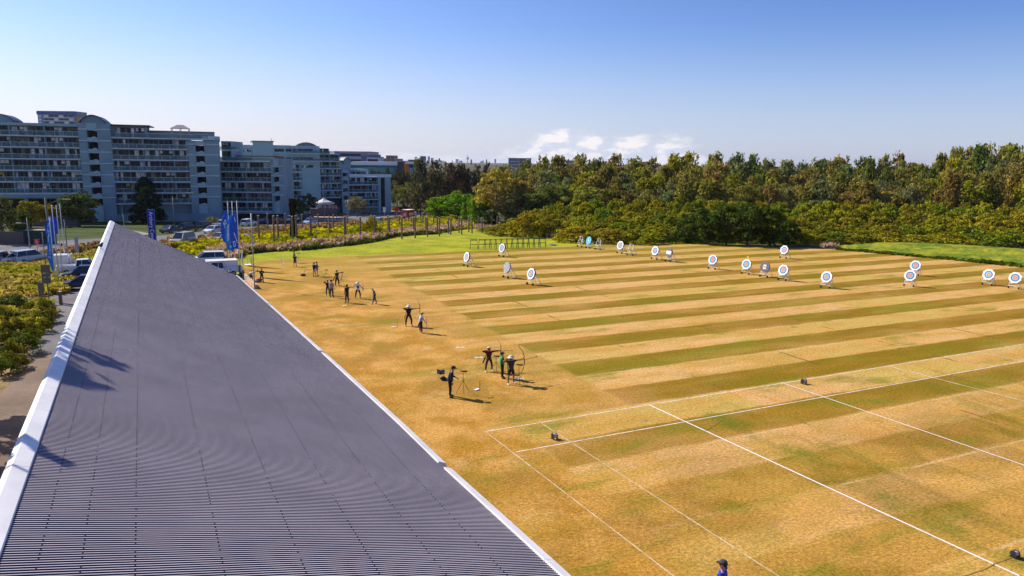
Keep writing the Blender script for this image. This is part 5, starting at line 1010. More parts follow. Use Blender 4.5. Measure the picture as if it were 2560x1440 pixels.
# --- middle wing
f2 = Face('apartment_building', 'middle blue-grey apartment wing with long curved balconies, right of the left block', (540, 206), (690, 207), 546)
zm = [f2.Z(600, v) for v in (402, 428, 453, 479, 503, 527)]
x0, x1 = f2.bay(538 + 8, 677, zm, 3.6); f2.part('body', x0, x1, 1.62, 15, gz, zm[0] - 0.02, m_wall)
bal = f2.part('balcony', x0, x1 + 1, -0.35, 4, zm[0] - 0.34, zm[0], m_slab); MB().b2(x0, x1, -0.3, -0.27, zm[0] + .1, zm[0] + .98).build('balustrade', m_bal, bal); MB().b2(x0, x1, -0.33, -0.25, zm[0] + 1, zm[0] + 1.07).build('handrail', m_rail, bal)
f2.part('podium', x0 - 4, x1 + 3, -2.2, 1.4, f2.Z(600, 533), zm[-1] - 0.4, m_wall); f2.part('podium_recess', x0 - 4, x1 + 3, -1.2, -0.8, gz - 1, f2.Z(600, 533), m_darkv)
zo = [f2.Z(690, v) for v in (432.5, 456, 480, 503.5)]; f2.stair(677, 706, 684, 697, zo, gz, f2.Z(690, 396), -0.5, 1.6)
z4 = [f2.Z(560, v) for v in (352, 374, 401)]
xa, xb = f2.S(546), f2.S(571); f2.part('tower_body', xa, xb, 3.2, 14, zm[0], z4[0], m_wall)
for zt, zb_ in ((z4[0], z4[1]), (z4[1], zm[0])):
    b_ = f2.part('balcony', xa, xb + 2, 1.5, 3.2, zb_ - .25, zb_, m_slab); MB().b2(xa, xb + 2, 1.52, 1.55, zb_ + .05, zb_ + .9).build('balustrade', m_bal, b_); f2.window(xa + .2, xb - .2, zb_ + .05, zt - .3, 3.12)
f2.part('terrace_roof', f2.S(572), f2.S(680), 6, 12, zm[0] + 1.2, zm[0] + 1.5, mat('tile_red', (0.16, 0.05, 0.05), 0.8))
# --- link wing
f2b = Face('apartment_building', 'narrow recessed apartment wing between the middle wing and the right block', (700, 224), (760, 229), 704)
zn = [f2b.Z(730, v) for v in (408, 429, 451, 474, 496, 517)]
x0, x1 = f2b.bay(708, 752, zn, 3.2); f2b.part('body', x0 - 1, x1 + 1, 1.62, 14, gz - 1, zn[0], m_wall); f2b.part('parapet', x0 - 1, x1 - 3, -0.4, 13, zn[0] - .3, zn[0] + 0.5, m_wall2)
# --- rear block
f3 = Face('apartment_building', 'pale rear apartment block rising behind the middle wing with a flat-topped lift tower', (560, 255), (800, 268), 566)
zr_ = [f3.Z(650, v) for v in (366, 384, 402, 421, 440)]
x0, x1 = f3.S(566), f3.S(800); f3.part('body', x0, x1, 0, 14, gz - 3, f3.Z(620, 362), m_wall2); f3.part('lift_tower', f3.S(633), f3.S(684), -1.0, 9, zr_[2], f3.Z(650, 355), m_wall2)
f3.part('tower_roof', f3.S(631), f3.S(686), -1.6, 9.5, f3.Z(650, 355), f3.Z(650, 352), m_rooft); f3.part('upper_body', f3.S(684), f3.S(728), -0.4, 10, zr_[1], f3.Z(700, 363), m_wall2)
for i, u in enumerate((594, 612, 622, 694, 704, 722, 740, 752, 764, 776)):
    for k, v in enumerate((372, 393, 412)):
        if 633 < u < 684: continue
        xx = f3.S(u); f3.window(xx - 0.9, xx + 0.9, f3.Z(u, v + 7), f3.Z(u, v), -0.1 - (0.4 if u > 684 and u < 728 else 0), plain=True)
f3.vault(732, 803, f3.Z(765, 371), 2.2, 1, 9, m_rooft)
for k, v in enumerate((383, 402)):
    zb_ = f3.Z(760, v); b_ = f3.part('balcony', f3.S(728), f3.S(800), -1.6, 0, zb_ - .3, zb_, m_slab); MB().b2(f3.S(730), f3.S(799), -1.55, -1.52, zb_ + .05, zb_ + .95).build('balustrade', m_bal, b_)
f3.part('dish_mast', f3.S(682), f3.S(683), 2, 2.2, f3.Z(650, 355), f3.Z(650, 345), m_dark)
# --- right block
f4 = Face('apartment_building', 'right-hand blue-grey apartment block stepping down behind the shade canopy and bare flagpoles', (760, 268), (960, 285), 750)
zq = [f4.Z(810, v) for v in (384, 402, 420.5, 438.5, 457, 475.5, 493)]; gz4 = -9.0
f4.part('body_left', f4.S(750), f4.S(852), 1.62, 14, gz4, zq[0], m_wall); f4.bay(772, 850, zq, 3.8)
zo = [f4.Z(760, v) for v in (404, 423.5, 442, 460.5, 479)]; f4.stair(750, 772, 753, 766, zo, gz4, f4.Z(760, 384), -0.8, 1.55)
f4.part('base_dark', f4.S(750), f4.S(870), -0.6, 1.0, gz4, f4.Z(810, 496), m_darkv)
f4.part('upper_body', f4.S(772), f4.S(834), 4, 12, zq[0], f4.Z(810, 376), m_wall2); b_ = f4.part('balcony', f4.S(772), f4.S(850), -0.3, 4, zq[0] - .3, zq[0], m_slab); MB().b2(f4.S(773), f4.S(850), -0.25, -0.22, zq[0] + .05, zq[0] + .95).build('balustrade', m_bal, b_)
for u in (782, 795, 812, 825): f4.window(f4.S(u) - 1, f4.S(u) + 1, zq[0] + .05, zq[0] + 0.95 + 1.0, 3.9, plain=True)
ze = [f4.Z(905, v) for v in (441.5, 461, 480, 498, 517)]
f4.part('body_right', f4.S(850), f4.S(975), 1.62, 14, gz4, ze[0] - 0.02, m_wall); f4.bay(870, 944, ze, 3.8)
zo = [f4.Z(858, v) for v in (442, 461, 480, 499)]; f4.stair(851, 870, 854, 866, zo, gz4, f4.Z(858, 423), -0.8, 1.5)
f4.part('end_wall', f4.S(944), f4.S(950), -0.3, 1.6, gz4, ze[0], m_wall2); f4.part('dark_strip', f4.S(950), f4.S(961), 0.3, 1.6, gz4, ze[0], m_darkv); f4.part('end_wall', f4.S(961), f4.S(975), -0.3, 1.6, gz4, ze[0], m_wall2)
b_ = f4.part('balcony', f4.S(870), f4.S(977), -0.4, 4, ze[0] - .3, ze[0], m_slab); MB().b2(f4.S(872), f4.S(977), -0.34, -0.31, ze[0] + .05, ze[0] + .95).build('balustrade', m_paper, b_)
f4.part('upper_body', f4.S(852), f4.S(930), 4, 12, ze[0], f4.Z(880, 423), m_wall); f4.part('upper_body', f4.S(820), f4.S(888), 5, 12, f4.Z(880, 423), f4.Z(855, 405), m_wall2); f4.vault(866, 890, f4.Z(870, 403), 1.5, 4.5, 10, m_rooft)
f4.part('roof_sheet', f4.S(822), f4.S(870), 4.2, 10, f4.Z(855, 404), f4.Z(855, 401), m_rooft)
for u in (828, 840, 872, 890, 905, 918): f4.window(f4.S(u) - .9, f4.S(u) + .9, (ze[0] if u > 860 else f4.Z(880, 423)) + .1, (ze[0] if u > 860 else f4.Z(880, 423)) + 1.9, 3.9 if u > 860 else 4.9, plain=True)
# --- far buildings
def block(name, label, u0, u1, vt, Y, col, depth=20, floors=0, band=None, zb=-12, cat='building', rz=0.0, vb=None, win=None, cols=1):
    a, b = at(u0, vt, Y), at(u1, vt, Y); wd = (b - a).length; t = thing(name, label, cat, ((a.x + b.x) / 2, Y, 0), rz); zt = (a.z + b.z) / 2; zb_ = zb if vb is None else at((u0 + u1) / 2, vb, Y).z
    MB().b2(-wd / 2, wd / 2, 0, depth, zb_, zt).build('wall', col, t)
    MB().b2(-wd / 2 - 0.3, wd / 2 + .3, -0.3, depth, zt, zt + (zt - zb_) * 0.01 + 0.4).build('roof', m_rooft, t)
    if floors:
        zz0 = max(zb_, band[1]) if band else zb_; fh = (zt - zz0) / floors
        for i in range(floors):
            for c in range(cols):
                x0 = -wd / 2 + wd * (c + 0.07) / cols; x1 = -wd / 2 + wd * (c + 0.93) / cols
                MB().b2(x0, x1, -0.12, 0.05, zz0 + fh * (i + 0.3), zz0 + fh * (i + 0.78)).build('window', win or m_win, t)
    return t, wd, zt
def fcol(n, c): return mat('far_' + n, c, 0.85, var=0.06)
t, wd, zt = block('apartment_tower', 'distant white and blue apartment tower rising behind the far left block', 93, 187, 280, 900, fcol('tower', (0.22, 0.26, 0.42)), 25, 0)
fh = 3.9
for i in range(4):
    z_ = zt - 3.2 - (i + 1) * fh; MB().b2(-wd / 2 + wd * .16, wd / 2 - .5, -1.0, -0.1, z_ - .2, z_ + 1.0).build('balcony', fcol('white', (0.6, 0.62, 0.7)), t)
    for c in range(6): xx = -wd / 2 + wd * .16 + (wd * .8) * c / 6; MB().b2(xx + .4, xx + wd * .8 / 6 - .4, -0.25, -0.05, z_ + 1.0, z_ + fh - .3).build('window', m_cur if (c + i) % 3 == 0 else m_win, t)
    MB().b2(-wd / 2 + 1.5, -wd / 2 + 4.5, -0.5, -0.05, z_ + 0.6, z_ + 3.0).build('window', m_paper, t)
MB().b2(-wd / 2 - .4, wd / 2 + .4, -1.2, 2, zt - 3.0, zt + .6).build('roof_fascia', fcol('fascia', (0.06, 0.10, 0.36)), t); MB().b2(wd / 2, wd / 2 + 6.5, 2, 12, -10, zt - 5).build('side_wing', fcol('ochre', (0.62, 0.38, 0.14)), t); MB().b2(wd / 2 - 1, wd / 2 + 8, 0, 12, zt - 5, zt - 4).build('side_roof', m_rooft, t)
mg = fcol('commercial', (0.42, 0.47, 0.60)); 
block('commercial_building', 'pale blue-grey commercial building with dark window bands behind the right block', 836, 925, 380.5, 620, mg, 40, 5, (0, -4), zb=-12)
block('commercial_building', 'dark blue cubic building beside the pale commercial building', 903, 934, 388, 560, fcol('navyblock', (0.07, 0.10, 0.20)), 30, 0)
block('commercial_building', 'low white building with two dark window bands right of the dark cubic building', 917, 947, 394, 540, fcol('whiteblock', (0.62, 0.66, 0.75)), 20, 2, (0, 6))
t, wd, zt = block('long_building', 'long low building with a bright white roof and a blue glass front', 880, 993, 413, 470, fcol('glassfront', (0.03, 0.18, 0.26)), 30, 1, (0, 4), zb=-10, win=mat('glass_teal', (0.05, 0.30, 0.36), 0.2)); MB().b2(-wd / 2 - 2, wd / 2 + .3, -2, 30, zt, zt + 2.2).build('white_roof', m_paper, t)
block('dark_building', 'dark green-grey cube between the long white roof and the orange panel', 994, 1012, 404.5, 460, fcol('darkcube', (0.025, 0.06, 0.075)), 20, 0)
t, wd, zt = block('office_building', 'low blue glass office with an orange corner panel', 1014, 1048, 411, 455, fcol('officeblue', (0.01, 0.05, 0.14)), 20, 1, (0, 2), zb=-10, win=mat('glass_teal', (0, 0, 0))); MB().b2(-wd / 2 - 1, -wd / 2 + 2.2, -0.6, 10, -8, zt + 0.8).build('orange_panel', fcol('orange', (0.60, 0.16, 0.03)), t); MB().b2(-wd / 2, wd / 2 + 2, -1.5, 20, zt + .3, zt + 1.5).build('white_roof', m_paper, t)
mb_ = fcol('brickfar', (0.42, 0.20, 0.18)); 
block('brick_tower', 'brick red tower block on the skyline behind the white roof', 965, 986, 389.5, 1400, mb_, 40, 7, (0, 6), cols=2)
block('brick_building', 'low brick building left of the brick red tower', 950, 965, 396.5, 1400, fcol('brickfar2', (0.45, 0.27, 0.25)), 40, 4, (0, 6)); block('brick_building', 'low pale brick building right of the brick red tower', 986, 1000, 397.5, 1450, fcol('brickfar3', (0.50, 0.33, 0.33)), 40, 4, (0, 6))
block('far_building', 'row of small brownish roofs on the skyline left of the blue tower', 1020, 1047, 400, 1500, fcol('brown', (0.22, 0.13, 0.12)), 40, 2, (0, 6))
t, wd, zt = block('blue_tower', 'tower with a deep blue top on the skyline', 1051, 1060, 391, 1800, fcol('bluetower', (0.30, 0.42, 0.52)), 40, 8, (0, 6)); MB().b2(-wd / 2 - .5, wd / 2 + .5, -1, 40, zt - 9, zt + .5).build('tower_top', fcol('bluetop', (0.01, 0.10, 0.30)), t)
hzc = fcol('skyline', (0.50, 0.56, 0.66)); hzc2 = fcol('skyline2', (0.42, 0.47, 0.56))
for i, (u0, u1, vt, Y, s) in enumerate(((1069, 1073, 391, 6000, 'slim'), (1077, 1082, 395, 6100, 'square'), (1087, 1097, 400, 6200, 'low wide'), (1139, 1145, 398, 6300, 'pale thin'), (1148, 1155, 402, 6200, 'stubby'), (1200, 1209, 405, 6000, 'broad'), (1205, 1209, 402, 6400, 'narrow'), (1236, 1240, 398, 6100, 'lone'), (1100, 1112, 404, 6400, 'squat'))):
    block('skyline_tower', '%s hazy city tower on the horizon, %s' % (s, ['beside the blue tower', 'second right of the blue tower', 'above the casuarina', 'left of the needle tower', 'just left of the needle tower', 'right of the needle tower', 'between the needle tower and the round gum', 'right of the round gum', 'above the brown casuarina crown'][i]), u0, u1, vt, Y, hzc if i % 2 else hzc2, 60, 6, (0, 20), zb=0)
b = at(1169, 405, 6500); t = thing('needle_tower', 'thin needle tower with a turret on the city skyline', 'tower', (b.x, b.y, 0)); zt = at(1169, 393, 6500).z
MB().tube([(0, 0, 0), (0, 0, zt + 18)], [5, 2], 8).build('shaft', hzc2, t); MB().tube([(0, 0, zt - 22), (0, 0, zt - 10), (0, 0, zt), (0, 0, zt + 4)], [7, 13, 12, 5], 12).build('turret', hzc, t)
b = at(1178, 405, 3000); t = thing('chimney_stack', 'dark chimney stack beside the needle tower', 'chimney', (b.x, b.y, 0)); zt = at(1178, 398.5, 3000).z; MB().tube([(0, 0, 0), (0, 0, zt)], [4, 3], 10).build('shaft', fcol('stack', (0.14, 0.09, 0.10)), t)
for (u0, u1, vt, Y, c, s, fl) in ((1271, 1328, 396.5, 900, (0.42, 0.24, 0.20), 'pinkish brick apartment block with white balconies above the treetops', 6), (1415, 1434, 402, 1000, (0.36, 0.42, 0.55), 'blue-grey block between two gum crowns', 5), (1576, 1604, 404, 950, (0.58, 0.38, 0.29), 'peach coloured apartment block peeping over the trees', 4), (1608, 1622, 405.5, 960, (0.55, 0.42, 0.36), 'small cream block right of the peach one', 3)):
    t, wd, zt = block('apartment_block', s, u0, u1, vt, Y, fcol('b%d' % u0, c), 20, fl, (0, -6), cols=4 if u1 - u0 > 30 else 2, win=fcol('farwin', (0.16, 0.20, 0.30)))
    for i in range(fl): z_ = -6 + (zt + 6) * i / fl; MB().b2(-wd / 2 + wd * .1, wd / 2 - wd * .1, -1.2, -0.1, z_, z_ + 0.9).build('balcony', fcol('white', (0, 0, 0)), t)
# --- forecourt of the apartments
m_canv = mat('canvas', (0.74, 0.68, 0.66), 0.8, var=0.04); b = T(811, 540); t = thing('shade_canopy', 'white tent-shaped shade canopy over a terrace in front of the apartments', 'canopy', b, 0.1); hz0, hz1, hz2 = hgt(b, 495), hgt(b, 506), hgt(b, 510); wd = 26 / F * b.y
mb = MB(); n = 24; rr = []
for k, (f, z_) in enumerate(((0.04, hz0), (0.3, hz0 - (hz0 - hz1) * .45), (0.6, hz0 - (hz0 - hz1) * .78), (1.0, hz1), (1.0, hz2))): rr.append([(wd * f * math.cos(2 * PI * j / n) * (1 if k < 4 else 1), wd * 0.8 * f * math.sin(2 * PI * j / n), z_) for j in range(n)])
mb.add(sum(rr, []), [(k * n + j, k * n + (j + 1) % n, (k + 1) * n + (j + 1) % n, (k + 1) * n + j) for k in range(4) for j in range(n)]); mb.build('canvas', m_canv, t, smooth=True)
for a in range(4): MB().tube([(wd * .8 * math.cos(a * PI / 2 + .78), wd * .65 * math.sin(a * PI / 2 + .78), 0), (wd * .8 * math.cos(a * PI / 2 + .78), wd * .65 * math.sin(a * PI / 2 + .78), hz1 + .2)], 0.09, 6).build('post', m_pole, t)
m_podd = mat('podium_stone', (0.10, 0.10, 0.12), 0.8); b = T(810, 541); t = thing('terrace_podium', 'dark raised terrace with white railings under the shade canopy', 'terrace', b, 0.1); h1_ = hgt(b, 522); wd = 34 / F * b.y
MB().b2(-wd, wd * .9, 1.0, 9, 0, h1_).build('wall', m_podd, t)
for k in range(3): MB().b2(-wd, wd * .9, 0.95, 1.02, h1_ + 0.35 + .35 * k, h1_ + .42 + .35 * k).build('rail', m_pole, t)
for k in range(8): MB().b2(-wd + k * wd * .27, -wd + k * wd * .27 + .1, 0.9, 1.0, h1_, h1_ + 1.1).build('rail_post', m_pole, t)
m_ram = mat('ramp_wall', (0.12, 0.16, 0.18), 0.85); b = T(120, 566); t = thing('ramp_wall', 'low sloping concrete ramp wall with a white rail below the yellow trees', 'wall', b, 0.18)
MB().add([(-5.5, 0, 0), (6, 0, 0), (6, 0, 2.4), (-5.5, 0, 1.2), (-5.5, .4, 0), (6, .4, 0), (6, .4, 2.4), (-5.5, .4, 1.2)], [(0, 1, 2, 3), (7, 6, 5, 4), (0, 4, 5, 1), (1, 5, 6, 2), (2, 6, 7, 3), (3, 7, 4, 0)]).build('wall', m_ram, t); MB().tube([(-5.5, 0, 1.9), (6, 0, 3.1)], 0.05, 6).build('rail', m_pole, t)
b = T(60, 610); t = thing('retaining_wall', 'dark brown retaining wall and green door in tree shade at the left', 'wall', b, 0.05); MB().b2(-9, 0, 0, 0.5, -0.5, 1.9).build('wall', mat('wall_brown', (0.14, 0.11, 0.09), 0.9), t); MB().b2(-1.5, 4.5, 0.5, 1.0, -.5, 2.1).build('service_box', mat('box_green', (0.012, 0.05, 0.045), 0.7), t)
b = T(975, 533); t = thing('notice_board', 'white pillar sign in front of the red hedge', 'sign', T(961, 541)); MB().tube([(0, 0, 0), (0, 0, 2.4)], 0.06, 6).build('post', m_pole, t); MB().b2(-.5, .5, -.06, .06, 1.4, 3.2).build('panel', m_paper, t)
t = thing('hoarding', 'red and white hanging sign above the red hedge', 'sign', T(985, 531)); MB().tube([(0, 0, 0), (0, 0, 4)], 0.08, 6).build('post', m_pole, t); MB().b2(-.9, .9, -.06, .06, 3.4, 4.0).build('white_panel', m_paper, t); MB().b2(-.9, .9, -.06, .06, 4.0, 4.7).build('red_panel', m_red, t)
t = thing('red_marker', 'round red sign beside the pedestrian in black', 'sign', T(992, 541)); MB().tube([(0, 0, 0), (0, 0, 2)], 0.05, 6).build('post', m_pole, t); MB().tube([(0, -.05, 2.4), (0, .05, 2.4)], 0.85, 16).build('disc', m_red, t)
b = T(939, 528); t = thing('bus_shelter', 'low dark shelter with a pale flat roof between two bare flagpoles', 'shelter', b); MB().b2(-2.6, 2.6, 0, 2.4, 0, 1.9).build('body', m_podd, t); MB().b2(-3, 3, -.4, 2.8, 1.9, 2.05).build('roof', m_pole, t)
t = thing('garden_steps', 'pale concrete steps climbing the dark lawn behind the roof tip', 'steps', T(371, 588), 0.9)
for k_ in range(9): MB().b2(-1.0 - 0.0, 1.0, k_ * 1.5, k_ * 1.5 + 1.0, 0.0, 0.15 + k_ * 0.02).build('step', m_kerb, t)
# ------------------------------------------------------------------ vegetation
def leafm(name, trans=0.3, val=(0.55, 1.35), hue=0.5):
    """leaf clumps; the object's own colour is the leaf colour, broken up from clump to clump and leaf to leaf"""
    m_ = D.materials.new(name); m_.use_nodes = True; k = NT(m_.node_tree); k.n.clear()
    oi = k.new('ShaderNodeObjectInfo'); g = k.new('ShaderNodeNewGeometry'); tc_ = k.new('ShaderNodeTexCoord')
    nz = k.ss(k.noise(tc_.outputs['Object'], 0.55, 2), 0.3, 0.7)
    hs = k.new('ShaderNodeHueSaturation'); k.put(hs.inputs['Color'], oi.outputs['Color']); k.put(hs.inputs['Hue'], k.math('ADD', 0.5 - 0.018, k.math('MULTIPLY', nz, 0.036)))
    k.put(hs.inputs['Value'], k.math('MULTIPLY', k.ss(g.outputs['Random Per Island'], 0.0, 1.0, *val), k.math('ADD', 0.8, k.math('MULTIPLY', nz, 0.4))))
    df = k.new('ShaderNodeBsdfDiffuse'); k.link(hs.outputs[0], df.inputs[0]); tr = k.new('ShaderNodeBsdfTranslucent'); k.link(hs.outputs[0], tr.inputs[0])
    mx = k.new('ShaderNodeMixShader'); mx.inputs[0].default_value = trans; k.link(df.outputs[0], mx.inputs[1]); k.link(tr.outputs[0], mx.inputs[2])
    o = k.new('ShaderNodeOutputMaterial'); k.link(mx.outputs[0], o.inputs[0]); return m_
m_leaf = leafm('leaves', 0.38); m_bark = mat('bark', (0.11, 0.085, 0.06), 0.9, var=0.3, scale=2); m_barkp = mat('bark_pale', (0.34, 0.28, 0.22), 0.85, var=0.3, scale=1.5)
def quads(C, Nn, sx, sz, rg, noise=0.6, up=0.0):
    """leaf clump cards at C, facing about Nn"""
    n = len(C); N = Nn + rg.normal(0, noise, (n, 3)); N /= np.linalg.norm(N, axis=1)[:, None] + 1e-9
    ref = np.tile(np.array([0, 0, 1.0]), (n, 1)) + rg.normal(0, 0.3 if up else 1.0, (n, 3))
    A = np.cross(N, ref); A /= np.linalg.norm(A, axis=1)[:, None] + 1e-9; B = np.cross(N, A)
    a = (sx * rg.uniform(0.6, 1.4, n))[:, None] * A; b = (sz * rg.uniform(0.6, 1.4, n))[:, None] * B
    V = np.stack([C - a - b * .6, C + a * .7 - b, C + a + b * .6, C - a * .6 + b], 1).reshape(-1, 3)
    return V
def crown(kind, seed):
    rg = np.random.default_rng(seed); Cs = []; Ns = []
    def lobe(c, r, n, sq=1.0, shell=0.75):
        d = rg.normal(0, 1, (n, 3)); d /= np.linalg.norm(d, axis=1)[:, None]; d[:, 2] = np.abs(d[:, 2]) * 0.9 - 0.25 if shell > 0.8 else d[:, 2]
        rr = r * (shell + (1 - shell) * rg.uniform(0, 1, n) + rg.normal(0, 0.08, n)); P_ = c + d * rr[:, None] * np.array([1, 1, sq]); Cs.append(P_); Ns.append(d)
    if kind == 'casuarina':        # 10 high, 2.6 radius, tapering and ragged
        lean = rg.normal(0, 0.25, 2)
        for i in range(54):
            z = rg.uniform(1.0, 9.5); f = z / 10; R_ = 3.1 * math.sqrt(max(0.02, 1 - f ** 2.6)) * (0.6 + 0.4 * min(1, f * 3)) * rg.uniform(0.45, 1.0); a = rg.uniform(0, 2 * PI)
            lobe(np.array([R_ * .75 * math.cos(a) + lean[0] * f, R_ * .75 * math.sin(a) + lean[1] * f, z]), rg.uniform(0.55, 1.1), 40, 1.35, 0.6)
        for i in range(7): lobe(np.array([rg.normal(0, .5) + lean[0], rg.normal(0, .5) + lean[1], rg.uniform(9.2, 10.3)]), 0.3, 14, 1.8, 0.3)
        C = np.concatenate(Cs); N = np.concatenate(Ns); return quads(C, N, 0.13, 0.26, rg, 0.7, 1)
    if kind == 'mangrove':         # 5 high, 3.4 radius, many small domes
        for i in range(44):
            a = rg.uniform(0, 2 * PI); q_ = math.sqrt(rg.uniform(0, 1)); z = 4.3 * math.sqrt(max(0.05, 1 - q_ ** 2.4)) * rg.uniform(0.82, 1.06)
            lobe(np.array([3.0 * q_ * math.cos(a), 3.0 * q_ * math.sin(a), z * rg.uniform(.86, 1.04) - 0.1]), rg.uniform(0.4, 0.95), 36, 0.95, 0.88)
        for i in range(34):
            a = rg.uniform(0, 2 * PI); lobe(np.array([2.9 * math.cos(a), 2.9 * math.sin(a), rg.uniform(0.1, 3.0)]), rg.uniform(.5, .9), 28, 1, 0.85)
        C = np.concatenate(Cs); N = np.concatenate(Ns); return quads(C, N, 0.14, 0.17, rg, 0.45)
    if kind == 'round':            # 8 high, 4 radius, broad crown of lobes on a trunk
        for i in range(85):
            d = rg.normal(0, 1, 3); d /= np.linalg.norm(d); rr = rg.uniform(0.6, 1.0)
            lobe(np.array([3.4 * rr * d[0], 3.4 * rr * d[1], 4.2 + 3.2 * rr * d[2]]), rg.uniform(0.6, 1.1), 44, 0.85, 0.82)
        C = np.concatenate(Cs); N = np.concatenate(Ns); return quads(C, N, 0.15, 0.18, rg, 0.5)
    if kind == 'gum':              # 10 high, open crown of separate leafy sprays
        for i in range(58):
            d = rg.normal(0, 1, 3); d /= np.linalg.norm(d); d[2] = d[2] * .95 + 0.05; rr = rg.uniform(0.55, 1.0)
            lobe(np.array([4.0 * rr * d[0], 4.0 * rr * d[1], 5.7 + 3.9 * rr * d[2]]), rg.uniform(0.6, 1.15), 48, 0.65, 0.6)
        C = np.concatenate(Cs); N = np.concatenate(Ns); return quads(C, N, 0.13, 0.22, rg, 0.6, 1)
    if kind == 'conifer':
        for i in range(80):
            z = rg.uniform(0.5, 9.8); R_ = 3.0 * (1 - z / 10.2) ** 0.75 * rg.uniform(.7, 1); a = rg.uniform(0, 2 * PI); lobe(np.array([R_ * math.cos(a), R_ * math.sin(a), z]), rg.uniform(.4, .75), 34, 0.9, 0.7)
        for i in range(30):
            z = rg.uniform(0.5, 9.0); lobe(np.array([0, 0, z]), 1.6 * (1 - z / 10.5), 22, 1, 0.5)
        C = np.concatenate(Cs); N = np.concatenate(Ns); return quads(C, N, 0.16, 0.2, rg, 0.5)
    if kind == 'bush':             # 1.6 high, 1 radius
        for i in range(24):
            a = rg.uniform(0, 2 * PI); q_ = math.sqrt(rg.uniform(0, 1)); lobe(np.array([.75 * q_ * math.cos(a), .75 * q_ * math.sin(a), 1.2 * math.sqrt(max(.04, 1 - q_ * q_)) * rg.uniform(.75, 1.1)]), rg.uniform(.2, .36), 34, 1, 0.7)
        C = np.concatenate(Cs); N = np.concatenate(Ns); return quads(C, N, 0.045, 0.075, rg, 0.7, 1)
MESH = {}
def cmesh(kind, seed):
    if (kind, seed) not in MESH: V = crown(kind, seed); MESH[(kind, seed)] = npmesh('crown', V, np.arange(len(V)), 4, m_leaf)
    return MESH[(kind, seed)]
TRK = {}
def trunkmesh(kind, seed, pale=False):
    if (kind, seed, pale) in TRK: return TRK[(kind, seed, pale)]
    rs = random.Random(seed); mb = MB()
    H_, R_ = {'casuarina': (9.2, .16), 'mangrove': (3.2, .2), 'round': (5.2, .3), 'gum': (7.0, .28), 'conifer': (9, .25), 'bush': (.8, .05)}[kind]
    mb.tube([(0, 0, -1.0), (0, 0, H_ * .4), (rs.uniform(-.1, .1), rs.uniform(-.1, .1), H_)], [R_ * 1.2, R_ * .8, R_ * .2], 7)
    if kind in ('round', 'gum', 'mangrove'):
        for i in range(9):
            a = rs.uniform(0, 6.28); z = H_ * rs.uniform(.25, .6); L_ = rs.uniform(1.6, 2.9) * (1 if kind != 'mangrove' else .6); mb.tube([(0, 0, z), (L_ * .5 * math.cos(a), L_ * .5 * math.sin(a), z + L_ * .5), (L_ * math.cos(a), L_ * math.sin(a), z + L_ * 1.1)], [R_ * .5, R_ * .3, R_ * .1], 5)
    o = mb.build('trunk', m_barkp if pale else m_bark, None, smooth=True); me = o.data; D.objects.remove(o); TRK[(kind, seed, pale)] = me; return me
SZ = {'casuarina': (10.0, 6.4), 'mangrove': (4.9, 7.2), 'round': (8.2, 8.6), 'gum': (10.0, 9.4), 'conifer': (10.0, 6.2), 'bush': (1.6, 2.1)}
WORD = {'casuarina': 'casuarina_tree', 'mangrove': 'mangrove_tree', 'round': 'broadleaf_tree', 'gum': 'gum_tree', 'conifer': 'conical_tree', 'bush': 'bush'}
def tree(kind, base, h_, w_, col, label, cat=None, group=None, seed=None, name=None, pale=False):
    sd_ = seed if seed is not None else random.randrange({'casuarina': 7, 'mangrove': 7, 'round': 4, 'gum': 4, 'conifer': 2, 'bush': 5}[kind])
    t = thing(name or WORD[kind], label, cat or {'bush': 'bush'}.get(kind, 'tree'), base, random.uniform(0, 6.28), group); a, b = SZ[kind]
    t.scale = (w_ / b, w_ / b, h_ / a)
    c = D.objects.new('crown' if kind != 'bush' else 'foliage', cmesh(kind, sd_)); COL.objects.link(c); c.parent = t; c.color = (*col, 1)
    k = D.objects.new('trunk' if kind != 'bush' else 'stem', trunkmesh(kind, sd_ % 3, pale)); COL.objects.link(k); k.parent = t; return t
def vary(c, f=0.12): m_ = 1 + random.uniform(-f, f); return tuple(max(0.002, x * m_ * (1 + random.uniform(-f, f) * .5)) for x in c)
LM = [(1330, 'above the green trestles'), (1450, 'above the blue target'), (1560, 'above the bare stands'), (1660, 'above the carded grey boss'), (1780, 'above the mid range target'), (1880, 'above the yellow carded target'), (1960, 'above the shaded far target'),
      (2070, 'above the lone right target'), (2170, 'just left of the target pair'), (2290, 'above the target pair'), (2390, 'just right of the target pair'), (2480, 'above the second last target'), (9999, 'at the right edge')]
cnt = {}
def where(u, row):
    w_ = next(s for lim, s in LM if u < lim); k_ = (row, w_); cnt[k_] = cnt.get(k_, 0) + 1; return w_, ORD[cnt[k_] - 1]
CC = {'olive green': (0.25, 0.235, 0.036), 'brown-olive': (0.29, 0.235, 0.050), 'grey-green': (0.22, 0.235, 0.075), 'yellow-green': (0.35, 0.33, 0.022), 'deep green': (0.15, 0.18, 0.032), 'rusty brown': (0.32, 0.22, 0.055)}
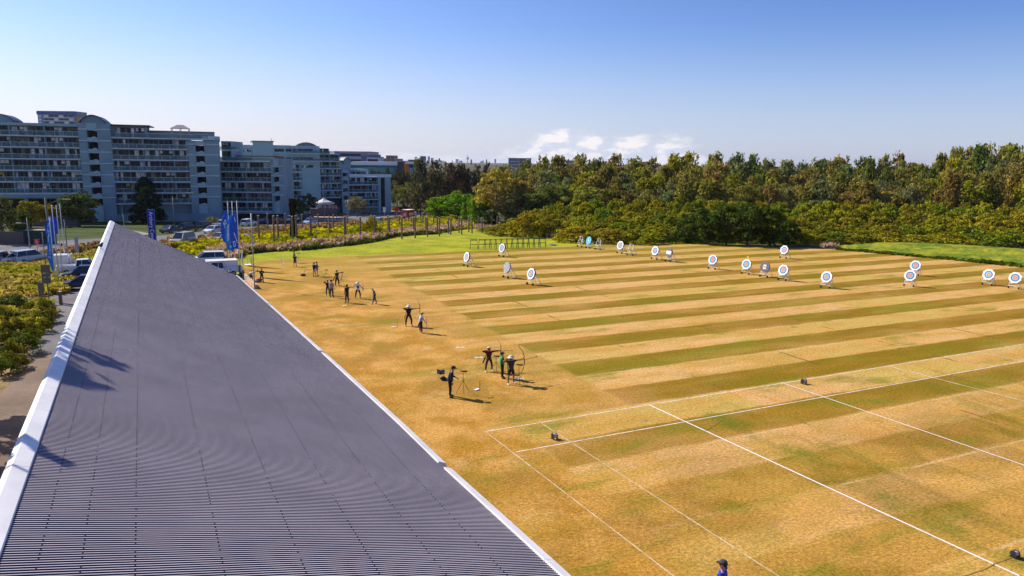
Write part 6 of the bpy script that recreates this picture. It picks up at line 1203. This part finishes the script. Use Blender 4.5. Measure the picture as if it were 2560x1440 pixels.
# skyline of the casuarina wood as read along the picture
SKL = [(1180, 418), (1270, 415), (1340, 392), (1400, 400), (1450, 398), (1490, 382), (1530, 390), (1580, 402), (1640, 398), (1700, 392), (1760, 388), (1820, 384), (1880, 392), (1920, 404), (2000, 408), (2050, 400), (2130, 398), (2200, 396), (2280, 392), (2350, 386), (2400, 376), (2450, 368), (2520, 366), (2600, 362), (3200, 350)]
def sk(u):
    for (a, va), (b, vb) in zip(SKL, SKL[1:]):
        if u <= b: return va + (vb - va) * (u - a) / (b - a)
    return SKL[-1][1]
rowsY = [(193, 455), (203, 440), (214, 426), (226, 412), (240, 400), (256, 0)]
RN = ['front', 'second', 'third', 'fourth', 'fifth', 'back']
for ri, (Yr, vt) in enumerate(rowsY):
    u = 1290 + 20 * ri if ri < 3 else 1265
    while u < 2620:
        Yb = Yr + random.uniform(-4, 4); f = ri / 5; vtop = sk(u) + (1 - f) * 66 + random.uniform(-8, 8) + (random.random() < .12) * -9; vtop = max(vtop, sk(u) - 6); vtop = min(vtop, sk(u) + 3) if ri >= 4 else vtop
        hz_ = 405 + 0.012 * (u - 1280); ptop = at(u, vtop, Yb); b = Vector((ptop.x, Yb, zg(Yb))); h_ = ptop.z - b.z
        r = random.random(); cn = 'olive green' if r < .30 else 'brown-olive' if r < .55 else 'grey-green' if r < .76 else 'deep green' if r < .86 else 'rusty brown' if r < .91 else 'yellow-green'
        wpx = random.uniform(52, 84) * (1 if ri > 0 else 1.1); w_ = wpx / F * Yb * 1.15; s_, n_ = where(u, ('c', ri, cn))
        kd = random.choice(('casuarina', 'casuarina', 'casuarina', 'gum', 'round'))
        tree(kd, b, h_, w_ * (1.0 if kd == 'casuarina' else 1.2), vary(CC[cn]), '%s %s %s from left, %s wood row, %s' % (n_, cn, {'casuarina': 'casuarina', 'gum': 'gum', 'round': 'broad crown'}[kd], RN[ri], s_), group='trees of the wood behind the mangroves')
        u += wpx * random.uniform(0.55, 0.78)
# mangroves
MC = {'yellow-green': (0.31, 0.29, 0.014), 'olive': (0.25, 0.225, 0.016), 'mid green': (0.20, 0.23, 0.016), 'golden olive': (0.33, 0.27, 0.018)}
mr = [(126, 0), (133, 1), (141, 2), (150, 3), (160, 4), (171, 5), (183, 6)]; MRN = ['front', 'second', 'third', 'fourth', 'fifth', 'sixth', 'back']
for Yr, ri in mr:
    u = 1262 - 2 * ri + (20 if ri < 2 else 0) - (ri > 3) * 20
    while u < 2620:
        Yb = Yr + random.uniform(-2.5, 2.5); wpx = 6.6 / Yb * F * random.uniform(.85, 1.2); fr = 1 if u > 1420 else max(0.35, (u - 1230) / 190.0)
        if ri < 2 and u < 1440: u += wpx * .8; continue
        if 1690 < u < 1955 and ri == 0: u += wpx * .8; continue
        ztop = (3.0 + ri * 0.36 + random.uniform(-.5, .6)) * (fr if ri > 3 else 1) - (0.9 if ri < 2 else 0); vl = 490 if u > 1430 else np.interp(u, [1240, 1300, 1340, 1400, 1430], [566, 545, 524, 502, 490]); ztop = min(ztop, at(u, vl, Yb).z + random.uniform(-.5, .5)); b = at(u, 500, Yb); b.z = zg(Yb)
        cn = random.choice(list(MC)); s_, n_ = where(u, ('m', ri, cn))
        tree('mangrove', b, ztop - b.z + 0.4, wpx / F * Yb * 1.12, vary(MC[cn]), '%s %s crown from left, %s mangrove row, %s' % (n_, cn, MRN[ri], s_), group='mangroves behind the range')
        u += wpx * 0.78
# dark leafy trees overhanging the far edge of the field
for i, (u, v, vt, wp, c) in enumerate(((1715, 608, 530, 60, 'deep green'), (1765, 611, 505, 80, 'deep green'), (1815, 612, 495, 75, 'deep green'), (1868, 614, 493, 85, 'deep green'), (1925, 614, 505, 75, 'deep green'), (1968, 612, 540, 60, 'deep green'))):
    b = T(u, v); b.z -= 0.9; tree('round', b, hgt(b, vt), wp / F * b.y * 1.25, vary((0.09, 0.13, 0.018), .1), ['dark green tree at the left end of the dark clump on the field edge', 'second dark green tree of the clump on the field edge', 'tall dark green tree in the middle left of the clump on the field edge', 'tallest dark green tree of the clump above the target with the yellow card', 'dark green tree casting shade behind the far target', 'low dark green tree at the right end of the clump on the field edge'][i], group='dark trees on the field edge')
# named specimens
SP = [('casuarina', 1052, 545, 402, 66, (0.128, 0.117, 0.042), 'tall olive-brown casuarina beside the red truck', 0), ('casuarina', 1085, 541, 404, 70, (0.143, 0.112, 0.045), 'second tall casuarina right of the red truck', 1), ('casuarina', 1125, 535, 412, 70, (0.128, 0.09, 0.042), 'brownish casuarina above the bright green tree', 2), ('casuarina', 1160, 535, 416, 66, (0.15, 0.09, 0.039), 'rusty casuarina left of the round golden gum', 3),
 ('gum', 1240, 560, 406, 140, (0.40, 0.30, 0.04), 'broad round golden-green gum tree with pale branches', 1), ('round', 1098, 551, 484, 84, (0.20, 0.34, 0.014), 'bright green leafy tree at the left of the green clump', 0), ('round', 1146, 553, 470, 100, (0.19, 0.33, 0.014), 'tallest bright green tree of the green clump', 1), ('round', 1196, 557, 482, 84, (0.13, 0.24, 0.014), 'darker green tree at the right of the green clump', 2),
 ('conifer', 1160, 560, 507, 24, (0.24, 0.40, 0.014), 'small bright conical tree before the green clump', 0), ('conifer', 1183, 562, 500, 26, (0.24, 0.40, 0.014), 'second small bright conical tree before the green clump', 1), ('conifer', 1093, 549, 508, 22, (0.26, 0.40, 0.014), 'narrow bright conical shrub left of the green clump', 0),
 ('round', 1228, 572, 520, 50, (0.053, 0.075, 0.018), 'dark understorey tree behind the last timber posts', 3), ('gum', 985, 524, 448, 60, (0.18, 0.18, 0.045), 'olive tree behind the end of the right-hand apartments', 0), ('gum', 1018, 527, 452, 64, (0.195, 0.195, 0.045), 'pale olive tree left of the tall casuarinas', 2), ('gum', 1000, 510, 428, 56, (0.128, 0.135, 0.053), 'grey-green gum below the long white roof', 3), ('gum', 1030, 505, 430, 50, (0.112, 0.12, 0.053), 'dark gum below the orange panel', 1),
 ('round', 198, 566, 470, 106, (0.09, 0.12, 0.018), 'large round dark green tree in front of the left apartments', 1), ('round', 78, 570, 494, 72, (0.3, 0.255, 0.015), 'yellow-green tree right of the tall tree at the left edge', 0), ('round', 122, 568, 503, 66, (0.285, 0.217, 0.021), 'golden tree between the yellow tree and the big round one', 2), ('gum', 8, 605, 478, 96, (0.128, 0.135, 0.033), 'tall dark tree at the left edge of the picture', 1), ('round', 45, 590, 515, 60, (0.09, 0.112, 0.018), 'dark shaded tree under the yellow-green one', 3),
 ('conifer', 369, 556, 443, 88, (0.021, 0.039, 0.015), 'dark conical tree before the left apartments', 0), ('conifer', 372, 560, 470, 84, (0.021, 0.039, 0.015), 'lower dark conical tree behind the blue pylon sign', 1), ('gum', 530, 566, 540, 34, (0.3, 0.255, 0.053), 'small pale yellow tree behind the parked dark cars', 2),
 ('gum', 893, 541, 488, 62, (0.255, 0.225, 0.083), 'rounded grey-olive tree with bare stems before the right-hand block', 3), ('round', 822, 524, 483, 84, (0.18, 0.18, 0.018), 'olive spreading tree behind the white canopy', 0), ('gum', 772, 545, 480, 50, (0.075, 0.098, 0.03), 'dark ragged palm-like tree left of the canopy', 0), ('gum', 750, 548, 492, 34, (0.09, 0.128, 0.03), 'dark tree beside the thin street lamp', 2),
 ('round', 943, 532, 511, 20, (0.15, 0.24, 0.022), 'small bright green tree left of the last bare flagpole', 2), ('round', 958, 532, 507, 18, (0.12, 0.18, 0.022), 'small green tree right of the last bare flagpole', 3), ('gum', 1155, 440, 398, 26, (0.15, 0.112, 0.068), 'distant lacy gum on the skyline beneath the needle tower', 1), ('gum', 1128, 440, 402, 22, (0.15, 0.12, 0.068), 'small distant gum on the skyline left of the needle tower', 2), ('gum', 1218, 440, 395, 24, (0.15, 0.105, 0.06), 'distant dark gum on the skyline left of the brick block', 0), ('gum', 1195, 440, 404, 30, (0.15, 0.12, 0.06), 'low distant gum on the skyline above the golden gum', 3)]
for kd, u, v, vt, wp, c, lab, sd_ in SP:
    if v == 440: b = at(u, 440, 420); b.z = -7; h_ = at(u, vt, 420).z + 7; w_ = wp / F * 420
    else: b = T(u, v); h_ = hgt(b, vt); w_ = wp / F * b.y * 1.08
    tree(kd, b, h_, w_, c, lab, seed=sd_, pale=(kd == 'gum'))
for i, (u0, v0, vt, wp) in enumerate([(u, 452, 420 + 6 * math.sin(u), 44) for u in range(940, 1330, 26)]):
    b = at(u0, 452, 330); b.z = -7; w_ = wp / F * 330; tree('gum', b, at(u0, vt, 330).z + 7, w_, vary((0.085, 0.085, 0.035)), '%s dull green gum from the left in the far belt under the city skyline' % ORD[i], group='far belt of gums')
# trees beside the pavilion whose shade falls on its roof
tree('gum', Vector((-26.6, 27.2, 0)), 21.2, 9.6, (0.06, 0.07, 0.02), 'tall gum beside the pavilion whose shadow falls across the ridge capping', pale=True, seed=1); tree('casuarina', Vector((-16.9, 17.0, 0)), 13.1, 3.6, (0.06, 0.07, 0.02), 'slim casuarina beside the near end of the pavilion', seed=2)
tree('gum', Vector((-35.0, 37.0, 0)), 12.5, 8.0, (0.06, 0.07, 0.02), 'gum shading the path left of the pavilion', pale=True, seed=2); tree('round', Vector((-31.0, 31.0, 0)), 10.0, 8.0, (0.06, 0.07, 0.02), 'leafy tree shading the near path', seed=1)
# dark ivy trunk and bushes
b = T(735, 601); t = thing('ivy_trunk', 'thick dark ivy covered trunk standing among the timber posts', 'tree trunk', b); h_ = hgt(b, 497); rg = np.random.default_rng(5); n = 2600
zz = rg.uniform(0, h_, n); a = rg.uniform(0, 2 * PI, n); rr = 0.42 + 0.1 * np.sin(zz * 1.3) + rg.normal(0, .06, n); N_ = np.stack([np.cos(a), np.sin(a), 0 * a], 1); C_ = np.stack([rr * np.cos(a), rr * np.sin(a), zz], 1)
V = quads(C_, N_, 0.09, 0.13, rg, 0.5); o = D.objects.new('ivy', npmesh('ivy', V, np.arange(len(V)), 4, m_leaf)); COL.objects.link(o); o.parent = t; o.color = (0.035, 0.03, 0.012, 1); MB().tube([(0, 0, 0), (0, 0, h_)], [0.4, 0.3], 10).build('trunk', m_bark, t)
BS = [(925, 592, 533, 62, (0.34, 0.30, 0.006), 'big bright yellow bush among the timber posts'), (905, 590, 556, 40, (0.26, 0.27, 0.01), 'yellow-green bush left of the big yellow one'), (950, 590, 565, 40, (0.14, 0.17, 0.01), 'green bush right of the big yellow one'),
      (834, 540, 533, 24, (0.25, 0.26, 0.01), 'clipped yellow hedge left of the driveway'), (858, 541, 532, 26, (0.26, 0.27, 0.01), 'clipped yellow hedge below the second bare flagpole'), (913, 535, 528, 18, (0.28, 0.26, 0.01), 'rounded yellow shrub on the forecourt verge'), (926, 536, 530, 18, (0.26, 0.26, 0.01), 'yellow shrub left of the last flagpoles'),
      (958, 529, 517, 18, (0.35, 0.05, 0.04), 'red leaved hedge shrub behind the white pillar sign'), (972, 529, 517, 18, (0.36, 0.06, 0.045), 'red leaved hedge shrub in the middle of the red hedge'), (987, 529, 518, 18, (0.34, 0.05, 0.04), 'red leaved hedge shrub at the right of the red hedge'), (999, 529, 514, 20, (0.03, 0.05, 0.02), 'dark shrub right of the red hedge'), (1012, 528, 508, 24, (0.03, 0.05, 0.02), 'dark shrub behind the red truck'), (1030, 530, 508, 26, (0.035, 0.05, 0.02), 'dark shrub right of the red truck'),
      (840, 560, 551, 14, (0.15, 0.12, 0.03), 'brown-green shrub by the kerb left of the ball of yellow'), (1219, 572, 556, 22, (0.14, 0.18, 0.012), 'small green shrub at the foot of the posts by the dark trees'), (880, 604, 594, 20, (0.07, 0.11, 0.01), 'dark green clump in the weeds below the posts'), (650, 622, 612, 24, (0.07, 0.12, 0.012), 'dark green clump near the lawn edge on the left'), (740, 607, 598, 24, (0.06, 0.10, 0.012), 'dark green clump at the foot of the ivy trunk'), (776, 612, 602, 26, (0.07, 0.11, 0.012), 'low dark green clump right of the ivy trunk'),
      (487, 616, 604, 20, (0.10, 0.08, 0.03), 'brown shrub right of the silver van'), (425, 614, 603, 18, (0.12, 0.09, 0.03), 'small round brown shrub left of the silver van'), (75, 588, 568, 22, (0.08, 0.08, 0.02), 'dark shrub at the foot of the concrete ramp')]
for u, v, vt, wp, c, lab in BS: b = T(u, v); tree('bush', b, hgt(b, vt) * 1.0, wp / F * b.y * 1.05, c, lab, group=None)
k = 0
for u in range(1395, 1720, 15):                            # scrub along the far edge of the lawn
    v = 600 + (u - 1395) / 320 * 8 + random.uniform(-2, 2); b = T(u, v); k += 1
    c = random.choice([(0.17, 0.18, 0.012), (0.11, 0.14, 0.012), (0.20, 0.16, 0.03), (0.13, 0.12, 0.03)]); cw = {0.17: 'lime green', 0.11: 'green', 0.20: 'straw coloured', 0.13: 'dull olive'}[c[0]]
    tree('bush', b, random.uniform(1.3, 2.6), random.uniform(2.0, 3.4), vary(c), '%s scrub bush, %s from the left in the low scrub behind the far targets' % (cw, ORD[min(k - 1, 20)]) if k <= 21 else cw + ' scrub bush at the right end of the low scrub', group='low scrub behind the far targets')
NBW = [(10, 775), (45, 772), (80, 775), (112, 782), (125, 800), (95, 805), (60, 800), (25, 805), (0, 800), (105, 825), (70, 830), (38, 832), (8, 838), (80, 848), (50, 862), (20, 868), (62, 878), (35, 893), (5, 900), (28, 918), (4, 935), (-25, 880), (-30, 840), (-20, 800)]
for i, (u, v) in enumerate(NBW):
    b = T(u, v + 6); c = random.choice([(0.20, 0.19, 0.02), (0.11, 0.14, 0.02), (0.16, 0.16, 0.02)]); col_ = {0.20: 'yellow-green', 0.11: 'deep green', 0.16: 'mid green'}[c[0]]
    tree('bush', b, random.uniform(1.1, 1.7), random.uniform(1.7, 2.7), vary(c), '%s bush in the left planting bed, %s' % (col_, ('back row, %s from left' % ORD[i]) if i < 4 else ('%s down from the back row' % ORD[min(i - 4, 20)])), group='bushes of the planting bed left of the path')
# ---- wild grass: uncountable, one object for each kind
def inside(P_, poly):
    x, y = P_[:, 0], P_[:, 1]; c = np.zeros(len(P_), bool); n = len(poly); j = n - 1
    for i in range(n):
        xi, yi = poly[i]; xj, yj = poly[j]; c ^= ((yi > y) != (yj > y)) & (x < (xj - xi) * (y - yi) / (yj - yi + 1e-12) + xi); j = i
    return c
def grassmat(name, cols, s=0.12, trans=0.35):
    m_ = D.materials.new(name); m_.use_nodes = True; k = NT(m_.node_tree); k.n.clear(); g = k.new('ShaderNodeNewGeometry')
    nz = k.ss(k.noise(g.outputs['Position'], s, 4, 0.65), 0.32, 0.68); c = k.ramp(nz, [(i / (len(cols) - 1), x) for i, x in enumerate(cols)])
    hs = k.new('ShaderNodeHueSaturation'); k.put(hs.inputs['Color'], c); k.put(hs.inputs['Value'], k.ss(g.outputs['Random Per Island'], 0, 1, 0.6, 1.4))
    df = k.new('ShaderNodeBsdfDiffuse'); k.link(hs.outputs[0], df.inputs[0]); tr = k.new('ShaderNodeBsdfTranslucent'); k.link(hs.outputs[0], tr.inputs[0])
    mx = k.new('ShaderNodeMixShader'); mx.inputs[0].default_value = trans; k.link(df.outputs[0], mx.inputs[1]); k.link(tr.outputs[0], mx.inputs[2])
    o = k.new('ShaderNodeOutputMaterial'); k.link(mx.outputs[0], o.inputs[0]); return m_
def grass(name, polys, dens, hgt_, wid, mm, label, lump=0.5, seed=1):
    rg = np.random.default_rng(seed); allV = []
    for poly in polys:
        pl = [(p.x, p.y) for p in poly]; a = np.array(pl); lo, hi = a.min(0), a.max(0); n = int((hi - lo).prod() * dens); n = min(n, 60000)
        P_ = rg.uniform(lo, hi, (n, 2)); P_ = P_[inside(P_, pl)]; n = len(P_)
        if not n: continue
        z = -KS * (np.clip(P_[:, 1], Y0, Y1) - Y0); lum = 0.5 + 0.5 * np.sin(P_[:, 0] * .9 + 2 * np.sin(P_[:, 1] * .31)) * np.sin(P_[:, 1] * .8 + 1.7 * np.sin(P_[:, 0] * .27))
        H_ = hgt_ * (1 - lump + lump * 1.6 * lum) * rg.uniform(.6, 1.3, n)
        for b in range(3):
            an = rg.uniform(0, PI, n); dx, dy = np.cos(an) * wid * rg.uniform(.6, 1.3, n), np.sin(an) * wid * rg.uniform(.6, 1.3, n); ox, oy = rg.normal(0, wid * .6, n), rg.normal(0, wid * .6, n); lx, ly = rg.normal(0, .22, n) * H_, rg.normal(0, .22, n) * H_
            x, y = P_[:, 0] + ox, P_[:, 1] + oy
            q_ = np.stack([np.stack([x - dx * .5, y - dy * .5, z], 1), np.stack([x + dx * .5, y + dy * .5, z], 1), np.stack([x + dx + lx, y + dy + ly, z + H_ * .9], 1), np.stack([x - dx + lx, y - dy + ly, z + H_], 1)], 1); allV.append(q_.reshape(-1, 3))
    V = np.concatenate(allV); o = D.objects.new(name, npmesh(name, V, np.arange(len(V)), 4, mm)); COL.objects.link(o); o['kind'] = 'stuff'; o['label'] = label; o['category'] = 'grass'; return o
m_gy = grassmat('weeds_yellow', [(0.20, 0.22, 0.012), (0.42, 0.38, 0.010), (0.62, 0.50, 0.010), (0.32, 0.32, 0.014)]); m_gp = grassmat('grass_pink', [(0.36, 0.24, 0.11), (0.60, 0.40, 0.28), (0.50, 0.34, 0.18)], 0.2)
m_gb = grassmat('reeds_brown', [(0.16, 0.13, 0.04), (0.44, 0.27, 0.09), (0.34, 0.20, 0.08)], 0.25); m_gg = grassmat('edge_green', [(0.06, 0.09, 0.01), (0.12, 0.15, 0.012)], 0.3); m_gl = grassmat('meadow_left', [(0.27, 0.30, 0.014), (0.46, 0.38, 0.04), (0.50, 0.36, 0.09), (0.30, 0.32, 0.015)], 0.15)
MY = P((425, 612), (470, 612), (560, 603), (640, 595), (700, 588), (760, 584), (850, 574), (940, 564), (1000, 556), (1045, 550), (1075, 545), (1130, 544), (1165, 552), (1190, 572), (1130, 576), (1060, 584), (985, 591), (940, 602), (850, 614), (760, 623), (690, 627), (640, 632), (600, 640), (560, 655), (520, 648), (470, 632))
grass('wild_grass', [MY], 2.6, 0.75, 0.30, m_gy, 'yellow-green weeds and wild grass between the street and the lawn', 0.6, 3)
PKS = [P((500, 650), (520, 630), (560, 622), (640, 622), (690, 620), (760, 615), (850, 605), (940, 592), (985, 583), (1060, 576), (1130, 568), (1165, 560), (1185, 568), (1130, 576), (1090, 583), (1040, 586), (985, 591), (940, 603), (850, 615), (760, 624), (690, 628), (640, 632), (605, 638), (575, 655), (566, 664)), P((1183, 572), (1230, 566), (1290, 575), (1390, 590), (1390, 597), (1300, 585), (1215, 577))]
grass('seed_grass', PKS, 4.0, 0.95, 0.20, m_gp, 'pinkish seeding grass along the lawn edge', 0.3, 4)
grass('straw_grass', [P((2040, 612), (2080, 607), (2100, 606), (2092, 619), (2060, 619))], 6.0, 0.5, 0.2, m_gp, 'straw coloured grass between the tree shade and the grassy bank', 0.5, 11)
grass('edge_grass', [P((560, 668), (575, 654), (605, 637), (640, 631), (700, 626), (760, 623), (850, 614), (900, 607), (940, 602), (985, 590), (1040, 585), (1090, 583), (1130, 575), (1180, 568), (1182, 571), (1130, 578), (1090, 586), (1040, 588), (985, 593), (940, 605), (900, 611), (850, 617), (760, 626), (700, 629), (640, 633), (606, 640), (578, 656), (568, 670))], 10.0, 0.45, 0.25, m_gg, 'dark tufts along the lip of the bright lawn', 0.6, 5)
grass('brown_reeds', [P((480, 607), (500, 600), (560, 590), (640, 579), (700, 572), (760, 570), (850, 562), (905, 557), (905, 561), (850, 567), (760, 577), (700, 583), (640, 590), (560, 599), (500, 610)), P((930, 555), (1000, 549), (1010, 552), (990, 556), (935, 559)), P((395, 610), (440, 606), (432, 618), (420, 622)), P((82, 641), (130, 634), (200, 622), (245, 612), (250, 622), (200, 633), (135, 643), (95, 646))], 5.0, 0.8, 0.22, m_gb, 'brown reedy grass strips along the street', 0.5, 6)
grass('left_meadow', [P((-60, 676), (0, 671), (60, 662), (105, 655), (150, 647), (200, 640), (246, 628), (238, 652), (215, 675), (192, 690), (182, 712), (170, 733), (120, 741), (40, 744), (-80, 748))], 7.0, 0.6, 0.22, m_gl, 'golden and green rough grass left of the pavilion', 0.5, 7)
grass('bed_grass', [P((-40, 764), (30, 762), (130, 763), (134, 790), (122, 815), (90, 825), (60, 820), (-40, 830))], 14.0, 0.7, 0.14, m_gl, 'straggling grass between the bushes of the planting bed', 0.5, 8)
grass('bank_grass', [P((2090, 623), (2160, 627), (2245, 634), (2400, 648), (2560, 663), (2700, 678), (2700, 690), (2560, 670), (2400, 653), (2245, 639), (2160, 631), (2090, 625))], 12.0, 0.28, 0.16, m_gg, 'green tufts along the foot of the grassy bank', 0.5, 9)
# ------------------------------------------------------------------ air
m_hz = D.materials.new('haze'); m_hz.use_nodes = True; k = NT(m_hz.node_tree); k.n.clear(); pv = k.new('ShaderNodeVolumePrincipled'); pv.inputs['Color'].default_value = (0.80, 0.86, 1.0, 1); pv.inputs['Density'].default_value = 0.000035; pv.inputs['Anisotropy'].default_value = 0.3
o = k.new('ShaderNodeOutputMaterial'); k.link(pv.outputs[0], o.inputs[1]); hb = MB().b2(-9100, 9100, -450, 12100, -9, 110).build('haze', m_hz); hb['kind'] = 'stuff'; hb['label'] = 'thin pale haze over the far skyline'
